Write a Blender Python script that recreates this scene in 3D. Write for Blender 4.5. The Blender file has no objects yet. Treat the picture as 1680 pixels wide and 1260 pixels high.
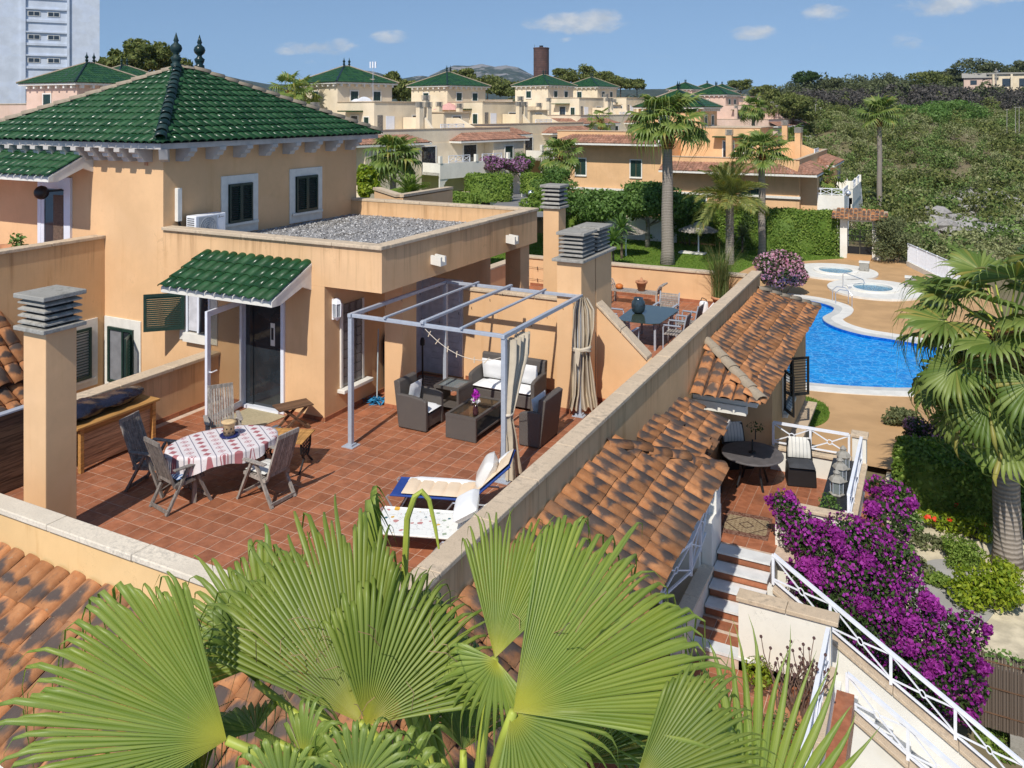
import bpy, math, random
import numpy as np
from mathutils import Vector, Matrix
R = random.Random(11)
rng = np.random.default_rng(5)
SC = bpy.context.scene
C = SC.collection
rad = math.radians

# ---------------------------------------------------------------- camera, sky, sun, exposure
FPX, YH, YAW, CAMZ = 1365.0, 180.0, rad(26.9), 6.0
cam = bpy.data.cameras.new('camera'); camo = bpy.data.objects.new('camera', cam); C.objects.link(camo)
camo.location = (0, 0, CAMZ); camo.rotation_euler = (rad(90), 0, YAW)
cam.sensor_fit = 'HORIZONTAL'; cam.sensor_width = 36.0
cam.lens = 36.0 * FPX / 1680.0
cam.shift_y = -(630.0 - YH) / 1680.0
cam.clip_start = 0.2; cam.clip_end = 20000
SC.camera = camo

SUN_AZ, SUN_EL = rad(173.0), rad(47.0)          # clockwise from +Y
world = bpy.data.worlds.new('World'); SC.world = world; world.use_nodes = True
SKY_STRENGTH = 0.128
sun = bpy.data.lights.new('sun', 'SUN'); sun.energy = 4.6; sun.angle = rad(0.53); sun.color = (1.0, 0.955, 0.88)
suno = bpy.data.objects.new('sun', sun); C.objects.link(suno)
sdir = Vector((math.sin(SUN_AZ) * math.cos(SUN_EL), math.cos(SUN_AZ) * math.cos(SUN_EL), math.sin(SUN_EL)))
suno.rotation_euler = sdir.to_track_quat('Z', 'Y').to_euler()
suno.location = (0, -20, 60)
SC.view_settings.view_transform = 'Standard'; SC.view_settings.look = 'None'
SC.view_settings.exposure = 0.0; SC.view_settings.gamma = 1.0; SC.view_settings.use_curve_mapping = False
SC.render.engine = 'CYCLES'
SC.cycles.max_bounces = 6; SC.cycles.diffuse_bounces = 3; SC.cycles.glossy_bounces = 3
SC.cycles.transmission_bounces = 4; SC.cycles.transparent_max_bounces = 8
SC.cycles.caustics_reflective = False; SC.cycles.caustics_refractive = False

# photo pixel -> point of the world on a plane (the camera stands at the origin, 6 m up)
_f = Vector((-math.sin(YAW), math.cos(YAW), 0)); _r = Vector((math.cos(YAW), math.sin(YAW), 0))
def _ray(x, y): return _f + _r * ((x - 840.0) / FPX) + Vector((0, 0, (YH - y) / FPX))
def W(x, y, z=0.0):
    d = _ray(x, y); t = (z - CAMZ) / d.z; return Vector((0, 0, CAMZ)) + d * t
def WY(x, y, Y):
    d = _ray(x, y); return Vector((0, 0, CAMZ)) + d * (Y / d.y)
def WX(x, y, X):
    d = _ray(x, y); return Vector((0, 0, CAMZ)) + d * (X / d.x)
def WD(x, y, dep): return Vector((0, 0, CAMZ)) + _ray(x, y) * dep

# ---------------------------------------------------------------- node helper
class NT:
    def __init__(s, nt): s.nt = nt; s.n = nt.nodes; s.l = nt.links
    def new(s, t, **kw):
        n = s.n.new(t)
        for k, v in kw.items(): setattr(n, k, v)
        return n
    def put(s, sock, v):
        if v is None: return
        if isinstance(v, bpy.types.NodeSocket): s.l.new(v, sock)
        elif isinstance(v, (tuple, list)) and sock.type == 'RGBA' and len(v) == 3: sock.default_value = (*v, 1)
        else: sock.default_value = v
    def math(s, op, a, b=None, c=None, clamp=False):
        n = s.new('ShaderNodeMath', operation=op, use_clamp=clamp)
        s.put(n.inputs[0], a); s.put(n.inputs[1], b)
        if c is not None: s.put(n.inputs[2], c)
        return n.outputs[0]
    def vmath(s, op, a, b=None):
        n = s.new('ShaderNodeVectorMath', operation=op); s.put(n.inputs[0], a)
        if b is not None: s.put(n.inputs[1], b)
        return n.outputs['Value'] if op in ('DOT_PRODUCT', 'LENGTH') else n.outputs[0]
    def scalev(s, v, k):
        n = s.new('ShaderNodeVectorMath', operation='SCALE'); s.put(n.inputs[0], v); s.put(n.inputs['Scale'], k); return n.outputs[0]
    def noise(s, vec, scale, detail=3, rough=.55, dist=0):
        n = s.new('ShaderNodeTexNoise'); s.put(n.inputs['Vector'], vec); s.put(n.inputs['Scale'], scale)
        n.inputs['Detail'].default_value = detail; n.inputs['Roughness'].default_value = rough; n.inputs['Distortion'].default_value = dist
        return n.outputs['Fac']
    def ramp(s, fac, lo, hi, a=0.0, b=1.0, smooth=True):
        n = s.new('ShaderNodeMapRange'); n.interpolation_type = 'SMOOTHSTEP' if smooth else 'LINEAR'
        s.put(n.inputs[0], fac); s.put(n.inputs[1], lo); s.put(n.inputs[2], hi); s.put(n.inputs[3], a); s.put(n.inputs[4], b)
        return n.outputs[0]
    def mix(s, fac, a, b, mode='MIX'):
        n = s.new('ShaderNodeMix', data_type='RGBA', blend_type=mode)
        s.put(n.inputs[0], fac); s.put(n.inputs[6], a); s.put(n.inputs[7], b); return n.outputs[2]
    def obj(s): return s.new('ShaderNodeTexCoord').outputs['Object']
    def rnd(s):
        a = s.new('ShaderNodeObjectInfo').outputs['Random']; b = s.new('ShaderNodeNewGeometry').outputs['Random Per Island']
        return s.math('FRACT', s.math('ADD', a, b))
    def sep(s, v):
        n = s.new('ShaderNodeSeparateXYZ'); s.put(n.inputs[0], v); return n.outputs
    def comb(s, x=0., y=0., z=0.):
        n = s.new('ShaderNodeCombineXYZ'); s.put(n.inputs[0], x); s.put(n.inputs[1], y); s.put(n.inputs[2], z); return n.outputs[0]
    def bump(s, h, strength=.3, dist=.02):
        n = s.new('ShaderNodeBump'); s.put(n.inputs['Height'], h); n.inputs['Strength'].default_value = strength; n.inputs['Distance'].default_value = dist
        return n.outputs[0]
    def white(s, v):
        n = s.new('ShaderNodeTexWhiteNoise', noise_dimensions='3D'); s.put(n.inputs[0], v); return n.outputs[0]

def newmat(name):
    m = bpy.data.materials.new(name); m.use_nodes = True
    t = NT(m.node_tree); b = t.n['Principled BSDF']; return m, t, b
def setp(t, b, col=None, rough=None, metal=None, spec=None, normal=None, **kw):
    if col is not None: t.put(b.inputs['Base Color'], col)
    if rough is not None: t.put(b.inputs['Roughness'], rough)
    if metal is not None: t.put(b.inputs['Metallic'], metal)
    if spec is not None: t.put(b.inputs['Specular IOR Level'], spec)
    if normal is not None: t.put(b.inputs['Normal'], normal)
    for k, v in kw.items(): t.put(b.inputs[k], v)
def sh(c, k): return tuple(min(1, x * k) for x in c)

def plain(name, col, rough=.6, metal=0., spec=.4, var=.12, scale=6., bump=.0, bscale=60., objvar=0., col2=None, stretch=None):
    """a painted / woven / wooden surface: colour with blotchy variation and fine relief"""
    m, t, b = newmat(name); v = t.obj()
    if stretch: v = t.vmath('MULTIPLY', v, stretch)
    f = t.noise(v, scale, 4)
    c = t.mix(t.ramp(f, .3, .7), sh(col, 1 - var), col2 or sh(col, 1 + var))
    if objvar:
        k = t.math('ADD', t.math('MULTIPLY', t.rnd(), 2 * objvar), 1 - objvar)
        c = t.mix(1.0, c, t.comb(k, k, k), 'MULTIPLY')
    nm = t.bump(t.noise(v, bscale, 2), bump, .01) if bump else None
    setp(t, b, c, rough, metal, spec, nm); return m

# ---------------------------------------------------------------- world shader
def build_world():
    nt = world.node_tree; t = NT(nt)
    for n in list(t.n): t.n.remove(n)
    sky = t.new('ShaderNodeTexSky', sky_type='NISHITA'); sky.sun_disc = False
    sky.sun_elevation = SUN_EL; sky.sun_rotation = SUN_AZ; sky.altitude = 50; sky.air_density = 1.15; sky.dust_density = .25; sky.ozone_density = 3.0
    d0 = t.vmath('NORMALIZE', t.new('ShaderNodeTexCoord').outputs['Generated']); sx, sy, sz = t.sep(d0)
    t.put(sky.inputs[0], t.vmath('NORMALIZE', t.comb(sx, sy, t.math('ADD', t.math('MULTIPLY', t.math('ABSOLUTE', sz), .9), .20))))
    bg = t.new('ShaderNodeBackground'); t.l.new(sky.outputs[0], bg.inputs[0]); bg.inputs[1].default_value = SKY_STRENGTH
    # fair-weather clouds: soft ellipses of (azimuth, elevation) broken up by noise
    d = t.vmath('NORMALIZE', t.new('ShaderNodeTexCoord').outputs['Generated'])
    x, y, z = t.sep(d)
    az = t.math('ARCTAN2', x, y); el = t.math('ARCSINE', z)
    m = None
    for cx, cy, w, h, k in [(950, 37, 82, 19, 1.0), (925, 44, 58, 13, .9), (980, 30, 45, 16, 1.), (525, 79, 66, 11, .75), (560, 74, 40, 11, .6), (468, 83, 22, 8, .75), (640, 60, 34, 12, .8), (1237, 54, 38, 14, .95),
                            (1222, 59, 26, 8, .8), (1352, 21, 42, 13, .85), (1555, 8, 84, 17, .9), (1490, 70, 60, 17, .45), (1080, 92, 30, 8, .35), (927, 66, 16, 7, .45), (1640, -6, 60, 10, .9),
                            (430, 8, 60, 9, .3), (770, 52, 18, 8, .35), (835, 54, 14, 9, .35), (1560, 44, 26, 7, .25), (1340, 74, 50, 10, .25), (1515, 103, 12, 5, .25), (510, 103, 40, 6, .25), (1300, 95, 40, 9, .15)]:
        v = _ray(cx, cy).normalized(); a0 = math.atan2(v.x, v.y); e0 = math.asin(v.z)
        kk = math.cos((cx - 840) / FPX) ** 2 / FPX
        da = t.math('DIVIDE', t.math('SUBTRACT', az, a0), w * kk * 1.25); de = t.math('DIVIDE', t.math('SUBTRACT', el, e0), h / FPX * 1.25)
        e = t.math('SUBTRACT', 1.0, t.math('ADD', t.math('MULTIPLY', da, da), t.math('MULTIPLY', de, de)))
        e = t.math('MULTIPLY', t.math('MAXIMUM', e, 0.0), k)
        m = e if m is None else t.math('MAXIMUM', m, e)
    p = t.comb(t.math('MULTIPLY', az, 1.0), t.math('MULTIPLY', el, 1.9), 0.)
    n1 = t.noise(p, 38, 6, .62, .4)
    dens = t.ramp(t.math('ADD', t.math('MULTIPLY', m, .95), t.math('MULTIPLY', t.math('SUBTRACT', n1, .5), 1.5)), .2, 1.0)
    dens = t.math('MULTIPLY', dens, t.ramp(m, 0., .2))
    dens = t.math('MULTIPLY', dens, .82)
    n2 = t.noise(p, 26, 5, .6)
    cc = t.mix(t.ramp(n2, .35, .65), (.66, .72, .80), (.97, .965, .95))
    bc = t.new('ShaderNodeBackground'); t.put(bc.inputs[0], cc); bc.inputs[1].default_value = .78
    mx = t.new('ShaderNodeMixShader'); t.put(mx.inputs[0], dens); t.l.new(bg.outputs[0], mx.inputs[1]); t.l.new(bc.outputs[0], mx.inputs[2])
    out = t.new('ShaderNodeOutputWorld'); t.l.new(mx.outputs[0], out.inputs[0])
build_world()

# ---------------------------------------------------------------- objects
def T(name, label, cat, loc=(0, 0, 0), group=None, rz=0.):
    o = bpy.data.objects.new(name, None); C.objects.link(o); o.location = loc; o.rotation_euler.z = rz
    o.empty_display_size = .2
    return tag(o, label, cat, group)
def tag(o, label=None, cat=None, group=None, kind=None):
    if label: o['label'] = label
    if cat: o['category'] = cat
    if group: o['group'] = group
    if kind: o['kind'] = kind
    return o
def link(name, me, parent=None, world=False, mat=None):
    o = bpy.data.objects.new(name, me); C.objects.link(o)
    if parent is not None:
        o.parent = parent
        if world: o.location = -Vector(parent.location)
    return o
def copy_tree(o, parent=None):
    c = o.copy(); C.objects.link(c); c.parent = parent
    for ch in o.children: copy_tree(ch, c)
    return c

class MB:
    def __init__(s): s.v = []; s.f = []
    def add(s, vs, fs):
        k = len(s.v); s.v += [tuple(p) for p in vs]; s.f += [tuple(i + k for i in f) for f in fs]; return s
    def box(s, x0, x1, y0, y1, z0, z1, M=None):
        vs = [Vector(p) for p in ((x0, y0, z0), (x1, y0, z0), (x1, y1, z0), (x0, y1, z0), (x0, y0, z1), (x1, y0, z1), (x1, y1, z1), (x0, y1, z1))]
        if M is not None: vs = [M @ p for p in vs]
        return s.add(vs, [(3, 2, 1, 0), (4, 5, 6, 7), (0, 1, 5, 4), (1, 2, 6, 5), (2, 3, 7, 6), (3, 0, 4, 7)])
    def bar(s, p, q, w, h=None, up=(0, 0, 1)):
        """a square bar from p to q, w wide (sideways) and h high"""
        h = h or w; p = Vector(p); q = Vector(q); d = (q - p); L = d.length; d.normalize(); u = Vector(up)
        if abs(d.dot(u)) > .97: u = Vector((0, 1, 0)) if abs(d.y) < .9 else Vector((1, 0, 0))
        a = d.cross(u).normalized(); b = a.cross(d).normalized()
        M = Matrix((a, d, b)).transposed().to_4x4(); M.translation = p
        return s.box(-w / 2, w / 2, 0, L, -h / 2, h / 2, M)
    def tube(s, pts, r, n=8, cap=True):
        pts = [Vector(p) for p in pts]; rs = r if isinstance(r, (list, tuple)) else [r] * len(pts)
        k0 = len(s.v); a = None
        for i, p in enumerate(pts):
            d = (pts[min(i + 1, len(pts) - 1)] - pts[max(i - 1, 0)]).normalized()
            if a is None:
                a = d.cross(Vector((0, 0, 1)) if abs(d.z) < .9 else Vector((0, 1, 0))).normalized()
            else:
                a = (a - d * a.dot(d)).normalized()
            b = d.cross(a)
            for j in range(n):
                g = 2 * math.pi * j / n; s.v.append(tuple(p + (a * math.cos(g) + b * math.sin(g)) * rs[i]))
        for i in range(len(pts) - 1):
            for j in range(n):
                j2 = (j + 1) % n; s.f.append((k0 + i * n + j, k0 + i * n + j2, k0 + (i + 1) * n + j2, k0 + (i + 1) * n + j))
        if cap:
            s.f.append(tuple(k0 + j for j in range(n))[::-1]); e = k0 + (len(pts) - 1) * n; s.f.append(tuple(e + j for j in range(n)))
        return s
    def lathe(s, prof, n=16, c=(0, 0, 0), sx=1., sy=1.):
        """prof: (radius, height) from the bottom up"""
        k0 = len(s.v)
        for r, z in prof:
            for j in range(n):
                g = 2 * math.pi * j / n; s.v.append((c[0] + r * sx * math.cos(g), c[1] + r * sy * math.sin(g), c[2] + z))
        for i in range(len(prof) - 1):
            for j in range(n):
                j2 = (j + 1) % n; s.f.append((k0 + i * n + j, k0 + i * n + j2, k0 + (i + 1) * n + j2, k0 + (i + 1) * n + j))
        s.f.append(tuple(k0 + j for j in range(n))[::-1]); e = k0 + (len(prof) - 1) * n; s.f.append(tuple(e + j for j in range(n)))
        return s
    def prism(s, poly, z0, z1):
        n = len(poly); vs = [(p[0], p[1], z0) for p in poly] + [(p[0], p[1], z1) for p in poly]
        ar = sum(poly[i][0] * poly[(i + 1) % n][1] - poly[(i + 1) % n][0] * poly[i][1] for i in range(n))
        fs = [tuple(range(n))[::-1], tuple(range(n, 2 * n))] + [(i, (i + 1) % n, n + (i + 1) % n, n + i) for i in range(n)]
        if ar < 0: fs = [f[::-1] for f in fs]
        return s.add(vs, fs)
    def extrude(s, poly, off):
        """a planar 3-D polygon pushed along the vector off"""
        n = len(poly); off = Vector(off); vs = [Vector(p) for p in poly] + [Vector(p) + off for p in poly]
        return s.add(vs, [tuple(range(n)), tuple(range(n, 2 * n))[::-1]] + [(i, n + i, n + (i + 1) % n, (i + 1) % n) for i in range(n)])
    def grid(s, fn, nu, nv, closed=False):
        k0 = len(s.v)
        for i in range(nu + 1):
            for j in range(nv + 1): s.v.append(tuple(fn(i / nu, j / nv)))
        for i in range(nu):
            for j in range(nv):
                a = k0 + i * (nv + 1) + j; s.f.append((a, a + nv + 1, a + nv + 2, a + 1))
        return s
    def ball(s, c, r, nu=8, nv=12, sq=(1, 1, 1)):
        return s.lathe([(r * math.sin(math.pi * max(.02, min(.98, i / nu))) , -r * math.cos(math.pi * i / nu) * sq[2]) for i in range(nu + 1)], nv, c, sq[0], sq[1])
    def mesh(s, name, mat=None, smooth=False):
        me = bpy.data.meshes.new(name); me.from_pydata(s.v, [], s.f)
        if mat: me.materials.append(mat)
        if smooth is True: me.polygons.foreach_set('use_smooth', [True] * len(me.polygons))
        me.update(); return me
    def build(s, name, mat, parent=None, world=True, smooth=False, bevel=0., label=None, angle=None):
        me = s.mesh(name, mat, smooth); o = link(name, me, parent, world and parent is not None and parent.type == 'EMPTY')
        if bevel:
            b = o.modifiers.new('bevel', 'BEVEL'); b.width = bevel; b.segments = 2; b.limit_method = 'ANGLE'; b.angle_limit = rad(40)
        if label: o['label'] = label
        return o
def fastmesh(name, V, F, mat, smooth=False, mats=None, midx=None):
    """numpy arrays V (n,3), F (m,k) to a mesh"""
    V = np.asarray(V, np.float32); F = np.asarray(F, np.int32); m, k = F.shape
    me = bpy.data.meshes.new(name)
    me.vertices.add(len(V)); me.vertices.foreach_set('co', V.ravel())
    me.loops.add(m * k); me.loops.foreach_set('vertex_index', F.ravel())
    me.polygons.add(m); me.polygons.foreach_set('loop_start', np.arange(0, m * k, k, dtype=np.int32))
    me.polygons.foreach_set('loop_total', np.full(m, k, np.int32))
    for q in (mats or [mat]): me.materials.append(q)
    if midx is not None: me.polygons.foreach_set('material_index', np.asarray(midx, np.int32))
    if smooth: me.polygons.foreach_set('use_smooth', np.ones(m, bool))
    me.update(calc_edges=True); return me
def frame_m(o, u, v, n):
    M = Matrix((Vector(u), Vector(v), Vector(n))).transposed().to_4x4(); M.translation = Vector(o); return M
# ---------------------------------------------------------------- materials
def stucco(name, col, stain=.35, top=None):
    m, t, b = newmat(name); v = t.obj()
    big = t.noise(v, .7, 5, .6); fine = t.noise(v, 9., 4, .6)
    streak = t.noise(t.vmath('MULTIPLY', v, (3.2, 3.2, .35)), 1.4, 5, .65)
    c = t.mix(t.ramp(big, .35, .68), sh(col, .92), sh(col, 1.06))
    c = t.mix(t.math('MULTIPLY', t.ramp(streak, .52, .8), stain), c, (col[0] * .72, col[1] * .60, col[2] * .45))
    c = t.mix(t.math('MULTIPLY', t.ramp(fine, .5, .75), .10), c, sh(col, .7))
    pt_ = t.noise(t.vmath('MULTIPLY', v, (1, 1, 1.4)), .33, 3, .5); c = t.mix(t.math('MULTIPLY', t.ramp(pt_, .5, .56), .16), c, (col[0] * 1.1, col[1] * 1.18, col[2] * 1.35))
    if top is not None:
        zz = t.sep(v)[2]; run = t.noise(t.vmath('MULTIPLY', v, (5., 5., .22)), 1.2, 5, .7); wet = t.math('MULTIPLY', t.ramp(zz, top - 1.1, top, 0, 1), t.ramp(run, .47, .72))
        c = t.mix(t.math('MULTIPLY', wet, .62), c, (col[0] * .36, col[1] * .30, col[2] * .24)); c = t.mix(t.math('MULTIPLY', t.ramp(zz, top - .22, top + .02), .35), c, sh(col, .45))
    crack = t.new('ShaderNodeTexVoronoi', feature='DISTANCE_TO_EDGE'); crack.inputs['Scale'].default_value = .55
    t.put(crack.inputs['Vector'], t.vmath('ADD', v, t.scalev(t.comb(fine, big, streak), .9)))
    c = t.mix(t.math('MULTIPLY', t.math('MULTIPLY', t.ramp(crack.outputs['Distance'], .0, .006, 1, 0), t.ramp(big, .52, .6)), .35), c, sh(col, .35))
    nm = t.bump(t.math('ADD', t.math('MULTIPLY', t.noise(v, 70, 3), .5), t.math('MULTIPLY', t.noise(v, 2.5, 2), 1.5)), .22, .012)
    setp(t, b, c, .93, 0, .15, nm); return m
def stone(name, col, dark=(.08, .07, .06), amt=.55, sc=9.):
    m, t, b = newmat(name); v = t.obj()
    f = t.noise(v, sc, 6, .7); g = t.noise(v, 1.3, 4, .6); s = t.noise(v, 45, 3, .6)
    c = t.mix(t.ramp(g, .3, .7), sh(col, .86), sh(col, 1.1))
    c = t.mix(t.math('MULTIPLY', t.ramp(s, .45, .75), .4), c, sh(col, .55))
    c = t.mix(t.math('MULTIPLY', t.ramp(t.math('ADD', t.math('MULTIPLY', f, .6), t.math('MULTIPLY', g, .5)), .53, .72), amt), c, dark)
    setp(t, b, c, .95, 0, .12, t.bump(t.math('ADD', f, s), .35, .012)); return m
def rooftile(name, col, dark, glaze=False):
    """fired barrel tile: every tile its own shade, flame marks and lichen"""
    m, t, b = newmat(name); r = t.rnd(); v = t.obj()
    vv = t.vmath('ADD', v, t.comb(t.math('MULTIPLY', r, 37.), t.math('MULTIPLY', r, 91.), t.math('MULTIPLY', r, 53.)))
    k = t.ramp(r, 0, 1, .72, 1.22, False); ps = t.new('ShaderNodeNewGeometry').outputs['Position']
    c = t.mix(1.0, t.mix(t.ramp(t.noise(vv, 7, 4), .35, .7), sh(col, .85), (col[0] * 1.1, col[1] * 1.2, col[2] * 1.3)), t.comb(k, k, k), 'MULTIPLY')
    if glaze:
        c = t.mix(t.math('MULTIPLY', t.ramp(t.noise(vv, 12, 5, .7), .62, .78), .45), c, (.09, .11, .03))
        setp(t, b, c, t.ramp(t.math('ADD', t.math('MULTIPLY', t.noise(vv, 9, 3), .6), t.math('MULTIPLY', r, .5)), .3, .8, .22, .62), 0, .28, t.bump(t.noise(vv, 11, 3), .35, .012))
    else:
        x, y, z = t.sep(v)
        band = t.math('ABSOLUTE', t.math('SUBTRACT', y, t.ramp(t.white(t.comb(r, 3., 1.)), 0, 1, .12, .34, False)))
        band = t.math('SUBTRACT', 1., t.math('DIVIDE', band, t.ramp(t.white(t.comb(r, 7., 2.)), 0, 1, .05, .19, False)))
        fl = t.math('ADD', t.math('MULTIPLY', band, .8), t.math('MULTIPLY', t.math('SUBTRACT', t.noise(t.vmath('MULTIPLY', vv, (1.5, .6, 1)), 5.5, 4, .6), .5), 2.6))
        fl = t.math('ADD', fl, t.ramp(t.math('ABSOLUTE', x), .02, .13, .25, -.55))
        c = t.mix(t.math('MULTIPLY', t.ramp(fl, -.42, .55), .92), c, dark)
        c = t.mix(t.math('MULTIPLY', t.ramp(t.noise(t.vmath('MULTIPLY', vv, (1, .3, 1)), 26, 4, .7), .5, .75), .35), c, (.13, .085, .06))
        sp = t.ramp(t.noise(vv, 38, 3, .7), .64, .72)
        c = t.mix(t.math('MULTIPLY', sp, .75), c, (.035, .03, .027))
        c = t.mix(t.math('MULTIPLY', t.ramp(t.noise(vv, 16, 5, .7), .6, .74), .5), c, (.30, .27, .20)); c = t.mix(t.math('MULTIPLY', t.ramp(t.noise(ps, 1.1, 5, .65), .45, .7), .55), c, (.12, .085, .062))
        setp(t, b, c, .85, 0, .25, t.bump(t.noise(vv, 60, 3), .3, .008))
    return m
def leafmat(name, col, col2, trans=.35, rough=.5, spec=.35, var=.3, yellow=None):
    m, t, b = newmat(name); r = t.rnd(); v = t.obj()
    c = t.mix(t.ramp(t.math('ADD', t.math('MULTIPLY', r, .55), t.math('MULTIPLY', t.noise(v, .9, 3), .6)), .3, .85), col, col2)
    if yellow: c = t.mix(t.math('MULTIPLY', t.ramp(t.math('FRACT', t.math('MULTIPLY', r, 17.3)), .86, .95), .8), c, yellow)
    setp(t, b, c, rough, 0, spec)
    tr = t.new('ShaderNodeBsdfTranslucent'); t.put(tr.inputs[0], t.mix(1., c, (1.25, 1.3, .55), 'MULTIPLY'))
    mx = t.new('ShaderNodeMixShader'); mx.inputs[0].default_value = trans
    t.l.new(b.outputs[0], mx.inputs[1]); t.l.new(tr.outputs[0], mx.inputs[2])
    t.l.new(mx.outputs[0], t.n['Material Output'].inputs[0]); return m
def wood(name, col, rough=.75, along='y', dark=.5, sc=3.):
    m, t, b = newmat(name); v = t.obj()
    st = {'x': (.25, 5, 5), 'y': (5, .25, 5), 'z': (5, 5, .25)}[along]
    g = t.noise(t.vmath('MULTIPLY', v, st), sc * 2.2, 6, .65, .8); k = t.noise(v, 2.2, 3)
    c = t.mix(t.ramp(g, .3, .72), sh(col, dark), sh(col, 1.15)); c = t.mix(t.math('MULTIPLY', t.ramp(k, .55, .8), .35), c, sh(col, .5))
    q = t.ramp(t.rnd(), 0, 1, .82, 1.16, False); c = t.mix(1., c, t.comb(q, q, q), 'MULTIPLY')
    setp(t, b, c, rough, 0, .25, t.bump(g, .2, .006)); return m
def tiles(name, col):
    m, t, b = newmat(name); v = t.obj(); r = t.rnd()
    vv = t.vmath('ADD', v, t.comb(t.math('MULTIPLY', r, 31.), t.math('MULTIPLY', r, 17.), 0.))
    k = t.ramp(r, 0, 1, .84, 1.17, False)
    c = t.mix(t.ramp(t.noise(vv, 5, 5, .65), .3, .72), sh(col, .8), (col[0] * 1.15, col[1] * 1.22, col[2] * 1.25))
    c = t.mix(1., c, t.comb(k, k, k), 'MULTIPLY')
    c = t.mix(t.math('MULTIPLY', t.ramp(t.noise(vv, 22, 5, .7), .56, .78), .3), c, (.42, .30, .22))
    ps = t.new('ShaderNodeNewGeometry').outputs['Position']; c = t.mix(t.math('MULTIPLY', t.ramp(t.noise(ps, .9, 5, .65), .48, .72), .45), c, (.16, .075, .045)); c = t.mix(t.math('MULTIPLY', t.ramp(t.noise(ps, 1.7, 5, .7), .56, .75), .35), c, (.40, .25, .17))
    setp(t, b, c, t.ramp(t.noise(vv, 8, 3), .3, .7, .42, .68), 0, .4, t.bump(t.noise(vv, 30, 3), .1, .006)); return m
def glassy(name, col, rough=.04, alpha=.35, spec=.8):
    m, t, b = newmat(name); setp(t, b, col, rough, 0, spec); tr = t.new('ShaderNodeBsdfTransparent'); t.put(tr.inputs[0], (.8, .78, .72))
    mx = t.new('ShaderNodeMixShader'); mx.inputs[0].default_value = 1 - alpha
    t.l.new(b.outputs[0], mx.inputs[1]); t.l.new(tr.outputs[0], mx.inputs[2]); t.l.new(mx.outputs[0], t.n['Material Output'].inputs[0]); return m

M = {}
ORANGE = (.72, .450, .238)
M['stucco'] = stucco('stucco_orange', ORANGE)
M['stucco_bare'] = stucco('stucco_orange_stained', (.66, .425, .225), .8, .95); M['stucco_high'] = stucco('stucco_high_wall', (.66, .42, .215), .8, 3.1); M['stucco_roof'] = stucco('stucco_roof_parapet', ORANGE, .55, 3.42)
M['eave'] = plain('eave_trim_shaded', (.50, .455, .41), .9, var=.12, scale=3)  # darker copy of the trim, shade of the eaves put into the colour
M['cream'] = stucco('stucco_cream', (.74, .62, .45), .3)
M['cream2'] = stucco('stucco_pale', (.72, .60, .42), .35)
M['pink'] = stucco('stucco_pink', (.64, .46, .36), .3)
M['white_wall'] = stucco('white_render', (.78, .74, .65), .12)
M['trim'] = plain('window_surround', (.70, .67, .60), .8, var=.06)
M['coping'] = stone('coping_stone', (.60, .47, .33), (.15, .13, .11), .5)
M['copingnear'] = stone('coping_stone_speckled', (.74, .64, .50), (.27, .245, .21), .55, 16.)
M['concrete'] = stone('cap_concrete', (.34, .32, .28), (.10, .09, .07), .6, 12)
M['roof'] = rooftile('terracotta_tile', (.45, .186, .072), (.058, .052, .050))
M['roof_far'] = rooftile('terracotta_tile_far', (.36, .175, .11), (.11, .085, .075))
M['groove_shade'] = plain('roof_deck_groove_shade', (.085, .052, .038), .95, 0, .1, .3, 6)  # deck coloured dark to stand in for shade in grooves between tiles
M['mortar'] = stone('roof_mortar', (.36, .29, .21), (.09, .08, .07), .7, 12)
M['green'] = rooftile('green_glazed_tile', (.017, .062, .019), (.01, .02, .01), True)
M['greenridge'] = rooftile('dark_glazed_ridge', (.012, .03, .028), (.01, .02, .01), True)
M['floor'] = tiles('floor_tile_terracotta', (.345, .122, .058))
M['grout'] = plain('grout', (.56, .43, .33), .95, var=.15, scale=8)
M['metal'] = plain('grey_coated_metal', (.37, .40, .45), .42, 0, .5, .06, 12, .05)
M['white'] = plain('white_paint', (.78, .79, .82), .45, var=.05)
M['whitealu'] = plain('white_aluminium', (.72, .74, .80), .35, 0, .5, .03)
M['shutter'] = plain('shutter_green', (.012, .035, .026), .38, 0, .5, .15)
M['dark'] = plain('dark_interior', (.012, .011, .012), .7, var=.3, scale=2)
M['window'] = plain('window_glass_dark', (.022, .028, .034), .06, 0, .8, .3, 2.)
M['black'] = plain('black_plastic', (.015, .015, .016), .45)
M['glass'] = glassy('smoked_glass', (.10, .075, .05), .03, .45)
M['clear'] = glassy('clear_glass', (.30, .34, .34), .03, .55)
M['green_glass'] = plain('green_tinted_glass', (.045, .060, .045), .03, 0, .9, .1)
M['blockglass'] = plain('glass_block', (.16, .15, .14), .12, 0, .7, .35, 8.)
def _gravel():
    m, t, b = newmat('roof_gravel'); v = t.obj()
    vo = t.new('ShaderNodeTexVoronoi'); vo.inputs['Scale'].default_value = 26.; t.put(vo.inputs['Vector'], v)
    s = t.sep(vo.outputs['Color'])[0]
    c = t.mix(s, (.20, .19, .185), (.56, .54, .52)); c = t.mix(t.math('MULTIPLY', t.ramp(t.noise(v, .8, 4), .5, .75), .45), c, (.24, .20, .14))
    setp(t, b, c, .95, 0, .15, t.bump(vo.outputs['Distance'], 1., .05)); return m
M['gravel'] = _gravel()
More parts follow.
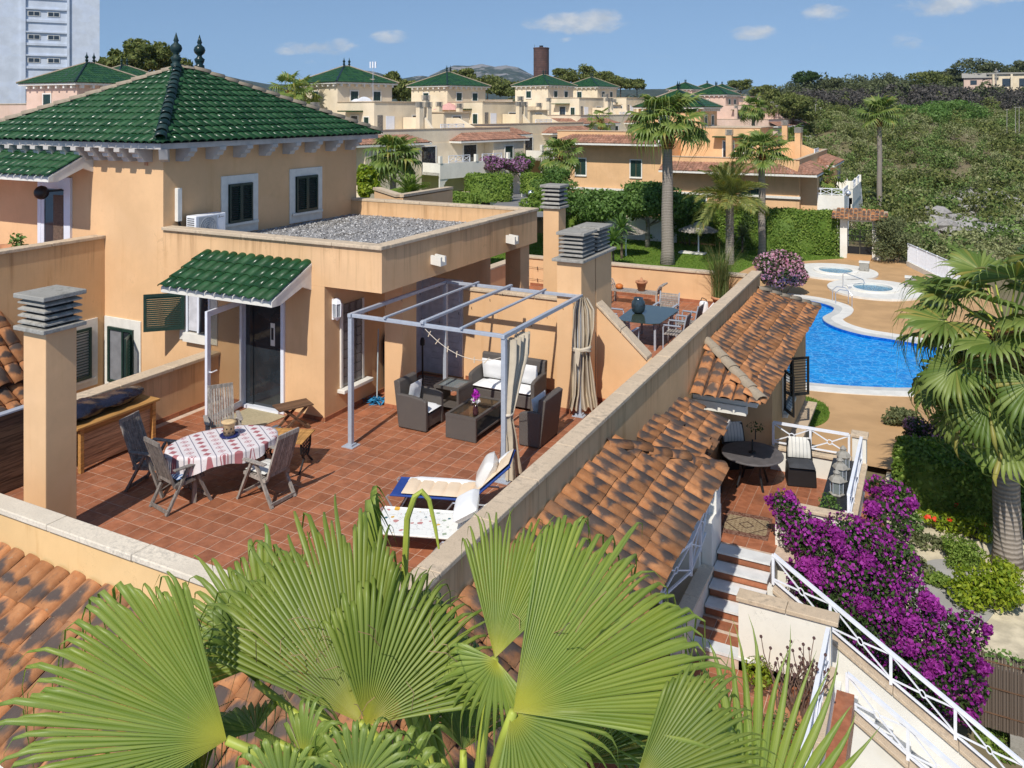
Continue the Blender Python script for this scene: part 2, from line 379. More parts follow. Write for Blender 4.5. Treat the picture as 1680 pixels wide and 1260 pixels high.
def _wicker():
    m, t, b = newmat('woven_rattan'); v = t.obj(); x, y, z = t.sep(v)
    u = t.math('ADD', x, y)
    a = t.math('SINE', t.math('MULTIPLY', u, 230.)); c_ = t.math('SINE', t.math('MULTIPLY', z, 230.))
    h = t.math('MULTIPLY', a, c_); c = t.mix(t.ramp(h, -1, 1), (.055, .048, .043), (.155, .135, .12))
    c = t.mix(t.math('MULTIPLY', t.ramp(t.noise(v, 5, 3), .45, .75), .3), c, (.14, .12, .10))
    setp(t, b, c, .6, 0, .35, t.bump(h, .6, .006)); return m
M['wicker'] = _wicker()
M['cushion'] = plain('cushion_white', (.76, .755, .74), .9, 0, .1, .05, 5, .15, 25)
M['greycushion'] = plain('cushion_charcoal', (.06, .062, .068), .9, 0, .1, .15, 5, .2, 25)
M['satin'] = plain('cushion_satin', (.70, .67, .62), .3, 0, .5, .06, 3, .3, 8)
def _stripe(name, a, bcol, sc, axis=0, w=.5):
    m, t, b = newmat(name); s = t.sep(t.obj())[axis]
    f = t.math('GREATER_THAN', t.math('FRACT', t.math('MULTIPLY', s, sc)), w); setp(t, b, t.mix(f, a, bcol), .9, 0, .1); return m
M['stripecushion'] = _stripe('striped_cushion', (.66, .64, .58), (.30, .30, .30), 12., 0, .86)
M['bluestripe'] = _stripe('blue_striped_cushion', (.52, .56, .62), (.09, .16, .32), 18., 0, .5)
M['curtain'] = plain('curtain_beige', (.52, .44, .33), .9, 0, .1, .1, 3, .2, 60)
M['woodgrey'] = wood('weathered_teak', (.38, .335, .29), .85, 'z')
M['wooddark'] = wood('weathered_teak_dark', (.25, .22, .195), .85, 'z')
M['pine'] = wood('pine_wood', (.52, .27, .085), .6, 'y', .6)
M['plank'] = wood('reclaimed_plank', (.66, .42, .23), .8, 'y', .45)
M['fencewood'] = wood('stained_board', (.17, .10, .06), .8, 'y', .35)
M['brownwood'] = wood('brown_wood', (.17, .095, .055), .7, 'x', .5)
M['iron'] = plain('cast_iron', (.012, .012, .013), .55)
M['alu'] = plain('polished_aluminium', (.62, .64, .68), .28, .7, .5, .04)
M['blue'] = plain('blue_canvas', (.018, .055, .24), .7, var=.1)
M['bluepanel'] = plain('blue_panel', (.012, .035, .16), .5)
M['peach'] = plain('lounger_peach', (.74, .58, .41), .9, 0, .1, .04, 3, .15, 20)
M['bag'] = plain('black_plastic_bag', (.014, .014, .026), .22, 0, .6, .3, 5, .9, 12)
M['clay'] = plain('terracotta_pot', (.48, .22, .11), .85, var=.2, scale=5, bump=.1)
M['clayorange'] = plain('orange_clay', (.55, .16, .03), .5)
M['cork'] = plain('ochre_ceramic', (.60, .42, .22), .8, var=.2, scale=8)
M['bluedish'] = plain('blue_dish', (.02, .03, .14), .15)
M['vase'] = plain('blue_grey_glaze', (.03, .05, .065), .12, 0, .7, .3, 6)
M['rope'] = plain('cream_rope', (.60, .52, .42), .9)
M['peg'] = plain('wooden_peg', (.62, .50, .36), .8)
M['mat'] = plain('straw_mat', (.40, .34, .22), .95, 0, .1, .1, 30, .3, 90)
M['marble'] = plain('white_marble', (.68, .68, .66), .35, 0, .4, .08, 4)
M['rock'] = stone('limestone', (.36, .34, .32), (.10, .095, .085), .7, 2.)
M['trunk'] = None
def _trunk(name, col, dk, rings=9.):
    m, t, b = newmat(name); v = t.obj(); x, y, z = t.sep(v)
    h = t.math('SINE', t.math('ADD', t.math('MULTIPLY', z, rings * 6.28), t.math('MULTIPLY', t.noise(v, 2.5, 4), 7.)))
    f = t.noise(t.vmath('MULTIPLY', v, (9, 9, 1.2)), 1.5, 5, .65)
    c = t.mix(t.ramp(h, -.8, 1.), dk, col); c = t.mix(t.math('MULTIPLY', t.ramp(f, .45, .75), .5), c, sh(dk, .7))
    setp(t, b, c, .92, 0, .15, t.bump(t.math('ADD', h, f), .5, .02)); return m
M['trunk'] = _trunk('palm_trunk', (.33, .285, .24), (.235, .20, .165))
M['boot'] = _trunk('palm_boot', (.42, .20, .085), (.16, .075, .035), 5.)
M['bark'] = _trunk('bark', (.19, .14, .10), (.09, .065, .045), 2.)
M['bark_grey'] = _trunk('bark_grey', (.36, .32, .27), (.22, .19, .16), 2.)
def _fan():
    m, t, b = newmat('fan_leaf'); v = t.obj(); x, y, z = t.sep(v); r = t.math('SQRT', t.math('ADD', t.math('MULTIPLY', x, x), t.math('MULTIPLY', y, y))); a = t.math('ARCTAN2', x, y)
    st = t.noise(t.comb(t.math('MULTIPLY', a, 60.), t.math('MULTIPLY', r, 1.2), t.new('ShaderNodeObjectInfo').outputs['Random']), 1., 4, .6)
    big = t.noise(v, 2.2, 3)
    c = t.mix(t.ramp(st, .3, .7), (.150, .225, .038), (.285, .355, .092)); c = t.mix(t.ramp(big, .35, .7), c, t.mix(1., c, (1.15, 1.05, .8), 'MULTIPLY'))
    c = t.mix(t.ramp(r, .02, .21, .85, 0), c, (.44, .42, .06)); c = t.mix(t.math('MULTIPLY', t.ramp(t.math('ADD', r, t.math('MULTIPLY', t.math('SUBTRACT', st, .5), .25)), .93, 1.02), .7), c, (.40, .31, .12))
    k = t.ramp(t.new('ShaderNodeObjectInfo').outputs['Random'], 0, 1, .85, 1.12, False); c = t.mix(1., c, t.comb(k, k, k), 'MULTIPLY')
    setp(t, b, c, .42, 0, .38, t.bump(st, .2, .004)); tr = t.new('ShaderNodeBsdfTranslucent'); t.put(tr.inputs[0], t.mix(1., c, (1.3, 1.4, .55), 'MULTIPLY'))
    mx = t.new('ShaderNodeMixShader'); mx.inputs[0].default_value = .36; t.l.new(b.outputs[0], mx.inputs[1]); t.l.new(tr.outputs[0], mx.inputs[2]); t.l.new(mx.outputs[0], t.n['Material Output'].inputs[0]); return m
M['fan'] = _fan()
M['fan_far'] = leafmat('fan_leaf_far', (.115, .18, .034), (.235, .295, .075), .3, .45, .4, yellow=(.34, .29, .07))
M['petiole'] = plain('petiole', (.34, .38, .055), .5, 0, .4, .2, 4)
M['dry'] = leafmat('dry_leaf', (.30, .20, .09), (.42, .32, .16), .25, .8, .1)
M['feather'] = leafmat('feather_leaf', (.15, .185, .045), (.32, .33, .105), .3, .5, .35, yellow=(.38, .26, .05))
M['pine_leaf'] = leafmat('pine_foliage', (.075, .10, .028), (.20, .215, .07), .2, .8, .1)
M['dark_leaf'] = leafmat('dark_foliage', (.025, .052, .013), (.070, .115, .028), .25, .6, .2)
M['mid_leaf'] = leafmat('mid_foliage', (.075, .15, .028), (.17, .275, .07), .3, .55, .3)
M['hedge_leaf'] = leafmat('hedge_foliage', (.105, .185, .026), (.25, .335, .065), .3, .6, .2)
M['lime_leaf'] = leafmat('lime_foliage', (.14, .22, .014), (.36, .42, .035), .35, .5, .3)
M['grey_leaf'] = leafmat('olive_foliage', (.095, .115, .050), (.20, .215, .10), .2, .8, .1)
M['scrub_leaf'] = leafmat('scrub_foliage', (.175, .195, .085), (.33, .345, .165), .2, .85, .05)
M['scrub_green'] = leafmat('scrub_foliage_green', (.085, .135, .036), (.20, .275, .085), .2, .85, .1); M['scrub_tan'] = leafmat('dry_scrub', (.22, .20, .12), (.40, .365, .23), .15, .9, .05)
M['scrub_dark'] = leafmat('far_wood_foliage', (.055, .068, .034), (.14, .155, .075), .1, .9, .05)
M['burnt'] = leafmat('burnt_wood_foliage', (.055, .052, .047), (.12, .108, .096), .05, .9, .02)
M['bract'] = leafmat('purple_bract', (.24, .018, .23), (.48, .065, .44), .4, .6, .2)
M['bract_pale'] = leafmat('mauve_blossom', (.30, .12, .30), (.50, .28, .46), .4, .6, .2)
M['oleander'] = leafmat('pink_blossom', (.55, .22, .36), (.74, .46, .56), .4, .6, .2)
M['red'] = plain('red_petal', (.65, .05, .01), .5)
M['magenta'] = plain('orchid_petal', (.42, .02, .40), .5)
M['thatch'] = leafmat('thatch', (.36, .32, .27), (.52, .47, .40), .05, .9, .05)
def _lawn():
    m, t, b = newmat('lawn'); v = t.obj(); f = t.noise(v, 3, 5, .7); g = t.noise(v, 40, 3)
    c = t.mix(t.ramp(f, .3, .7), (.11, .20, .028), (.19, .265, .048)); c = t.mix(t.math('MULTIPLY', g, .4), c, (.05, .10, .012))
    setp(t, b, c, .95, 0, .1, t.bump(g, .8, .05)); return m
M['lawn'] = _lawn()
M['deck'] = plain('pool_paving', (.49, .30, .145), .9, 0, .15, .10, .8, .15, 30)
M['poolstone'] = plain('pool_surround', (.70, .67, .60), .75, 0, .2, .07, 2.5, .1, 20)
M['poolstone_grey'] = plain('pool_rim_grey', (.52, .51, .47), .75, 0, .2, .08, 2.5)
def _pool(name, a, bcol, sc, glints=.5):
    m, t, b = newmat(name); v = t.obj()
    n = t.noise(t.vmath('MULTIPLY', v, (1, 1.2, 1)), sc, 5, .65, 1.2); n2 = t.noise(v, sc * 4, 3, .6, 1.)
    vo = t.new('ShaderNodeTexVoronoi', feature='DISTANCE_TO_EDGE'); vo.inputs['Scale'].default_value = sc * 2.6
    t.put(vo.inputs['Vector'], t.vmath('ADD', v, t.scalev(t.comb(n, n2, n), .6)))
    c = t.mix(t.ramp(n, .3, .7), a, bcol)
    c = t.mix(t.math('MULTIPLY', t.ramp(vo.outputs['Distance'], 0., .10, 1, 0), glints * .6), c, (.16, .52, .86))  # pale net painted in as highlights on the ripples
    setp(t, b, c, .08, 0, .3, t.bump(t.math('ADD', n, t.math('MULTIPLY', n2, .5)), .6, .12)); return m
M['water'] = _pool('pool_water', (.0, .185, .55), (.0, .32, .74), 1.0, .9)
M['water_side'] = _pool('pool_water_deep', (.0, .07, .35), (.0, .11, .45), 1.1, .2)
M['water_spa'] = _pool('spa_water', (.02, .12, .20), (.06, .22, .32), 1.6, .8)
M['ground'] = plain('dry_ground', (.26, .21, .13), .95, 0, .1, .25, .25, .4, 3., col2=(.17, .15, .075))
M['soil'] = plain('garden_gravel', (.58, .50, .36), .95, 0, .1, .2, 3., .5, 20)
M['road'] = plain('asphalt', (.20, .195, .19), .95, 0, .1, .1, 1.)
M['path'] = plain('paving_grey', (.36, .345, .32), .95, 0, .1, .1, 2.)
M['bamboo'] = _stripe('bamboo_screen', (.10, .075, .058), (.15, .115, .09), 22., 0, .5)
M['highrise'] = stucco('whitewash', (.56, .60, .66), .1)
M['brick'] = None
def _brick():
    m, t, b = newmat('dark_brick'); v = t.obj(); x, y, z = t.sep(v)
    f = t.math('GREATER_THAN', t.math('FRACT', t.math('MULTIPLY', z, 1.1)), .15)
    c = t.mix(t.ramp(t.noise(v, .5, 4), .3, .7), (.075, .040, .034), (.12, .062, .05)); c = t.mix(f, (.05, .03, .028), c); setp(t, b, c, .9); return m
M['brick'] = _brick()
def _hill():
    m, t, b = newmat('hill_slope'); v = t.obj()
    f = t.noise(t.vmath('MULTIPLY', v, (1, 1, 2.2)), .0075, 7, .68, .6); z = t.sep(v)[2]
    c = t.mix(t.ramp(t.noise(v, .03, 5, .7), .35, .65), (.028, .036, .020), (.06, .066, .036))
    c = t.mix(t.ramp(t.math('ADD', f, t.ramp(z, 60, 330, -.14, .10, False)), .5, .60), c, (.24, .22, .205)); setp(t, b, c, .95, 0, .05); return m
M['hill'] = _hill()
def _cloth():
    m, t, b = newmat('diamond_tablecloth'); x, y, z = t.sep(t.obj())
    fr = lambda q: t.math('SUBTRACT', t.math('FRACT', q), .5)
    u = t.math('MULTIPLY', x, 4.6); w = t.math('MULTIPLY', y, 6.)
    d = t.math('ADD', t.math('MULTIPLY', t.math('ABSOLUTE', fr(u)), 1.0), t.math('MULTIPLY', t.math('ABSOLUTE', fr(w)), .8))
    big = t.math('LESS_THAN', d, .30); ring = t.math('LESS_THAN', t.math('ABSOLUTE', t.math('SUBTRACT', d, .17)), .05)
    row = t.math('GREATER_THAN', t.math('FRACT', t.math('MULTIPLY', u, .5)), .5)
    c = t.mix(t.math('MULTIPLY', big, .95), (.67, .62, .61), (.36, .12, .13))
    c = t.mix(t.math('MULTIPLY', ring, row), c, (.70, .62, .62))
    s = t.math('LESS_THAN', t.math('ABSOLUTE', fr(t.math('ADD', u, .5))), .03)
    c = t.mix(s, c, (.17, .165, .21)); c = t.mix(t.math('MULTIPLY', t.ramp(t.noise(t.obj(), 40, 2), .5, .7), .15), c, (.3, .12, .14))
    setp(t, b, c, .9, 0, .1); return m
M['cloth'] = _cloth()
def _floral():
    m, t, b = newmat('floral_cotton'); v = t.obj()
    vo = t.new('ShaderNodeTexVoronoi'); vo.inputs['Scale'].default_value = 9.; t.put(vo.inputs['Vector'], v)
    h = t.sep(vo.outputs['Color']); dd = t.math('ADD', vo.outputs['Distance'], t.math('MULTIPLY', t.math('SUBTRACT', t.noise(v, 30, 3), .5), .5))
    spot = t.math('LESS_THAN', dd, t.math('MULTIPLY', h[1], .38))
    pal = t.mix(t.math('GREATER_THAN', h[0], .72), t.mix(t.math('GREATER_THAN', h[0], .4), (.30, .36, .26), (.50, .24, .22)), (.62, .36, .06))
    pal = t.mix(t.math('GREATER_THAN', h[0], .90), pal, (.06, .14, .16))
    vn = t.new('ShaderNodeTexVoronoi', feature='DISTANCE_TO_EDGE'); vn.inputs['Scale'].default_value = 6.; t.put(vn.inputs['Vector'], t.vmath('ADD', v, t.scalev(t.comb(t.noise(v, 8, 3), t.noise(v, 9, 3), 0.), .3)))
    c = t.mix(t.math('MULTIPLY', t.ramp(vn.outputs['Distance'], .0, .03, 1, 0), .5), (.76, .75, .70), (.32, .30, .28))
    c = t.mix(spot, c, pal); setp(t, b, c, .9, 0, .1); return m
M['floral'] = _floral()
def _rug():
    m, t, b = newmat('persian_rug'); x, y, z = t.sep(t.obj())
    ax = t.math('ABSOLUTE', x); ay = t.math('ABSOLUTE', y)
    nn = t.noise(t.obj(), 22, 4, .7)
    dia = t.math('ADD', t.math('ABSOLUTE', t.math('SUBTRACT', t.math('PINGPONG', t.math('ADD', x, 2.0), .25), .0)), t.math('MULTIPLY', ay, .7))
    c = t.mix(t.ramp(nn, .4, .6), (.26, .19, .11), (.34, .26, .16))
    lat = t.math('LESS_THAN', t.math('ABSOLUTE', t.math('SUBTRACT', t.math('FRACT', t.math('MULTIPLY', t.math('ADD', t.math('ABSOLUTE', x), ay), 3.4)), .5)), .06); c = t.mix(lat, c, (.06, .035, .03))
    mot = t.math('MULTIPLY', t.math('GREATER_THAN', t.math('SINE', t.math('MULTIPLY', x, 75.)), .2), t.math('GREATER_THAN', t.math('SINE', t.math('MULTIPLY', y, 75.)), .2))
    c = t.mix(t.math('MULTIPLY', mot, .5), c, (.09, .04, .03))
    bd = t.math('GREATER_THAN', t.math('MAXIMUM', t.math('SUBTRACT', ax, .09), ay), .34); c = t.mix(bd, c, t.mix(t.ramp(nn, .42, .58), (.11, .045, .03), (.24, .14, .10)))
    setp(t, b, c, .95, 0, .05); return m
M['rug'] = _rug()
# ---------------------------------------------------------------- generators: foliage
def rot_from(n, a):
    """unit vectors u, w across each normal n, turned by angle a"""
    ref = np.where(np.abs(n[:, 2:3]) < .9, np.array([[0, 0, 1.]]), np.array([[1., 0, 0]]))
    u = np.cross(n, ref); u /= np.linalg.norm(u, axis=1, keepdims=True) + 1e-9; w = np.cross(n, u)
    c, s = np.cos(a)[:, None], np.sin(a)[:, None]; return u * c + w * s, w * c - u * s
def leaves_at(P, N, size, asp=.5, jit=.9):
    """one pointed leaf (a bent diamond of two triangles) at every point"""
    n = len(P); N = N + rng.normal(0, jit, (n, 3)); N /= np.linalg.norm(N, axis=1, keepdims=True) + 1e-9
    u, w = rot_from(N, rng.uniform(0, 6.28, n)); s = (size * rng.uniform(.6, 1.35, n))[:, None]
    V = np.stack([P - u * s, P + w * s * asp + N * s * .15, P + u * s, P - w * s * asp + N * s * .15], 1).reshape(-1, 3)
    return V, np.arange(4 * n).reshape(n, 4)
def blob_points(blobs, n, shell=.55, zmin=None):
    """points through the outer part of a set of ellipsoids (x, y, z, rx, ry, rz), with outward normals"""
    B = np.array(blobs, float); vol = (B[:, 3] * B[:, 4] * B[:, 5]) ** (2 / 3); k = rng.choice(len(B), n, p=vol / vol.sum())
    d = rng.normal(0, 1, (n, 3)); d /= np.linalg.norm(d, axis=1, keepdims=True)
    r = (shell ** 3 + (1 - shell ** 3) * rng.random(n)) ** (1 / 3)
    P = B[k, :3] + d * B[k, 3:6] * r[:, None]
    if zmin is not None: P[:, 2] = np.maximum(P[:, 2], zmin)
    return P, d
def cloud_mesh(name, blobs, n, size, mat, shell=.55, asp=.5, jit=.9, zmin=None):
    P, N = blob_points(blobs, n, shell, zmin); V, F = leaves_at(P, N, size, asp, jit); return fastmesh(name, V, F, mat)
def lumpy(cx, cy, cz, rx, ry, rz, k, frac=.42, seed=0):
    """an uneven crown: k sub-clumps spread over an ellipsoid"""
    r = random.Random(seed); out = [(cx, cy, cz, rx * .62, ry * .62, rz * .62)]
    for i in range(k):
        a = r.uniform(0, 6.28); u = r.uniform(-.55, 1); q = math.sqrt(max(0, 1 - u * u)); s = frac * r.uniform(.7, 1.3)
        out.append((cx + rx * .72 * q * math.cos(a), cy + ry * .72 * q * math.sin(a), cz + rz * .72 * u, rx * s, ry * s, rz * s * r.uniform(.7, 1.)))
    return out
def hedge_box(x0, x1, y0, y1, z0, z1, n, size, mat, name='hedge', cx=None, cy=None, rz=0.):
    """a clipped hedge: leaves on the faces of a box, bulging and uneven"""
    a = [(x1 - x0) * (y1 - y0), (x1 - x0) * (z1 - z0), (y1 - y0) * (z1 - z0)]
    k = rng.choice(5, n, p=np.array([a[0], a[1], a[1], a[2], a[2]]) / (a[0] + 2 * a[1] + 2 * a[2]))
    u = rng.random((n, 3)); N = np.zeros((n, 3))
    ax = np.array([2, 1, 1, 0, 0])[k]; val = np.array([1, 0, 1, 0, 1.])[k]; u[np.arange(n), ax] = val; N[np.arange(n), ax] = val * 2 - 1
    P = np.array([x0, y0, z0]) + u * np.array([x1 - x0, y1 - y0, z1 - z0])
    w = np.sin(P[:, 0] * 2.1) * np.cos(P[:, 1] * 1.7 + P[:, 2] * 2.) * .10 + rng.normal(0, .05, n); P += N * w[:, None]
    V, F = leaves_at(P, N, size, .55, .8)
    c = np.array([[x0, y0, z0], [x1, y0, z0], [x1, y1, z0], [x0, y1, z0], [x0, y0, z1], [x1, y0, z1], [x1, y1, z1], [x0, y1, z1]], float)
    m = c.mean(0); c = m + (c - m) * .93; b = len(V); V = np.vstack([V, c]); F = np.vstack([F, np.array([(4, 5, 6, 7), (0, 1, 5, 4), (1, 2, 6, 5), (2, 3, 7, 6), (3, 0, 4, 7)]) + b])
    return fastmesh(name, V, F, mat)
def tree(name, label, x, y, z, h, rx, ry, rz, n, size, mat, cat='tree', group=None, bark='bark', seed=1, k=12, trunk_r=.16, shell=.5, lean=(0, 0)):
    """tapered trunk with limbs and a lumpy crown centred h above the ground"""
    t = T(name, label, cat, (x, y, z), group); mb = MB(); top = Vector((lean[0], lean[1], h))
    mb.tube([(0, 0, -.2), top * .45 + Vector((.05, .02, 0)), top * .9], [trunk_r * 1.2, trunk_r * .85, trunk_r * .45], 8)
    r = random.Random(seed)
    for i in range(5):
        a = i * 1.26 + r.uniform(-.3, .3); s = top * r.uniform(.45, .75); e = s + Vector((math.cos(a) * rx * .6, math.sin(a) * ry * .6, rz * r.uniform(.3, .8)))
        mb.tube([s, (s + e) / 2 + Vector((0, 0, .1)), e], [trunk_r * .5, trunk_r * .35, trunk_r * .15], 5)
    mb.build('trunk', M[bark], t, False, True)
    link('crown', cloud_mesh('crown', lumpy(lean[0], lean[1], h, rx, ry, rz, k, .33, seed=seed), n, size, M[mat], shell), t); return t
def bush(name, label, x, y, z, blobs, n, size, mat, cat='shrub', group=None, zmin=0.0, extra=None, shell=.5):
    t = T(name, label, cat, (x, y, z), group)
    link('foliage', cloud_mesh('foliage', blobs, n, size, M[mat], shell, zmin=zmin), t)
    mb = MB()
    for i, b in enumerate(blobs[:6]): mb.tube([(b[0] * .3, b[1] * .3, -.1), (b[0], b[1], max(.1, b[2] * .8))], [.035, .012], 5)
    mb.build('stem', M['bark'], t, False)
    for (nm, n2, s2, m2) in (extra or []): link(nm, cloud_mesh(nm, blobs, n2, s2, M[m2], .82, .7, zmin=zmin), t)
    return t

# ---------------------------------------------------------------- generators: fan palm leaf
def fan_mesh(name, mat, Rr=1.0, nseg=34, spread=2.6, fused=.6, fold=.055, cup=.22, droop=.5, ns=7, seed=0, tipcurl=.5, ragged=.12, gd=(0, 0, -1)):
    """pleated fan blade in its own frame: hastula at the origin, mid segment along +y, upper face +z"""
    r = random.Random(seed); V = []; F = []
    for i in range(nseg):
        t0 = -spread + 2 * spread * i / nseg; t1 = -spread + 2 * spread * (i + 1) / nseg; tm = (t0 + t1) / 2
        L = Rr * (1 - .20 * (abs(tm) / spread) ** 2) * (1 + r.uniform(-.5, .5) * ragged); dr = droop * r.uniform(.55, 1.45); sw = r.uniform(-.16, .16) * tipcurl; kink = r.uniform(.5, 1.6) if r.random() < .38 else 0.; fz = fused * r.uniform(.90, 1.10)
        k0 = len(V)
        for j in range(ns + 1):
            s = (j / ns) ** .9; rr = L * s
            w = 1.0 if s <= fz else max(.012, (1 - (s - fz) / (1 - fz)) ** 1.25)
            half = (t1 - t0) / 2 * w; q = max(0, s - fz) / (1 - fz)
            for e, hgt in ((-1, -1), (0, 1), (1, -1)):
                a = tm + e * half + sw * q * q
                if s > fz: wid = Rr * fz * (t1 - t0) / 2 * w * min(1, 1.25 - s * .25); px = rr * math.sin(tm + sw * q * q) + e * wid * math.cos(tm); py = rr * math.cos(tm + sw * q * q) - e * wid * math.sin(tm)
                else: px, py = rr * math.sin(a), rr * math.cos(a)
                z = cup * Rr * (tm / spread) ** 2 * s + hgt * fold * Rr * math.sin(min(1, s * 1.35) * math.pi / 2) * w * .5; g_ = dr * Rr * (.55 * q ** 2 + (.75 + kink) * q ** 4) * .5 + .12 * Rr * s * s * droop
                shrink = 1 - (.22 * min(1, dr) + .14 * kink) * q * q
                V.append((px * shrink + gd[0] * g_, py * shrink + gd[1] * g_, z + gd[2] * g_))
        for j in range(ns):
            for e in (0, 1):
                a = k0 + j * 3 + e; F.append((a, a + 1, a + 4, a + 3))
    return fastmesh(name, np.array(V), np.array(F), mat)
def petiole_mesh(name, p0, p1, sag, r0, r1, mat):
    p0 = Vector(p0); p1 = Vector(p1); pts = [p0.lerp(p1, i / 6) + Vector((0, 0, sag * math.sin(math.pi * i / 6))) for i in range(7)]
    return MB().tube(pts, [r0 + (r1 - r0) * i / 6 for i in range(7)], 6).mesh(name, mat, True)
def leaf_matrix(pos, d, up):
    """frame with +y along d and +z as near to up as it goes"""
    d = Vector(d).normalized(); up = Vector(up); x = d.cross(up).normalized(); z = x.cross(d).normalized()
    return frame_m(pos, x, d, z)
FANS = {}
def palm(name, label, x, y, z, h, r0, r1, n, R0, pet, seed=1, mat='fan_far', dry=0, group=None, boot=1.0, lean=(0, 0), nseg=22, dryR=None, elev=(-.75, 1.35), bare=True):
    """fan palm: ringed trunk, boots under the crown, leaves on stalks all round; each leaf a part"""
    t = T(name, label, 'palm tree', (x, y, z), group); r = random.Random(seed); L = Vector((lean[0], lean[1], 0))
    mb = MB(); N = 10
    mb.tube([(L * (i / N) ** 1.6) + Vector((math.sin(i * 1.3) * .02, 0, h * i / N - (.2 if i == 0 else 0))) for i in range(N + 1)], [r0 * 1.25 if i == 0 else r0 + (r1 - r0) * i / N for i in range(N + 1)], 14)
    mb.build('trunk', M['trunk'], t, False, True)
    top = L + Vector((0, 0, h))
    mb = MB(); mb.tube([top + Vector((0, 0, -boot)), top + Vector((0, 0, -boot * .55)), top + Vector((0, 0, .1))], [r1 * 1.12, r1 * 1.6, r1 * .9], 12)
    for i in range(int(46 * boot)):
        a = i * 2.4; zz = -boot + boot * 1.05 * (i / (46 * boot)); q = top + Vector((math.cos(a) * r1 * 1.2, math.sin(a) * r1 * 1.2, zz)); mb.bar(q, q + Vector((math.cos(a) * r1 * .55, math.sin(a) * r1 * .55, .2)), .09, .035)
    mb.build('boot', M['boot'], t, False)
    key = (mat, nseg)
    if key not in FANS: FANS[key] = [fan_mesh('leaf', M[mat], 1.0, nseg, 2.35, .55, .06, .3, q, 6, 40 + i, ragged=.25) for i, q in enumerate((.45, .8, 1.15))]
    if 'dry' not in FANS: FANS['dry'] = [fan_mesh('dry_leaf', M['dry'], 1.0, 14, 1.5, .45, .10, .2, 1.0, 5, 70 + i, ragged=.5) for i in range(2)]
    PM = petiole_mesh('petiole', (0, 0, 0), (0, 1, 0), 0, .028, .016, M['petiole'])
    for i in range(n):
        a = i * 2.39996 + r.uniform(-.2, .2); e = elev[1] + (elev[0] - elev[1]) * (i / n) ** .85 + r.uniform(-.12, .12)
        d = Vector((math.cos(a) * math.cos(e), math.sin(a) * math.cos(e), math.sin(e))); pl = pet * r.uniform(.8, 1.15)
        hub = top + d * pl + Vector((0, 0, -.12 * pl * (1 - math.sin(e)))); e2 = e - r.uniform(.15, .5); d2 = Vector((math.cos(a + r.uniform(-.2, .2)) * math.cos(e2), math.sin(a) * math.cos(e2), math.sin(e2)))
        lf = link('leaf', FANS[key][0 if e > .6 else (1 if e > 0 else 2)], t); Mx = leaf_matrix(hub, d2, Vector((0, 0, 1)) + d * .15 if abs(d2.z) < .93 else Vector((-math.cos(a), -math.sin(a), 0)))
        lf.matrix_basis = Mx @ Matrix.Rotation(r.uniform(-.35, .35), 4, 'Y') @ Matrix.Diagonal((R0 * r.uniform(.85, 1.12),) * 3 + (1,))
        p = link('petiole', PM, t); dv = hub - top; p.matrix_basis = leaf_matrix(top, dv, Vector((0, 0, 1)) if abs(dv.normalized().z) < .95 else Vector((1, 0, 0))) @ Matrix.Diagonal((1.2, dv.length, 1.2, 1))
    for i in range(dry):
        a = i * 2.4 + .5; e = -1.15 + r.uniform(-.2, .25); d = Vector((math.cos(a) * math.cos(e), math.sin(a) * math.cos(e), math.sin(e)))
        lf = link('dry_leaf', FANS['dry'][i % 2], t); lf.matrix_basis = leaf_matrix(top + Vector((math.cos(a), math.sin(a), 0)) * r1 * 1.3 + Vector((0, 0, -.1 - .5 * boot * (i / dry))), d, (math.cos(a), math.sin(a), .3)) @ Matrix.Diagonal(((dryR or R0) * r.uniform(.8, 1.1),) * 3 + (1,))
    return t
def feather_mesh(name, mat, L=1.0, n=34, leaflet=.26, seed=0, arc=.55):
    r = random.Random(seed); V = []; F = []
    P = lambda s: Vector((0, L * (s - .12 * s * s), L * (.34 * s - arc * s * s)))
    for i in range(8):
        a, b = P(i / 8), P((i + 1) / 8); w = .012 * L * (1.2 - i / 8); k = len(V); V += [a + Vector((-w, 0, 0)), a + Vector((w, 0, 0)), b + Vector((w, 0, 0)), b + Vector((-w, 0, 0))]; F.append((k, k + 1, k + 2, k + 3))
    for i in range(n):
        s = .12 + .88 * i / n; p = P(s); tn = (P(min(1, s + .02)) - p).normalized(); ll = leaflet * L * (math.sin(math.pi * min(1, s * .85 + .12)) ** .6) * r.uniform(.85, 1.15)
        for e in (-1, 1):
            d = (Vector((e, 0, .25)) + tn * 1.0 + Vector((0, 0, r.uniform(-.2, .15)))).normalized(); q = p + d * ll; w = tn * .016 * L; mid = p + d * ll * .5 + Vector((0, 0, .01)); k = len(V)
            V += [p, mid + w, q + Vector((0, 0, -.05 * L * r.random())), mid - w]; F.append((k, k + 1, k + 2, k + 3))
    return fastmesh(name, np.array([tuple(v) for v in V]), np.array(F), mat)
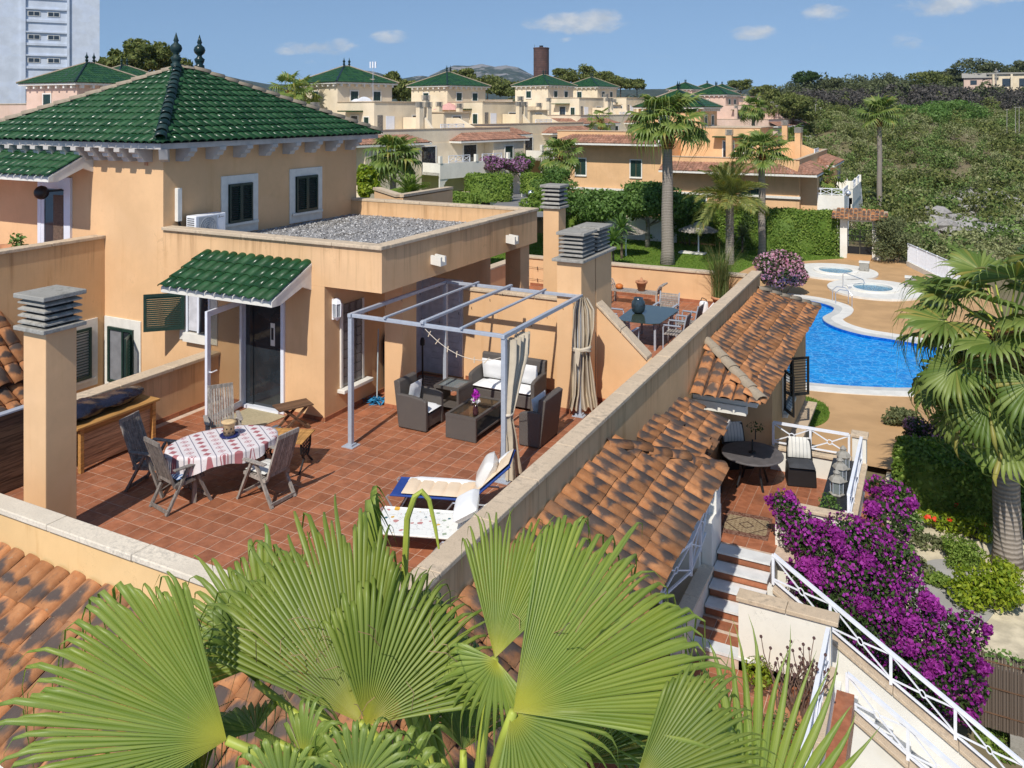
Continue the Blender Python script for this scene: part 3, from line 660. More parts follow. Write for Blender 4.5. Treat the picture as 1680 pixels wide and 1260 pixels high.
def feather_palm(name, label, x, y, z, h, r0, n, L, seed=1, group=None, mat='feather', elev=(-.35, 1.25), leaflet=.26):
    t = T(name, label, 'palm tree', (x, y, z), group); r = random.Random(seed); mb = MB()
    mb.tube([(0, 0, -.2), (.02, 0, h * .5), (0, 0, h)], [r0 * 1.2, r0, r0 * .95], 12)
    for i in range(int(h * 14)): a = i * 2.4; q = Vector((math.cos(a) * r0 * .9, math.sin(a) * r0 * .9, h * .35 + i * .65 * h / (h * 14))); mb.bar(q, q + Vector((math.cos(a) * .09, math.sin(a) * .09, .10)), .09, .04)
    mb.build('trunk', M['trunk'], t, False)
    ms = [feather_mesh('frond', M[mat], 1., 34, leaflet, seed + i, a) for i, a in enumerate((.35, .6, .8))]
    for i in range(n):
        a = i * 2.39996 + r.uniform(-.2, .2); e = elev[1] + (elev[0] - elev[1]) * (i / n) ** .9; d = Vector((math.cos(a) * math.cos(e), math.sin(a) * math.cos(e), math.sin(e)))
        f = link('frond', ms[i % 3 if e < .9 else 0], t); f.matrix_basis = leaf_matrix((0, 0, h), d, (0, 0, 1) if abs(d.z) < .95 else (math.cos(a), math.sin(a), 0)) @ Matrix.Rotation(r.uniform(-.5, .5), 4, 'Y') @ Matrix.Diagonal((L * r.uniform(.85, 1.1),) * 3 + (1,))
    return t

# ---------------------------------------------------------------- generators: tiled roofs
def tile_mesh(name, mat, w, L, hgt, thick=.016, lift=.03, n=6, taper=.9):
    """a barrel tile: arched, open below, its lower lip showing its thickness; x across, y up the slope"""
    V = []; F = []
    for j, (y, k, dz) in enumerate(((0, 1., lift), (L, taper, 0.))):
        for i in range(n + 1):
            a = math.pi * (i / n); c = -math.cos(a) * w / 2 * k; s = math.sin(a) ** .8 * hgt * k + dz; V.append((c, y, s))
    m = n + 1
    for i in range(n): F.append((i, i + 1, m + i + 1, m + i))
    k0 = len(V)
    for i in range(n + 1):
        a = math.pi * (i / n); V.append((-math.cos(a) * (w / 2 - thick), 0.004, math.sin(a) ** .8 * (hgt - thick) + lift - .004))
    for i in range(n): F.append((k0 + i, k0 + i + 1, i + 1, i))
    return fastmesh(name, np.array(V), np.array(F), mat, False)
TM = {}
def tmesh(kind):
    if kind not in TM:
        TM[kind] = {'red': lambda: tile_mesh('roof_tile', M['roof'], .262, .50, .074, .016, .022, 7, .95), 'green': lambda: tile_mesh('green_tile', M['green'], .225, .39, .062, .014, .03),
                    'ridge': lambda: tile_mesh('ridge_tile', M['mortar'], .27, .46, .10), 'redridge': lambda: tile_mesh('ridge_tile', M['roof'], .27, .46, .10), 'greenridge': lambda: tile_mesh('ridge_tile', M['greenridge'], .25, .40, .11, .016, .04)}[kind]()
    return TM[kind]
def inpoly(x, y, p):
    c = False; j = len(p) - 1
    for i in range(len(p)):
        if (p[i][1] > y) != (p[j][1] > y) and x < (p[j][0] - p[i][0]) * (y - p[i][1]) / (p[j][1] - p[i][1]) + p[i][0]: c = not c
        j = i
    return c
def lay_tiles(parent, O, u, v, poly, kind, pitch, exp, name='roof_tile', jit=.012, base=None, cap=None, y0=-.06, slack=.1):
    """tiles over the (along-eave, up-slope) polygon poly of the plane O + a*u + b*v; returns how many"""
    O = Vector(O); u = Vector(u).normalized(); v = Vector(v).normalized(); n = u.cross(v).normalized(); me = tmesh(kind)
    A0 = min(p[0] for p in poly); A1 = max(p[0] for p in poly); B1 = max(p[1] for p in poly); cnt = 0
    if base:
        mb = MB(); mb.extrude([O + u * a + v * b + n * .004 for a, b in poly], n * -.05); b_ = mb.build('roof_deck', base, parent if parent.type != 'EMPTY' else parent)
    rows = []
    j = 0
    while j * exp < B1 - .05:
        na = int(round((A1 - A0) / pitch))
        for i in range(na):
            a = A0 + (i + .5) * (A1 - A0) / na; b = j * exp
            if inpoly(a, b + exp * .5, poly) or inpoly(a - pitch * slack * 3, b + exp * .3, poly) or inpoly(a + pitch * slack * 3, b + exp * .3, poly): rows.append((a, b))
        j += 1
    for a, b in rows:
        o = bpy.data.objects.new(name, me); C.objects.link(o); o.parent = parent
        p = O + u * (a + R.uniform(-1, 1) * jit * .4) + v * (b + y0 + R.uniform(-1, 1) * jit) + n * .008
        Mx = frame_m(p, u, v, n) @ Matrix.Rotation(R.uniform(-1, 1) * jit * 1.2, 4, 'Z') @ Matrix.Rotation(R.uniform(-1, 1) * jit, 4, 'Y')
        o.matrix_basis = (Matrix.Translation(-Vector(parent.location)) @ Mx) if parent.type == 'EMPTY' else Mx
    return len(rows)
def ridge_row(parent, p, q, kind, exp=.36, up=(0, 0, 1), name='ridge_tile', jit=.015, lift=.03):
    p = Vector(p); q = Vector(q); d = (q - p); L = d.length; d.normalize(); x = d.cross(Vector(up)).normalized(); z = x.cross(d)
    for i in range(max(1, int(L / exp))):
        o = bpy.data.objects.new(name, tmesh(kind)); C.objects.link(o); o.parent = parent; Mx = frame_m(p + d * (i * L / max(1, int(L / exp))) + z * (lift + R.uniform(-.5, .5) * jit), x, d, z) @ Matrix.Rotation(R.uniform(-1, 1) * jit, 4, 'Z')
        o.matrix_basis = (Matrix.Translation(-Vector(parent.location)) @ Mx) if parent.type == 'EMPTY' else Mx
def corrugated(mb, O, u, v, poly_w, L0, pitch, amp, rows, a0=0., taper=(0., 0.)):
    """a far roof slope as real barrel relief in one mesh: trapezoid poly_w wide at the eave, L0 long, narrowing by taper at each end"""
    O = Vector(O); u = Vector(u).normalized(); v = Vector(v).normalized(); n = u.cross(v).normalized(); nc = int(poly_w / pitch)
    for i in range(nc):
        a, b = i * pitch, (i + 1) * pitch
        lim = L0
        if taper[0] > 0: lim = min(lim, L0 * (a + pitch / 2) / taper[0])
        if taper[1] > 0: lim = min(lim, L0 * (poly_w - a - pitch / 2) / taper[1])
        for j in range(rows):
            y0, y1 = L0 * j / rows, min(L0 * (j + 1) / rows, lim)
            if y1 <= y0: break
            q = lambda x, y, z: O + u * x + v * y + n * z
            m = (a + b) / 2; t = amp * .3
            mb.add([q(a, y0, 0 + t), q(a + pitch * .25, y0, amp * .8 + t), q(m + pitch * .25, y0, amp * .8 + t), q(b, y0, t), q(a, y1, 0), q(a + pitch * .25, y1, amp * .8), q(m + pitch * .25, y1, amp * .8), q(b, y1, 0), q(a, y0, -.02), q(b, y0, -.02)],
                   [(0, 1, 5, 4), (1, 2, 6, 5), (2, 3, 7, 6), (8, 9, 3, 2), (8, 2, 1, 0)])
    return mb

# ---------------------------------------------------------------- generators: joinery and rails
def shutter(parent, p, along, w, h, n=14, mat='shutter', open_=False):
    """louvred leaf hinged at p (its lower corner), its width along the unit vector along; slats are sub-parts"""
    a = Vector(along).normalized(); nrm = a.cross(Vector((0, 0, 1))); p = Vector(p); t = .035
    q = lambda s, z, k: p + a * s + Vector((0, 0, z)) + nrm * k
    mb = MB(); F = lambda s0, s1, z0, z1: mb.extrude([q(s0, z0, -t / 2), q(s1, z0, -t / 2), q(s1, z1, -t / 2), q(s0, z1, -t / 2)], nrm * t)
    f = min(.06, w * .12); F(0, f, 0, h); F(w - f, w, 0, h); F(f, w - f, 0, f * 1.3); F(f, w - f, h - f * 1.1, h)
    fr = mb.build('shutter', M[mat], parent)
    sp = (h - 2.4 * f) / n; sm = MB().bar((0, 0, 0), (w - 2 * f, 0, 0), .040, .008).mesh('slat', M[mat])
    for i in range(n):
        o = link('slat', sm, fr); o.matrix_basis = frame_m(q(f, 1.3 * f + sp * (i + .5), 0), a, nrm, Vector((0, 0, 1))) @ Matrix.Rotation(rad(40), 4, 'X')
    return fr
def railing(name, label, pts, h=.6, group=None, loc=None, bays=None, post=.05):
    """white metal railing: rails, posts and a cross with a ring in every bay, along a line of points at its foot"""
    t = T(name, label, 'railing', loc or pts[0], group); up = Vector((0, 0, 1))
    rings = []
    for k in range(len(pts) - 1):
        p, q = Vector(pts[k]), Vector(pts[k + 1]); d = q - p; L = d.length; nb = max(1, round(L / .95)); nb = bays[k] if bays else nb
        mb = MB().bar(p + up * h, q + up * h, .065, .055); mb.build('top_rail', M['white'], t)
        MB().bar(p + up * .08, q + up * .08, .04, .03).build('bottom_rail', M['white'], t)
        for i in range(nb):
            a, b = p + d * (i / nb), p + d * ((i + 1) / nb)
            if i or k == 0: MB().bar(a, a + up * h, post).build('post', M['white'], t)
            m = (a + b) / 2 + up * (h * .54); e = .09; dd = d.normalized(); mb = MB()
            for s, z in ((a, .1), (a, h - .03), (b, .1), (b, h - .03)):
                c = s + up * z; mb.bar(c, m + (c - m).normalized() * (e * .6), .026, .022)
            rg = []
            for g in range(13): w = 2 * math.pi * g / 12; rg.append(m + dd * (math.cos(w) * .055) + up * (math.sin(w) * .055))
            mb.tube(rg, .012, 5, False); mb.build('cross_brace', M['white'], t)
        MB().bar(q, q + up * h, post).build('post', M['white'], t)
    return t
def coping(parent, p, q, w, z, th=.07, mat='coping', step=1.0, name='coping_stone'):
    """stones in a row on top of a wall, from p to q (x, y), w wide, upper face at z"""
    p = Vector((p[0], p[1], 0)); q = Vector((q[0], q[1], 0)); d = q - p; L = d.length; d.normalize(); a = Vector((-d.y, d.x, 0)); n = max(1, round(L / step))
    for i in range(n):
        s, e = L * i / n + .003, L * (i + 1) / n - .003; dz = R.uniform(-.003, .003); dl = R.uniform(-.004, .004)
        pts = [p + d * s + a * (w / 2 + dl), p + d * s - a * (w / 2 - dl), p + d * e - a * (w / 2 - dl), p + d * e + a * (w / 2 + dl)]
        o = MB().prism([(v.x, v.y) for v in pts], z - th, z + dz).build(name, M[mat], parent, bevel=.012)
# ================================================================ THE MAIN HOUSE (tower, flat block, lower roofs)
def B(name, mat, parent, *boxes, bevel=0., label=None, world=True):
    mb = MB()
    for b in boxes: mb.box(*b)
    return mb.build(name, M[mat] if isinstance(mat, str) else mat, parent, world, bevel=bevel, label=label)
def chimney(label, x0, x1, y0, y1, z0, z1, ncap=4, caph=.44, group='chimneys with louvred caps', mat='stucco', slabs=True, root=None, over=.09):
    t = root or T('chimney', label, 'chimney', ((x0 + x1) / 2, (y0 + y1) / 2, z0), group)
    B('shaft', mat, t, (x0, x1, y0, y1, z0, z1), bevel=.01)
    if slabs: B('base_slab', 'concrete', t, (x0 - over, x1 + over, y0 - over, y1 + over, z1 + .001, z1 + .06), bevel=.01)
    cx, cy, hx, hy = (x0 + x1) / 2, (y0 + y1) / 2, (x1 - x0) / 2 + over * .55, (y1 - y0) / 2 + over * .55
    h = (caph - .06) / ncap; zz = z1 + .062
    B('flue', 'dark', t, (cx - hx * .72, cx + hx * .72, cy - hy * .72, cy + hy * .72, zz, z1 + caph))
    for i in range(ncap):
        a = zz + i * h + h * .38; b = a + h * .5; k = .84
        mb = MB(); mb.add([(cx - hx, cy - hy, a), (cx + hx, cy - hy, a), (cx + hx, cy + hy, a), (cx - hx, cy + hy, a), (cx - hx, cy - hy, a + .02), (cx + hx, cy - hy, a + .02), (cx + hx, cy + hy, a + .02), (cx - hx, cy + hy, a + .02), (cx - hx * k, cy - hy * k, b), (cx + hx * k, cy - hy * k, b), (cx + hx * k, cy + hy * k, b), (cx - hx * k, cy + hy * k, b)],
                          [(3, 2, 1, 0), (8, 9, 10, 11)] + [(i_, (i_ + 1) % 4, 4 + (i_ + 1) % 4, 4 + i_) for i_ in range(4)] + [(4 + i_, 4 + (i_ + 1) % 4, 8 + (i_ + 1) % 4, 8 + i_) for i_ in range(4)])
        mb.build('louvre', M['concrete'], t)
    B('cap_slab', 'concrete', t, (cx - hx - over * .45, cx + hx + over * .45, cy - hy - over * .45, cy + hy + over * .45, z1 + caph + .02, z1 + caph + .085), bevel=.012)
    return t
def finial(parent, p, k=1.):
    MB().lathe([(.13, 0), (.13, .10), (.09, .13), (.12, .20), (.14, .27), (.07, .33), (.06, .37), (.13, .44), (.155, .52), (.13, .60), (.06, .66), (.05, .69), (.07, .72), (.045, .80), (.004, .94)], 14, (0, 0, 0)).build('finial', M['greenridge'], parent, False, True).location = Vector(p) - (Vector(parent.location) if parent.type == 'EMPTY' else Vector())
    return
ho = T('house', 'orange stucco house with green tiled tower, flat gravel roof block and roof terrace', 'house', (-12, 13, -5))
TX0, TX1, TY0, TY1 = -21.0, -14.85, 12.62, 19.36
B('wall', 'stucco', ho, (TX0, TX1, TY0, TY1, -5.0, 5.16), label='tower of orange stucco')
B('wall', 'stucco', ho, (TX1, -10.44, TY0, 16.05, -5., 2.6), (TX1, -10.46, 16.05, TY1, -5., 2.598))
B('wall', 'stucco_roof', ho, (TX1, -9.1, TY0, TY0 + .23, 2.602, 3.40), (-9.33, -9.1, TY0 + .23, TY1, 2.602, 3.40), (TX1, -9.33, TY1 - .23, TY1, 2.602, 3.40), (TX1, -9.33, TY0 + .23, TY1 - .23, 2.604, 2.95), label='parapet of the flat roof')
B('pillar', 'stucco', ho, (-9.88, -9.45, 13.8, 14.3, 0, 2.6)); B('pillar', 'stucco', ho, (-9.62, -9.2, 18.6, 19.1, 0, 2.6))
coping(ho, (TX1, TY0 + .09), (-9.07, TY0 + .09), .30, 3.475, .07, 'coping', 1.2); coping(ho, (-9.22, TY0 + .24), (-9.22, TY1 - .24), .30, 3.475, .07, 'coping', 1.2); coping(ho, (TX1, TY1 - .09), (-9.07, TY1 - .09), .30, 3.475, .07, 'coping', 1.2)
gv = B('gravel', 'gravel', ho, (TX1, -9.33, TY0 + .23, TY1 - .23, 2.951, 3.02)); gv['kind'] = 'stuff'
n = 9000; P = np.stack([rng.uniform(TX1 + .02, -9.36, n), rng.uniform(TY0 + .26, TY1 - .26, n), rng.uniform(3.015, 3.035, n)], 1)
V, F = leaves_at(P, np.tile([0, 0, 1.], (n, 1)), .026, .8, .6)
gs = link('gravel', fastmesh('gravel', V, F, plain('gravel_stone', (.40, .39, .38), .95, 0, .1, .1, objvar=.45)), ho, True); gs['kind'] = 'stuff'
# water spouts on the side fascia
for y, z in ((14.4, 2.96), (17.72, 2.92)):
    MB().extrude([(-9.11, y - .11, z - .09), (-9.11, y + .11, z - .09), (-9.11, y + .11, z + .09), (-9.11, y + .05, z + .09), (-9.11, y + .05, z - .02), (-9.11, y - .05, z - .02), (-9.11, y - .05, z + .09), (-9.11, y - .11, z + .09)], (.25, 0, -.03)).build('spout', M['trim'], ho)
# tower roof
EZ = 5.30; EX0, EX1, EY0, EY1 = -21.5, -14.35, 12.12, 19.86; HW = (EX1 - EX0) / 2; RZ = 7.06; SL = math.hypot(HW, RZ - EZ); W7 = EY1 - EY0
rp = [(EX0, EY0, EZ), (EX1, EY0, EZ), (EX1, EY1, EZ), (EX0, EY1, EZ), (EX0 + HW, EY0 + HW, RZ), (EX0 + HW, EY1 - HW, RZ)]
tr = MB().add(rp, [(0, 1, 4), (1, 2, 5, 4), (2, 3, 5), (3, 0, 4, 5), (3, 2, 1, 0)]).build('tower_roof', M['greenridge'], ho)
uf, vf = Vector((1, 0, 0)), Vector((0, HW, RZ - EZ)).normalized()
n1 = lay_tiles(tr, (EX0, EY0, EZ), uf, vf, [(0, 0), (2 * HW, 0), (HW, SL)], 'green', .238, .335, 'green_tile')
n2 = lay_tiles(tr, (EX1, EY0, EZ), (0, 1, 0), Vector((-HW, 0, RZ - EZ)).normalized(), [(0, 0), (W7, 0), (W7 - HW, SL), (HW, SL)], 'green', .238, .335, 'green_tile')
mb = MB(); corrugated(mb, (EX1, EY1, EZ + .01), (-1, 0, 0), (0, -HW, RZ - EZ), 2 * HW, SL, .238, .06, 11, taper=(HW, HW)); corrugated(mb, (EX0, EY1, EZ + .01), (0, -1, 0), (HW, 0, RZ - EZ), W7, SL, .238, .06, 11, taper=(HW, HW))
mb.build('green_tile', M['green'], tr)['kind'] = 'stuff'
ridge_row(tr, (EX1 + .02, EY0 - .02, EZ + .04), (EX0 + HW, EY0 + HW, RZ + .04), 'greenridge', .34)
ridge_row(tr, (EX0, EY0, EZ + .02), (EX0 + HW, EY0 + HW, RZ), 'ridge', .36); ridge_row(tr, (EX1, EY1, EZ + .02), (EX0 + HW, EY1 - HW, RZ), 'ridge', .36); ridge_row(tr, (EX0 + HW, EY0 + HW, RZ), (EX0 + HW, EY1 - HW, RZ), 'ridge', .36)
finial(tr, (EX0 + HW, EY0 + HW - .05, RZ + .05)); finial(tr, (EX0 + HW, EY1 - HW + .15, RZ + .05))
B('eave', 'eave', ho, (EX0 + .06, EX1 - .06, EY0 + .06, EY1 - .06, 5.17, 5.29))
def corbel(parent, p, d):
    d = Vector(d); s = Vector((-d.y, d.x, 0)); p = Vector(p) - s * .09
    prof = [(0, 0), (.46, 0), (.46, -.08), (.38, -.12), (.36, -.19), (.27, -.21), (.22, -.30), (0, -.30)]
    MB().extrude([p + d * a + Vector((0, 0, b)) for a, b in prof], s * .18).build('corbel', M['eave'], parent)
for i in range(13): corbel(ho, (TX1 - .42 - i * .48, TY0, 5.169), (0, -1, 0))
for i in range(8): corbel(ho, (TX1, TY0 + .42 + i * .84, 5.169), (1, 0, 0))
MB().extrude([(TX1 - .06, TY0 - .0, 5.169), (TX1 + .40, TY0 - .46, 5.169), (TX1 + .32, TY0 - .38, 4.95), (TX1, TY0 - .06, 4.87)], (.12, .12, 0)).build('corbel', M['eave'], ho)
# tower windows with closed shutters, on the side above the gravel roof
for y0, y1, z0, z1 in ((14.24, 15.42, 3.03, 4.44), (16.55, 17.82, 3.03, 4.46)):
    w = B('window', 'trim', ho, (TX1, TX1 + .035, y0, y1, z0 + .02, z1), bevel=.006)
    B('sill', 'trim', w, (TX1 + .036, TX1 + .10, y0 + .05, y1 - .05, z0 + .22, z0 + .28))
    mb = MB()
    ym = (y0 + y1) / 2
    shutter(ho, (TX1 + .062, y0 + .22, z0 + .29), (0, 1, 0), ym - y0 - .222, z1 - z0 - .50, 15); shutter(ho, (TX1 + .062, ym + .002, z0 + .29), (0, 1, 0), ym - y0 - .222, z1 - z0 - .50, 15)
    B('reveal', 'black', w, (TX1 + .036, TX1 + .04, y0 + .2, y1 - .2, z0 + .29, z1 - .2))
# conduit and pipe beside the air conditioner
B('conduit', 'trim', ho, (TX1 + .002, TX1 + .10, 12.92, 13.04, 3.55, 4.28), bevel=.008); MB().tube([(TX1 + .06, 12.98, 3.56), (TX1 + .07, 13.02, 3.40), (TX1 + .16, 13.10, 3.30)], .03, 8).build('pipe', M['black'], ho)
B('vent_pipe', 'clay', ho, (-15.42, -15.32, TY0 - .02, TY0, 4.78, 4.90))
# ---- front wall openings
w = B('window', 'trim', ho, (-16.71, -15.53, TY0 - .03, TY0, -.3, 1.35), bevel=.006, label='window with one shutter leaf swung open')
B('frame', 'shutter', w, (-16.56, -16.50, TY0 - .075, TY0 - .031, -.1, 1.14), (-15.80, -15.74, TY0 - .075, TY0 - .031, -.1, 1.14), (-16.50, -15.80, TY0 - .075, TY0 - .031, 1.08, 1.14), (-16.50, -15.80, TY0 - .075, TY0 - .031, -.1, -.04), (-16.10, -16.05, TY0 - .07, TY0 - .031, -.04, 1.08))
B('blind', plain('grey_blind', (.20, .20, .21), .7), w, (-16.50, -16.10, TY0 - .04, TY0 - .0305, -.04, 1.08)); B('pane', 'window', w, (-16.05, -15.80, TY0 - .045, TY0 - .0305, -.04, 1.08))
shutter(ho, (-15.80, TY0 - .08, -.06), (.62, -.78, 0), .42, 1.12, 15)
w = B('window', 'trim', ho, (-14.32, -14.13, TY0 - .03, TY0, 1.12, 2.3), (-13.42, -13.23, TY0 - .03, TY0, 1.12, 2.3), (-14.13, -13.42, TY0 - .03, TY0, 2.12, 2.3), (-14.13, -13.42, TY0 - .12, TY0, 1.12, 1.30), label='small window with a louvred leaf swung out over the side wall')
B('pane', 'window', w, (-14.13, -13.42, TY0 - .012, TY0 - .002, 1.31, 2.12)); B('frame', 'whitealu', w, (-14.12, -14.07, TY0 - .04, TY0 - .013, 1.31, 2.11), (-13.80, -13.74, TY0 - .04, TY0 - .013, 1.31, 2.11), (-13.48, -13.43, TY0 - .04, TY0 - .013, 1.31, 2.11))
B('net_curtain', plain('net_curtain', (.55, .54, .56), .9), w, (-14.06, -13.81, TY0 - .018, TY0 - .0125, 1.34, 2.06))
shutter(ho, (-14.14, TY0 - .06, 1.36), (-.72, -.70, 0), .80, .78, 15)
# terrace door: dark sheet standing in for the unlit room, white frame, leaf standing open
d0, d1 = -12.50, -11.44
dr = B('door', 'whitealu', ho, (d0 - .02, d0 + .06, TY0 - .05, TY0 + .02, 0, 2.24), (d1 - .06, d1 + .02, TY0 - .05, TY0 + .02, 0, 2.24), (d0 + .06, d1 - .06, TY0 - .05, TY0 + .02, 2.16, 2.24), (d0 + .06, d1 - .06, TY0 - .12, TY0 + .0, .0, .06), label='white terrace door with its glazed leaf open')
B('dark_doorway', 'window', dr, (d0 + .06, d1 - .06, TY0 - .008, TY0 - .002, .06, 2.16))
B('pane', 'window', dr, (d0 + .07, d0 + .26, TY0 - .03, TY0 - .012, .06, 2.16)); 
B('picture', 'trim', dr, (-11.79, -11.68, TY0 - .014, TY0 - .009, 1.30, 1.75)); B('figure', 'black', dr, (-11.77, -11.71, TY0 - .018, TY0 - .0145, 1.42, 1.66))
hx, hy = d0, TY0 - .06; L = 1.16; a = Vector((.16, -.987, 0)); nrm = Vector((.987, .16, 0))
def leafbar(mb, s0, s1, z0, z1, t=.055): p = Vector((hx, hy, 0)); mb.extrude([p + a * s0 + Vector((0, 0, z0)), p + a * s1 + Vector((0, 0, z0)), p + a * s1 + Vector((0, 0, z1)), p + a * s0 + Vector((0, 0, z1))], nrm * t)
mb = MB(); leafbar(mb, 0, .10, .03, 2.18); leafbar(mb, L - .11, L, .03, 2.18); leafbar(mb, .10, L - .11, .03, .14); leafbar(mb, .10, L - .11, 2.07, 2.18); mb.build('door_leaf', M['whitealu'], dr, bevel=.006)
mb = MB(); leafbar(mb, .101, L - .111, .141, 2.069, .012); mb.build('pane', glassy('door_glass', (.35, .36, .36), .03, .18), dr)
p = Vector((hx, hy, 1.02)) + a * (L - .06) + nrm * .055; MB().tube([p, p + nrm * .06, p + nrm * .065 - a * .14], .012, 6).build('handle', M['white'], dr)
# skirting of the terrace walls
def skirt(parent, p, q, h=.085, t=.014, step=.2625, z=0.):
    p = Vector((p[0], p[1], 0)); q = Vector((q[0], q[1], 0)); d = q - p; L = d.length; d.normalize(); o = Vector((d.y, -d.x, 0)); n = max(1, round(L / step)); mb = MB()
    for i in range(n):
        s, e = p + d * (L * i / n + .003), p + d * (L * (i + 1) / n - .003); mb.prism([(s.x, s.y), (s.x + o.x * t, s.y + o.y * t), (e.x + o.x * t, e.y + o.y * t), (e.x, e.y)], z + .005, z + h)
    mb.build('skirting', M['floor'], parent)
skirt(ho, (-13.2, TY0), (d0 - .05, TY0)); skirt(ho, (d1 + .05, TY0), (-10.44, TY0)); skirt(ho, (-10.44, TY0), (-10.44, 16.05)); skirt(ho, (-9.88, 13.8), (-9.45, 13.8)); skirt(ho, (-9.45, 13.8), (-9.45, 14.3))
# glass-block window in the side wall, with its sill
gb = B('window', 'trim', ho, (-10.44, -10.40, 13.08, 13.14, .52, 2.16), (-10.44, -10.40, 13.76, 13.82, .52, 2.16), label='tall glass block window'); B('sill', 'trim', gb, (-10.44, -10.26, 13.0, 13.95, .44, .51), bevel=.01)
k = MB().box(-10.438, -10.405, .01, .195, .005, .175).mesh('glass_block', M['blockglass'])
for j in range(9):
    for i in range(3): o = link('glass_block', k, gb); o.location = (0, 13.15 + i * .203, .53 + j * .18)
# niche beyond the pillar: pale panelled door
nd = B('door', plain('grey_white_door', (.50, .50, .53), .6), ho, (-10.42, -9.36, 16.0, 16.048, .05, 2.2), label='pale grey ribbed door in the shaded niche')
for i in range(15): B('slat', plain('grey_white_door', (.50, .50, .53), .6) if i == 0 else bpy.data.materials['grey_white_door'], nd, (-10.16, -9.42, 15.985, 15.9995, .12 + i * .137, .12 + i * .137 + .128))
MB().tube([(-10.3, 15.99, 1.15), (-10.3, 15.93, 1.15), (-10.18, 15.93, 1.15)], .012, 6).build('handle', M['black'], nd)
B('jamb', bpy.data.materials['grey_white_door'], nd, (-10.437, -10.42, 14.9, 16.0, .05, 2.2))
# canopies of green tiles on brackets
def canopy(x0, x1, yw, ye, zt, ze, rows=4, xs=True):
    u = Vector((1, 0, 0)); v = Vector((0, yw - ye, zt - ze)); L = v.length; v.normalize(); w = x1 - x0
    m = MB(); m.extrude([(x1 - .02, yw, zt - .02), (x1 - .02, ye + .03, ze - .03), (x1 - .02, ye + .03, ze - .13), (x1 - .02, ye + .25, ze - .13), (x1 - .02, yw - .25, zt - .42), (x1 - .02, yw, zt - .52)], (-.10, 0, 0)); m.extrude([(x0 + .12, yw, zt - .02), (x0 + .12, ye + .03, ze - .03), (x0 + .12, ye + .03, ze - .13), (x0 + .12, ye + .25, ze - .13), (x0 + .12, yw - .25, zt - .42), (x0 + .12, yw, zt - .52)], (-.10, 0, 0))
    m.extrude([(x0, ye + .02, ze - .02), (x0, ye + .02, ze - .12), (x0, ye + .14, ze - .12), (x0, ye + .14, ze + .05)], (w, 0, 0)); m.extrude([(x0 + .01, yw, zt - .01), (x0 + .01, ye + .03, ze - .01), (x0 + .01, ye + .03, ze - .05), (x0 + .01, yw, zt - .06)], (w - .02, 0, 0))
    c = m.build('canopy', M['trim'], ho); lay_tiles(c, (x0, ye, ze), u, v, [(0, 0), (w, 0), (w, L), (0, L)], 'green', .245, L / rows, 'green_tile')
canopy(-13.62, -10.74, TY0, 11.5, 3.03, 2.52); canopy(-22.4, -17.1, TY0, 11.5, 5.10, 4.55)
# air conditioner on the gravel
ac = T('air_conditioner', 'white outdoor air conditioner unit on the gravel roof below the shuttered window', 'air conditioner', (-14.3, 13.5, 3.03))
B('casing', 'white', ac, (-14.72, -14.42, 13.12, 13.98, 3.10, 3.66), bevel=.015); B('foot', 'black', ac, (-14.7, -14.44, 13.2, 13.26, 3.03, 3.10)); B('foot', 'black', ac, (-14.7, -14.44, 13.84, 13.9, 3.03, 3.10))
mb = MB()
for i in range(9): g = rad(40 * i); mb.bar((-14.415, 13.46, 3.38), (-14.415, 13.46 + .23 * math.cos(g), 3.38 + .23 * math.sin(g)), .012, .008)
for rr in (.08, .13, .18, .23): mb.tube([(-14.412, 13.46 + rr * math.cos(rad(20 * i)), 3.38 + rr * math.sin(rad(20 * i))) for i in range(19)], .006, 4, False)
mb.build('fan_grille', plain('ac_grille', (.36, .37, .38), .5), ac); B('fan_panel', plain('ac_panel', (.48, .49, .50), .5), ac, (-14.419, -14.416, 13.2, 13.72, 3.13, 3.63))
mb = MB()
for i in range(11): mb.box(-14.68, -14.47, 13.116, 13.1185, 3.14 + i * .045, 3.16 + i * .045)
mb.build('side_grille', M['black'], ac); 
# a small emblem: three lozenges and a line of lettering, as on the unit
mb = MB()
for a_ in (90, 210, 330):
    c0 = Vector((0, math.cos(rad(a_)) * .018, math.sin(rad(a_)) * .018)); e0 = Vector((0, math.cos(rad(a_)), math.sin(rad(a_)))) * .018; s0 = Vector((0, -math.sin(rad(a_)), math.cos(rad(a_)))) * .010; cc = Vector((-14.4155, 13.79, 3.58))
    mb.add([cc + c0 - e0, cc + c0 + s0, cc + c0 + e0, cc + c0 - s0], [(0, 1, 2, 3)])
for i in range(8): mb.box(-14.4158, -14.4150, 13.825 + i * .014, 13.835 + i * .014, 3.572, 3.586)
mb.build('emblem', plain('emblem_dark', (.12, .10, .10), .5), ac)
# wall lantern
wl = T('wall_lamp', 'white half lantern wall lamp on the orange wall under the roof overhang', 'wall lamp', (-10.44, 12.9, 2.1))
MB().lathe([(.02, -.20), (.05, -.17), (.09, -.12)], 6, (-10.36, 12.9, 2.1)).lathe([(.10, .13), (.07, .2), (.02, .24)], 6, (-10.36, 12.9, 2.1)).box(-10.44, -10.40, 12.84, 12.96, 1.92, 2.32).build('body', M['white'], wl)
mb = MB()
for i in range(6): g = rad(60 * i); mb.bar((-10.36 + .085 * math.cos(g), 12.9 + .085 * math.sin(g), 1.98), (-10.36 + .095 * math.cos(g), 12.9 + .095 * math.sin(g), 2.23), .016)
mb.build('cage', M['white'], wl); MB().lathe([(.07, -.115), (.08, .125)], 6, (-10.36, 12.9, 2.1)).build('glass', plain('lamp_glass', (.30, .32, .34), .1), wl)
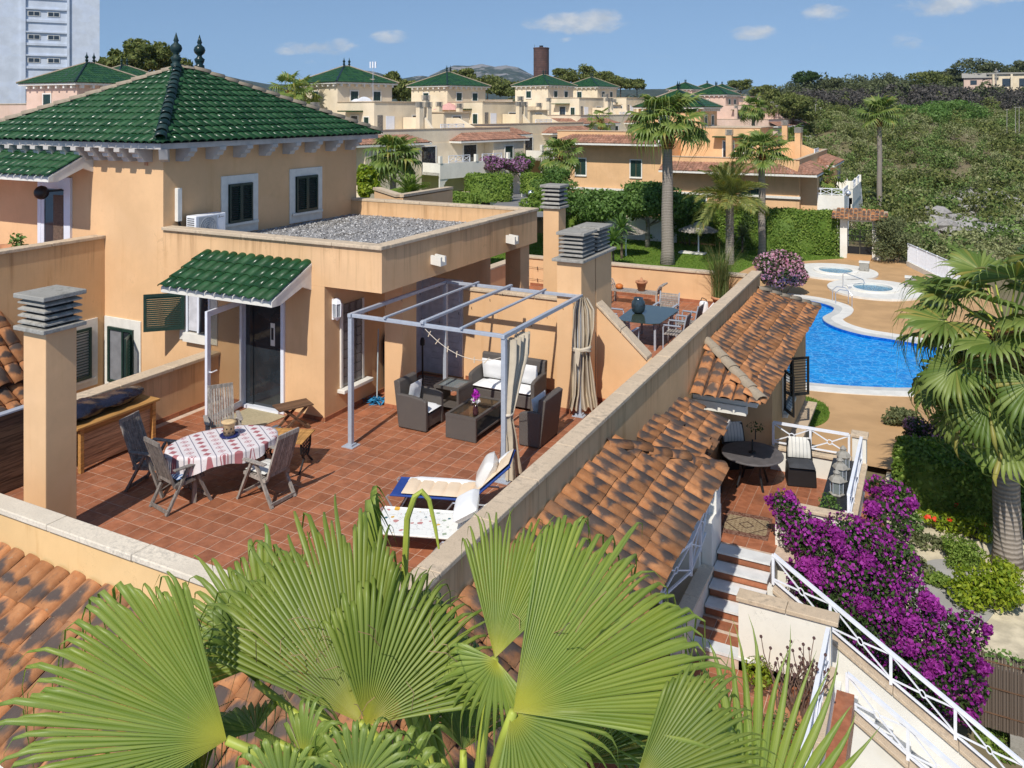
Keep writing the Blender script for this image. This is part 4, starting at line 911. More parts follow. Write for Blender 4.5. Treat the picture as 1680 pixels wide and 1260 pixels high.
# side wing: upper wall with coping, its windows, raised terrace behind with door
B('wall', 'stucco_high', ho, (-16.98, -16.73, 6.2, TY0, -5., 3.09), label='high side wall with dark stains'); coping(ho, (-16.86, 6.2), (-16.86, TY0), .32, 3.16, .07, 'coping', 1.3)
B('wall', 'stucco', ho, (-26., -16.98, 6.2, TY0, -5., 2.25)); B('upper_terrace', 'floor', ho, (-26, -16.98, 6.2, TY0, 2.251, 2.275))
B('wall', 'stucco', ho, (-27., TX0, TY0 + .0, 15., -5., 5.1)); 
w = B('window', 'trim', ho, (-16.73, -16.70, 11.2, 12.42, -.14, 1.35), bevel=.006, label='shuttered window in the side wall'); B('sill', 'trim', w, (-16.699, -16.66, 11.3, 12.35, .0, .05))
shutter(ho, (-16.672, 11.36, .06), (0, 1, 0), .44, 1.12, 16); shutter(ho, (-16.672, 11.80, .06), (0, 1, 0), .44, 1.12, 16)
dw = B('door', 'whitealu', ho, (-19.05, -18.93, TY0 - .06, TY0, 2.28, 4.42), (-17.98, -17.86, TY0 - .06, TY0, 2.28, 4.42), (-18.93, -17.98, TY0 - .06, TY0, 4.26, 4.42), (-18.93, -18.82, TY0 - .05, TY0, 2.28, 4.26), (-18.1, -17.98, TY0 - .05, TY0, 2.28, 4.26), (-18.82, -18.1, TY0 - .05, TY0, 4.14, 4.26), label='white glazed door under the upper canopy')
B('pane', 'window', dw, (-18.82, -18.1, TY0 - .03, TY0 - .01, 2.28, 4.14)); B('curtain', plain('brown_bead_curtain', (.13, .085, .06), .8, var=.4, scale=40), dw, (-18.5, -18.14, TY0 - .034, TY0 - .031, 2.3, 4.0))
q = WY(68, 316, 12.2); wlb = T('wall_lamp', 'dark round wall lamp beside the white glazed door', 'wall lamp', q); MB().ball((0, 0, 0), .16, 8, 12).build('globe', M['black'], wlb, False, True); MB().bar((0, 0, .02), (.2, .4, .04), .05).build('arm', M['black'], wlb, False)
# low lean-to roofs in the side yard
for nm, x0, z0, x1, z1, ya, yb in (('brown', -15.55, .85, -16.72, 1.88, 6.4, 10.3), ('orange', -14.2, -.05, -15.75, .80, 6.4, 10.25)):
    v = Vector((x1 - x0, 0, z1 - z0)); L = v.length
    dk = MB().extrude([(x0, ya, z0), (x0, yb, z0), (x1, yb, z1), (x1, ya, z1)], (0, 0, -.06)).build('lean_to_roof', M['groove_shade'], ho); lay_tiles(dk, (x0, ya, z0), (0, 1, 0), v, [(0, 0), (yb - ya, 0), (yb - ya, L), (0, L)], 'red', .285, .42, jit=.02)

# ---------------------------------------------------------------- terrace floor and parapets
tf = B('terrace_floor', 'grout', None, (-13.2, -5.0, 6.6, 16.1, -.35, -.003)); tag(tf, 'terracotta tiled floor of the roof terrace', kind='structure')
tm = MB().box(.005, .2575, .005, .285, -.006, 0).mesh('floor_tile', M['floor']); cand = []
for i in range(32):
    for j in range(34):
        x, y = -13.32 + i * .2625, 6.52 + j * .29
        if x > -5.1 or x < -13.25 or y > 15.95 or y < 6.6 or (y > 12.4 and x < -10.6): continue
        cand.append((math.hypot(x * .4524 - y * .8918, 0) + (5 if y < 7.9 and True else 0), x, y))
cand.sort(); V = []; F = []; rest = MB()
for k, (d, x, y) in enumerate(cand):
    if k < 300: o = link('floor_tile', tm, tf); o.location = (x, y, 0); o.rotation_euler = (R.uniform(-.002, .002), R.uniform(-.002, .002), 0)
    else: rest.box(x + .005, x + .2575, y + .005, y + .285, -.006, R.uniform(-.001, .001))
o = rest.build('floor_tile', M['floor'], tf); o['kind'] = 'stuff'
B('slab', 'grout', ho, (-13.2, -5.06, 4.9, 16.1, -5.2, -.36)) if False else None
rw = T('parapet_wall', 'long side parapet wall with worn stone coping dividing the terraces from the pool side', 'wall', (-4.9, 16, -5))
B('wall', 'stucco_bare', rw, (-5.02, -4.80, 6.6, 26.4, -5., .93)); coping(rw, (-4.91, 6.4), (-4.91, 26.5), .31, 1.0, .07, 'coping', 1.25)
nw = T('parapet_wall', 'near parapet wall with pale speckled coping above the lower tiled roof', 'wall', (-9, 6.5, -5))
B('wall', stucco('stucco_yellowed', (.74, .485, .225), .85), nw, (-14., -5.03, 6.44, 6.62, -5., .925)); coping(nw, (-14., 6.53), (-5.07, 6.53), .27, 1.0, .072, 'copingnear', 1.6)
lw = T('parapet_wall', 'left parapet wall with dirty coping behind the pine bench', 'wall', (-13.3, 9.6, -5))
B('wall', 'stucco_bare', lw, (-13.42, -13.2, 6.63, TY0 - .002, -5., .93)); coping(lw, (-13.32, 6.68), (-13.32, TY0 - .01), .34, 1.0, .07, 'coping', 1.2); skirt(lw, (-13.2, 6.7), (-13.2, TY0))
pw = T('party_wall', 'orange party wall with stone coping stepping down behind the wicker sofa', 'wall', (-7, 16.2, 0))
mb = MB(); mb.extrude([(-10.44, 16.05, -.3), (-5.02, 16.05, -.3), (-5.02, 16.05, .95), (-5.1, 16.05, .98), (-6.2, 16.05, 1.98), (-10.44, 16.05, 1.98)], (0, .26, 0)); mb.build('wall', M['stucco'], pw)
coping(pw, (-9.35, 16.18), (-6.72, 16.18), .34, 2.055, .07); coping(pw, (-6.5, 16.18), (-6.2, 16.18), .34, 2.055, .07)
for i in range(2):
    a_ = Vector((-6.2 + i * .55, 0, 2.05 - i * .5)); b_ = a_ + Vector((.54, 0, -.49)); MB().extrude([(a_.x, 16.01, a_.z - .07), (a_.x, 16.01, a_.z), (b_.x, 16.01, b_.z), (b_.x, 16.01, b_.z - .07)], (0, .34, 0)).build('coping_stone', M['coping'], pw, bevel=.01)
skirt(pw, (-9.3, 16.05), (-6.7, 16.05)); skirt(pw, (-6.18, 16.05), (-5.02, 16.05))
# chimneys
chimney('square stucco chimney on the near terrace corner with lichened concrete cap', -11.18, -10.70, 7.17, 7.63, 0, 2.98, 4, .42)
c2 = T('chimney', 'broad double chimney with two stacks of concrete slabs at the party wall', 'chimney', (-6.4, 15.8, 0), 'chimneys with louvred caps')
B('shaft', 'stucco', c2, (-6.7, -6.18, 15.19, 15.93, 0, 2.99)); B('shaft', 'stucco', c2, (-6.7, -6.18, 15.99, 16.9, 0, 2.99)); B('joint', 'dark', c2, (-6.66, -6.22, 15.93, 15.99, 0, 2.98))
B('base_slab', 'concrete', c2, (-6.78, -6.10, 15.10, 17.0, 2.991, 3.05), bevel=.01); skirt(c2, (-6.7, 15.19), (-6.18, 15.19))
for ya, yb in ((15.24, 15.90), (16.10, 16.80)):
    for i in range(5):
        z = 3.09 + i * .083; k = .07
        mb = MB(); x0, x1 = -6.69, -6.17
        mb.add([(x0, ya, z), (x1, ya, z), (x1, yb, z), (x0, yb, z), (x0, ya, z + .022), (x1, ya, z + .022), (x1, yb, z + .022), (x0, yb, z + .022), (x0 + k, ya + k, z + .05), (x1 - k, ya + k, z + .05), (x1 - k, yb - k, z + .05), (x0 + k, yb - k, z + .05)], [(3, 2, 1, 0), (8, 9, 10, 11)] + [(q, (q + 1) % 4, 4 + (q + 1) % 4, 4 + q) for q in range(4)] + [(4 + q, 4 + (q + 1) % 4, 8 + (q + 1) % 4, 8 + q) for q in range(4)])
        mb.build('louvre', M['concrete'], c2)
    B('flue', 'dark', c2, (-6.6, -6.26, ya + .09, yb - .09, 3.051, 3.5)); B('cap_slab', 'concrete', c2, (-6.73, -6.13, ya - .04, yb + .04, 3.505, 3.565), bevel=.01)
chimney('tall slim orange chimney with a short grey cap on the far terrace', -8.07, -7.68, 17.5, 17.92, 0, 3.72, 4, .46, over=.06)

# ---------------------------------------------------------------- lower tiled roofs along the outer walls
JZ, EE = .48, -.20                       # where the roofs meet the wall, where they end
lr = T('tiled_roof', 'low terracotta roof wrapping the outer walls below the near terrace, flame marked tiles', 'roof', (-4.8, 8, 0))
sl = JZ - EE; wd = 1.56
o0, v0 = (-3.22, 4.87, EE), Vector((-wd, 0, sl)); L = v0.length; Y1 = 14.48
d1 = MB().add([(-3.22, 4.87, EE), (-3.22, Y1, EE), (-4.78, Y1 - wd, JZ), (-4.78, 6.43, JZ)], [(0, 1, 2, 3)]).add([(-3.22, 4.87, EE - .07), (-3.22, Y1, EE - .07), (-4.78, Y1 - wd, JZ - .07), (-4.78, 6.43, JZ - .07)], [(3, 2, 1, 0)]).build('roof_slope', M['groove_shade'], lr)
lay_tiles(d1, o0, (0, 1, 0), v0, [(0, 0), (Y1 - 4.87, 0), (Y1 - 4.87 - wd, L), (wd, L)], 'red', .295, .425, jit=.02)
d2 = MB().add([(-14.5, 4.87, EE), (-3.22, 4.87, EE), (-4.78, 6.43, JZ), (-14.5, 6.43, JZ)], [(0, 1, 2, 3)]).build('roof_slope', M['groove_shade'], lr)
lay_tiles(d2, (-14.5, 4.87, EE), (1, 0, 0), Vector((0, wd, sl)), [(0, 0), (11.28, 0), (11.28 - wd, L), (0, L)], 'red', .285, .425, jit=.02)
d3 = MB().add([(-3.22, Y1, EE), (-4.78, Y1, EE), (-4.78, Y1 - wd, JZ)], [(0, 1, 2)]).build('roof_slope', M['groove_shade'], lr)
ridge_row(lr, (-3.24, 4.89, EE + .02), (-4.76, 6.41, JZ + .02), 'redridge', .4); ridge_row(lr, (-3.24, Y1 - .02, EE + .02), (-4.76, Y1 - wd + .02, JZ + .02), 'redridge', .36, jit=.06, lift=.0)
B('eave', 'white_wall', lr, (-4.79, -3.3, 4.98, Y1 - .1, EE - .24, EE - .075)); B('eave', 'white_wall', lr, (-14.5, -4.80, 4.98, 6.42, EE - .24, EE - .075))
# stepped little roofs over the porch stair
for i, (xa, ya, yb, zt, ze, dx) in enumerate(((-4.79, 14.45, 15.65, .05, -.28, 1.0), (-4.79, 15.75, 17.35, -.15, -.52, .95))):
    v = Vector((-dx, 0, zt - ze)); L2 = v.length
    st = MB().extrude([(xa + dx, ya, ze), (xa + dx, yb, ze), (xa, yb, zt), (xa, ya, zt)], (0, 0, -.12)).build('roof_slope', M['groove_shade'], lr); lay_tiles(st, (xa + dx, ya, ze), (0, 1, 0), v, [(0, 0), (yb - ya, 0), (yb - ya, L2), (0, L2)], 'red', .295, .42, jit=.03)
    ridge_row(lr, (xa + dx, yb, ze - .01), (xa, yb, zt - .01), 'redridge', .38, jit=.06, lift=.0)
B('porch_shade_slab', 'eave', lr, (-4.79, -3.88, 16.2, 17.95, -.70, -.62))  # unseen slab added under the little roofs to shade the porch
nr = T('tiled_roof', 'terracotta hipped roof over the covered porch, running towards the pool', 'roof', (-4, 22, 0))
Ya, Yb = 18.0, 27.6
e1 = MB().add([(-3.22, Ya, EE), (-3.22, Yb, EE), (-4.78, Yb - wd, JZ), (-4.78, Ya + wd, JZ)], [(0, 1, 2, 3)]).build('roof_slope', M['groove_shade'], nr)
lay_tiles(e1, (-3.22, Ya, EE), (0, 1, 0), v0, [(0, 0), (Yb - Ya, 0), (Yb - Ya - wd, L), (wd, L)], 'red', .295, .425, jit=.02)
e2 = MB().add([(-4.78, Ya, EE), (-3.22, Ya, EE), (-4.78, Ya + wd, JZ)], [(0, 1, 2)]).build('roof_slope', M['groove_shade'], nr)
lay_tiles(e2, (-4.78, Ya, EE), (1, 0, 0), Vector((0, wd, sl)), [(0, 0), (wd, 0), (0, L)], 'red', .30, .425, jit=.02)
e3 = MB().add([(-3.22, Yb, EE), (-4.78, Yb, EE), (-4.78, Yb - wd, JZ)], [(0, 1, 2)]).build('roof_slope', M['groove_shade'], nr)
ridge_row(nr, (-3.24, Ya + .02, EE + .03), (-4.76, Ya + wd - .02, JZ + .03), 'ridge', .34, jit=.04); ridge_row(nr, (-3.24, Yb - .02, EE + .02), (-4.76, Yb - wd + .02, JZ + .02), 'ridge', .36, jit=.05)
B('eave', 'white_wall', nr, (-4.79, -3.4, Ya + .35, Yb - .2, EE - .22, EE - .05)); B('lintel', 'white_wall', nr, (-4.79, -3.62, Ya + .30, Ya + .50, -.62, EE - .225))
# ================================================================ THINGS ON THE NEAR TERRACE
def cushion(mb, x0, x1, y0, y1, z0, z1, M_=None, n=6, puff=.35):
    """a soft slab with rounded edges"""
    for side in (0, 1):
        def fn(u, v, s=side):
            e = (1 - (2 * u - 1) ** 6) * (1 - (2 * v - 1) ** 6); zm = (z0 + z1) / 2; h = (z1 - z0) / 2 * ((1 - puff) * e ** .25 + puff * e ** .9 if e > 0 else 0)
            p = Vector((x0 + (x1 - x0) * u, y0 + (y1 - y0) * v, zm + (h if s else -h))); return M_ @ p if M_ is not None else p
        if side: mb.grid(fn, n, n)
        else: mb.grid(lambda u, v: fn(1 - u, v), n, n)
    return mb
pg = T('pergola', 'bare grey metal pergola frame over the wicker lounge set', 'pergola', (-7.7, 13.6, 0))
px0, px1, py0, py1, ph = -9.28, -6.20, 11.94, 15.16, 2.37
for x in (px0, px1):
    for y in (py0, py1):
        B('post', 'metal', pg, (x - .04, x + .04, y - .04, y + .04, .012, ph - .07), bevel=.006); B('base_plate', 'metal', pg, (x - .12, x + .12, y - .12, y + .12, 0.001, .014)); MB().prism([(x - .07, y - .07), (x + .07, y - .07), (x + .07, y + .07), (x - .07, y + .07)], .0145, .045).build('foot', M['metal'], pg)
for x in (px0, px1): B('beam', 'metal', pg, (x - .035, x + .035, py0 - .06, py1 + .08, ph - .068, ph), bevel=.006)
for y in (py0, py1): B('beam', 'metal', pg, (px0 + .04, px1 - .04, y - .03, y + .03, ph - .066, ph - .004), bevel=.006)
for i, (x, w) in enumerate(((-8.51, .025), (-7.74, .035), (-6.97, .025))): B('rafter', 'metal', pg, (x - w, x + w, py0 - .07, py1 + .07, ph + .002, ph + .002 + w * 1.3), bevel=.004)
for x in (px0, -7.74, px1):
    for i in range(5): y = py0 + .45 + i * .62 + R.uniform(-.1, .1); MB().tube([(x, y, ph - .07), (x, y, ph - .105), (x, y + .015, ph - .12)], .006, 5).build('hook', M['black'], pg)
MB().lathe([(.05, 0), (.05, .07), (.045, .08)], 8, (-7.74, py0 - .0, ph - .03)).build('clamp', M['metal'], pg)
# gathered curtains
def curtain(label, cx, cy, spans, n=44, along=(0, 1), strap=None, cat='curtain'):
    """spans: (z, half length along the beam, half depth, shift along) from the top down"""
    t = T('curtain', label, cat, (cx, cy, 0), 'beige pergola curtains'); a = Vector((along[0], along[1], 0)); b = Vector((-a.y, a.x, 0))
    def fn(u, v):
        f = v * (len(spans) - 1); i = min(int(f), len(spans) - 2); q = f - i; q = q * q * (3 - 2 * q); s = [spans[i][k] + (spans[i + 1][k] - spans[i][k]) * q for k in range(4)]
        w = u * 2 - 1; fold = math.sin(u * 31 + .9 * math.sin(v * 5 + u * 9)) * (1 - .3 * math.cos(u * 13)); return Vector((cx, cy, s[0])) + a * (s[3] + w * s[1] + .02 * math.sin(v * 9 + u * 6)) + b * (fold * s[2])
    MB().grid(fn, n, 26).build('cloth', M['curtain'], t, True, True)
    if strap: MB().lathe([(strap[1], -.02), (strap[1] * 1.05, 0), (strap[1], .02)], 14, (cx, cy, strap[0]), 1, 1).build('tie', M['rope'], t, True, True).location += a * strap[2]
    return t
curtain('beige curtain tied back to the near pergola post above the sun lounger', px1 + .03, py0 + .02, [(2.24, .36, .10, .44), (1.9, .33, .11, .38), (1.5, .20, .09, .20), (1.12, .07, .07, .07), (1.0, .06, .06, .06), (.75, .12, .09, .09), (.35, .18, .11, .12), (.03, .22, .13, .14)], strap=(1.06, .085, .05))
t = curtain('beige curtain bundled and knotted round the far pergola post beside the double chimney', px1 + .05, py1 - .03, [(2.33, .12, .06, .0), (2.1, .21, .08, .02), (1.7, .20, .08, .02), (1.3, .17, .07, .0), (.9, .22, .09, .01), (.4, .26, .10, .02), (.14, .30, .11, .02)], along=(.9, .42))
curtain_roll = MB()
for g in range(3): curtain_roll.tube([(px1 + .05 + .17 * math.cos(rad(20 * i)), py1 - .03 + .14 * math.sin(rad(20 * i)), 1.36 + .04 * math.sin(rad(20 * i + 90 * g)) - .03 * g) for i in range(19)], .03, 6, False)
curtain_roll.build('tie', M['curtain'], t, True, True); MB().extrude([(px1 - .02, py1 - .2, 1.38), (px1 + .10, py1 - .22, 1.30), (px1 + .06, py1 - .23, 1.02), (px1 + .0, py1 - .22, 1.12)], (0, .02, 0)).build('tail', M['curtain'], t)
# rope with pegs
rp_ = T('clothes_line', 'pale rope with wooden pegs sagging under the front beam of the pergola', 'clothes line', (-7.7, 11.95, 2.2))
p0, p1 = Vector((-7.70, py0 - .02, 2.28)), Vector((px1 - .05, py0 - .02, 1.99)); f = lambda s: p0.lerp(p1, s) + Vector((0, 0, -.22 * 4 * s * (1 - s)))
MB().tube([f(i / 14) for i in range(15)], .006, 5).build('rope', M['rope'], rp_)
for s, tl in ((.06, .5), (.17, .8), (.31, .2), (.43, .1), (.66, .0), (.82, .9)): c = f(s); MB().bar(c + Vector((tl * .05, 0, .045)), c - Vector((tl * .05, 0, .055)), .016, .012).build('peg', M['peg'], rp_)
# ---- wicker lounge set
def wicker_chair(name, label, w, d, rz, loc, seats=1, group='wicker lounge set'):
    """faces -Y; origin at the middle of the front edge on the floor"""
    t = T(name, label, name.replace('_', ' ') if name == 'sofa' else 'armchair', loc, group, rz); hw = w / 2; aw = .085
    for s in (-1, 1):
        x0, x1 = (hw - aw, hw) if s > 0 else (-hw, -hw + aw)
        MB().extrude([(x0, 0, .015), (x0, d - .04, .015), (x0, d - .0, .64), (x0, d * .5, .635), (x0, d * .12, .60), (x0, 0, .57)], (x1 - x0, 0, 0)).build('arm', M['wicker'], t, False, bevel=.02)
    MB().extrude([(-hw + .02, d - .12, .02), (-hw + .02, d - .03, .02), (-hw + .02, d + .08, .86), (-hw + .02, d - .0, .885), (-hw + .02, d - .06, .86)], (w - .04, 0, 0)).build('back', M['wicker'], t, False, bevel=.015)
    MB().box(-hw + aw + .002, hw - aw - .002, .01, d - .13, .06, .30).build('seat_base', M['wicker'], t, False, bevel=.012)
    for s in (-1, 1):
        for yy in (.02, d - .07): MB().box(s * hw - s * .06 - .02, s * hw - s * .06 + .02, yy, yy + .04, 0, .016).build('foot', M['black'], t, False)
    iw = (w - 2 * aw - .02) / seats
    for i in range(seats):
        x0 = -hw + aw + .01 + i * iw
        if seats == 1 or i == 0:
            cushion(MB(), -hw + aw + .01, hw - aw - .01, -.01, d - .15, .305, .405, puff=.2).build('seat_cushion', M['cushion'], t, False, True)
        Mx = Matrix.Translation((0, d - .17, .40)) @ Matrix.Rotation(rad(-80), 4, 'X') @ Matrix.Scale(-1, 4, (0, 1, 0))
        cushion(MB(), x0 + .02, x0 + iw - .02, 0, .42, -.05, .05, Mx, puff=.25).build('back_cushion', M['cushion'], t, False, True)
    return t
wicker_chair('armchair', 'wicker armchair with white cushions in front of the pillar', .63, .66, rad(90), (-8.40, 13.345, 0))
wicker_chair('armchair', 'wicker armchair turned away, beside the parapet behind the tied curtain', .82, .44, rad(-90), (-6.62, 13.72, 0))
wicker_chair('sofa', 'two seat wicker sofa with white cushions against the orange party wall', 1.50, .62, 0, (-7.80, 14.86, 0), 2)
def wicker_table(name, label, x0, x1, y0, y1, h, cat, shelf):
    t = T(name, label, cat, ((x0 + x1) / 2, (y0 + y1) / 2, 0), 'wicker lounge set'); b = .055
    B('frame', 'wicker', t, (x0, x0 + b, y0, y1, h - .05, h), (x1 - b, x1, y0, y1, h - .05, h), (x0 + b, x1 - b, y0, y0 + b, h - .05, h), (x0 + b, x1 - b, y1 - b, y1, h - .05, h))
    if shelf: B('end_panel', 'wicker', t, (x0 + .004, x1 - .004, y0 + .004, y0 + .05, .012, h - .051)); B('end_panel', 'wicker', t, (x0 + .004, x1 - .004, y1 - .05, y1 - .004, .012, h - .051)); B('shelf', 'wicker', t, (x0 + .01, x1 - .01, y0 + .051, y1 - .051, .10, .13))
    else:
        for x in (x0 + .004, x1 - .05): B('side_panel', 'wicker', t, (x, x + .046, y0 + .004, y1 - .004, .012, h - .051))
        B('shelf', 'wicker', t, (x0 + .05, x1 - .05, y0 + .01, y1 - .01, .10, .13))
    B('glass', 'glass' if shelf else 'clear', t, (x0 + b + .001, x1 - b - .001, y0 + b + .001, y1 - b - .001, h - .022, h - .012))
    return t
wicker_table('coffee_table', 'wicker coffee table with smoked glass top and a pink orchid', -7.98, -7.34, 13.03, 14.14, .445, 'coffee table', True)
wicker_table('side_table', 'square wicker side table with clear glass top in the corner by the sofa', -8.92, -8.34, 14.12, 14.70, .50, 'side table', False)
v = T('vase', 'small dark vase with purple and white orchid blooms on the coffee table', 'vase', (-7.44, 13.20, .434))
MB().lathe([(.045, .0), (.055, .05), (.05, .12), (.035, .17), (.04, .19)], 12).build('body', plain('amber_glass', (.05, .018, .022), .08, 0, .8), v, False, True)
for i in range(16):
    a = R.uniform(0, 6.28); rr = R.uniform(0, .05); z = .22 + i * .014; m = 'cushion' if i < 6 else 'magenta'
    V_, F_ = leaves_at(np.array([[math.cos(a + k) * (rr + .02), math.sin(a + k) * (rr + .02), z + .01 * k] for k in range(5)]), np.array([[math.cos(a), math.sin(a), .4]] * 5), .032, .8, .5); link('petal', fastmesh('petal', V_, F_, M[m]), v)
MB().tube([(0, 0, .15), (.01, 0, .3), (-.01, .01, .42)], .005, 5).build('stem', M['petiole'], v, False)
gr = T('slatted_grate', 'dark slatted wooden mat on the floor in front of the pale niche door', 'floor mat', (-9.85, 15.3, 0))
for i in range(8): B('slat', 'wooddark', gr, (-10.28 + .0, -9.35, 14.75 + i * .13, 14.75 + i * .13 + .10, .02, .045))
B('batten', 'wooddark', gr, (-10.2, -10.14, 14.75, 15.76, .001, .019), (-9.5, -9.44, 14.75, 15.76, .001, .019))
# ---- things leaning by the niche
bm = T('mop', 'long handled blue mop leaning in the corner by the pillar', 'mop', (-10.2, 14.0, 0))
MB().tube([(-10.18, 13.95, .06), (-10.36, 14.25, 1.42)], .014, 8).build('handle', plain('mop_handle', (.36, .42, .44), .4), bm); 
V_, F_ = leaves_at(rng.normal(0, 1, (160, 3)) * np.array([.13, .07, .02]) + np.array([-10.15, 13.95, .045]), np.tile([0, 0, 1.], (160, 1)), .09, .2, .5); link('mop_head', fastmesh('mop_head', V_, F_, plain('blue_mop', (.03, .22, .42), .8)), bm, True)
MB().lathe([(.03, 0), (.11, .03), (.10, .045)], 10, (-10.02, 13.98, 0.01)).build('sponge', M['clayorange'], bm)
bd = T('bodyboard', 'dark rounded board standing against the wall beside the mop', 'board', (-10.4, 14.8, 0))
MB().extrude([(-10.40, 14.45 + .24 - .24 * math.cos(rad(18 * i)), .05 + 1.0 * (1 if True else 0) + .24 * math.sin(rad(18 * i))) for i in range(11)] + [(-10.36, 14.93, .05), (-10.36, 14.45, .05)], (.05, 0, 0)).build('body', M['black'], bd)
MB().tube([(-10.31, 14.5, .1), (-10.31, 14.47, 1.0), (-10.33, 14.69, 1.27), (-10.31, 14.9, 1.0), (-10.31, 14.9, .1)], .02, 6).build('rim', plain('board_rim', (.06, .055, .05), .5), bd)
sp_ = T('parasol_pole', 'thin black pole with a knob standing beside the niche door', 'pole', (-10.05, 14.6, 0)); MB().tube([(-9.75, 15.0, .02), (-9.79, 15.05, .95)], .02, 8).build('rod', M['black'], sp_); MB().lathe([(.05, 0), (.05, .1), (.03, .16)], 8, (-9.79, 15.05, .95)).build('knob', M['black'], sp_)

# ---- dining set
dt = T('dining_table', 'oval garden dining table hidden under the diamond patterned cloth', 'table', (-10.08, 9.72, 0), None, rad(58))
MB().lathe([(1, 0), (1, .03)], 32, (0, 0, .70), .82, .56).build('tabletop', M['woodgrey'], dt, False)
for x in (-.5, .5):
    for y in (-.3, .3): MB().bar((x, y, 0), (x * .9, y * .9, .70), .06).build('leg', M['woodgrey'], dt, False)
def clothfn(u, v):
    g = u * 2 * math.pi; k = min(1, v / .72); fold = .035 * math.sin(g * 9 + 1.3 * math.sin(g * 2)) + .02 * math.sin(g * 17); q = max(0, (v - .72) / .28)
    drop = .19 + .07 * math.sin(g * 2 + .6) + .05 * math.cos(g * 5); r_ = k * (1 + .015) + q * (fold + .03); z = .742 - .012 * max(0, k - .9) * 10 * q - drop * (q ** 1.0) + .003 * math.sin(g * 7) * k
    return Vector((math.cos(g) * .84 * r_ , math.sin(g) * .58 * r_, z))
tc = MB().grid(lambda u, v: clothfn(1 - u, v), 110, 22).build('tablecloth', M['cloth'], None, False, True); tc.location = (-10.08, 9.72, 0); tc.rotation_euler.z = rad(58)
tag(tc, 'white tablecloth with red diamonds and dark stripes draped over the oval table', 'tablecloth')
ln = T('candle_lantern', 'pierced ochre ceramic lantern on a dark blue dish on the tablecloth', 'lantern', (-10.12, 9.88, .746))
MB().lathe([(.05, 0), (.14, .012), (.15, .03), (.13, .025)], 18).build('dish', M['bluedish'], ln, False, True)
MB().lathe([(.085, .02), (.088, .20), (.10, .215), (.115, .225), (.12, .24), (.06, .25), (.03, .245)], 18).build('body', M['cork'], ln, False, True)
for i in range(8):
    for j in (0, 1):
        a = i * math.pi / 4 + j * .39; MB().lathe([(.015, 0), (.012, .006)], 6).build('hole', M['dark'], ln, False).matrix_basis = frame_m((math.cos(a) * .085, math.sin(a) * .085, .08 + j * .06), (-math.sin(a), math.cos(a), 0), (0, 0, 1), (math.cos(a), math.sin(a), 0))
def garden_chair(label, loc, rz, mat='woodgrey', pad=None, lean=0.):
    """folding slatted armchair, faces +Y, origin under the seat"""
    t = T('garden_chair', label, 'chair', loc, 'slatted wooden chairs round the dining table', rz); w = .27; m = M[mat]
    for s in (-1, 1):
        MB().bar((s * w, .06, .63), (s * w, .36, 0), .035, .05, (1, 0, 0)).build('leg', m, t, False); MB().bar((s * (w - .037), .02, .62), (s * (w - .037), -.34, 0), .035, .05, (1, 0, 0)).build('leg', m, t, False)
        MB().prism([(s * w - .035, -.24), (s * w + .035, -.24), (s * w + .045, .16), (s * w + .02, .24), (s * w - .03, .24), (s * w - .045, .16)], .632, .655).build('armrest', m, t, False, bevel=.006)
    b0, b1 = Vector((0, -.19, .36)), Vector((0, -.44 - lean, 1.06)); bv = b1 - b0
    for s in (-1, 1): MB().bar(b0 + Vector((s * (w - .075), 0, 0)), b1 + Vector((s * (w - .075), 0, 0)), .045, .03).build('stile', m, t, False)
    nx = (w - .1); 
    for i in range(8): x = -nx + .02 + i * (2 * nx - .04) / 7; MB().bar(b0 + bv * .14 + Vector((x, 0, 0)), b1 - bv * .03 + Vector((x, 0, 0)), .030, .014).build('slat', m, t, False)
    MB().bar(b1 + Vector((-w + .055, 0, .01)), b1 + Vector((w - .055, 0, .01)), .03, .06).build('top_rail', m, t, False); MB().bar(b0 + bv * .12 + Vector((-w + .1, 0, 0)), b0 + bv * .12 + Vector((w - .1, 0, 0)), .03, .05).build('bottom_rail', m, t, False)
    for s in (-1, 1): MB().bar((s * (w - .04), -.21, .375), (s * (w - .04), .27, .415), .03, .045).build('seat_rail', m, t, False)
    for i in range(8): y = -.17 + i * .058; MB().bar((-w + .03, y, .405 + .04 * i / 8), (w - .03, y, .405 + .04 * i / 8), .045, .016).build('seat_slat', m, t, False)
    MB().bar((-w + .03, -.325, .045), (w - .03, -.325, .045), .022, .05).build('stretcher', m, t, False); MB().bar((-w, .32, .09), (w, .32, .09), .022, .04).build('stretcher', m, t, False)
    if pad: cushion(MB(), -.22, .22, -.16, .26, .435, .50, puff=.5).build('seat_pad', M[pad], t, False, True)
    return t
garden_chair('dark slatted chair nearest the pine bench, leaning back', (-11.05, 9.22, 0), rad(-78), 'wooddark', lean=.03)
c1_ = garden_chair('slatted chair with its back to the near parapet and a blue striped pad', (-10.26, 9.02, 0), rad(-12), 'wooddark', 'bluestripe')
garden_chair('grey slatted chair at the right end of the dining table seen from behind', (-9.20, 9.78, 0), rad(86), 'woodgrey', 'stripecushion')
garden_chair('pale slatted chair beside the open terrace door', (-11.02, 10.62, 0), rad(-128), 'woodgrey')
st = T('folding_stool', 'small dark folding wooden table by the doormat', 'side table', (-10.76, 12.1, 0), None, rad(62))
for i in range(6): MB().box(-.33, .33, -.20 + i * .067, -.20 + i * .067 + .062, .43, .452).build('slat', M['brownwood'], st, False)
for s in (-1, 1):
    for q in (-1, 1): MB().bar((s * .22, q * .15, .43), (-s * .26, q * .15 , 0) if q > 0 else (-s * .26, q * .15, 0), .045, .03, (0, 1, 0)).build('leg', M['brownwood'], st, False)
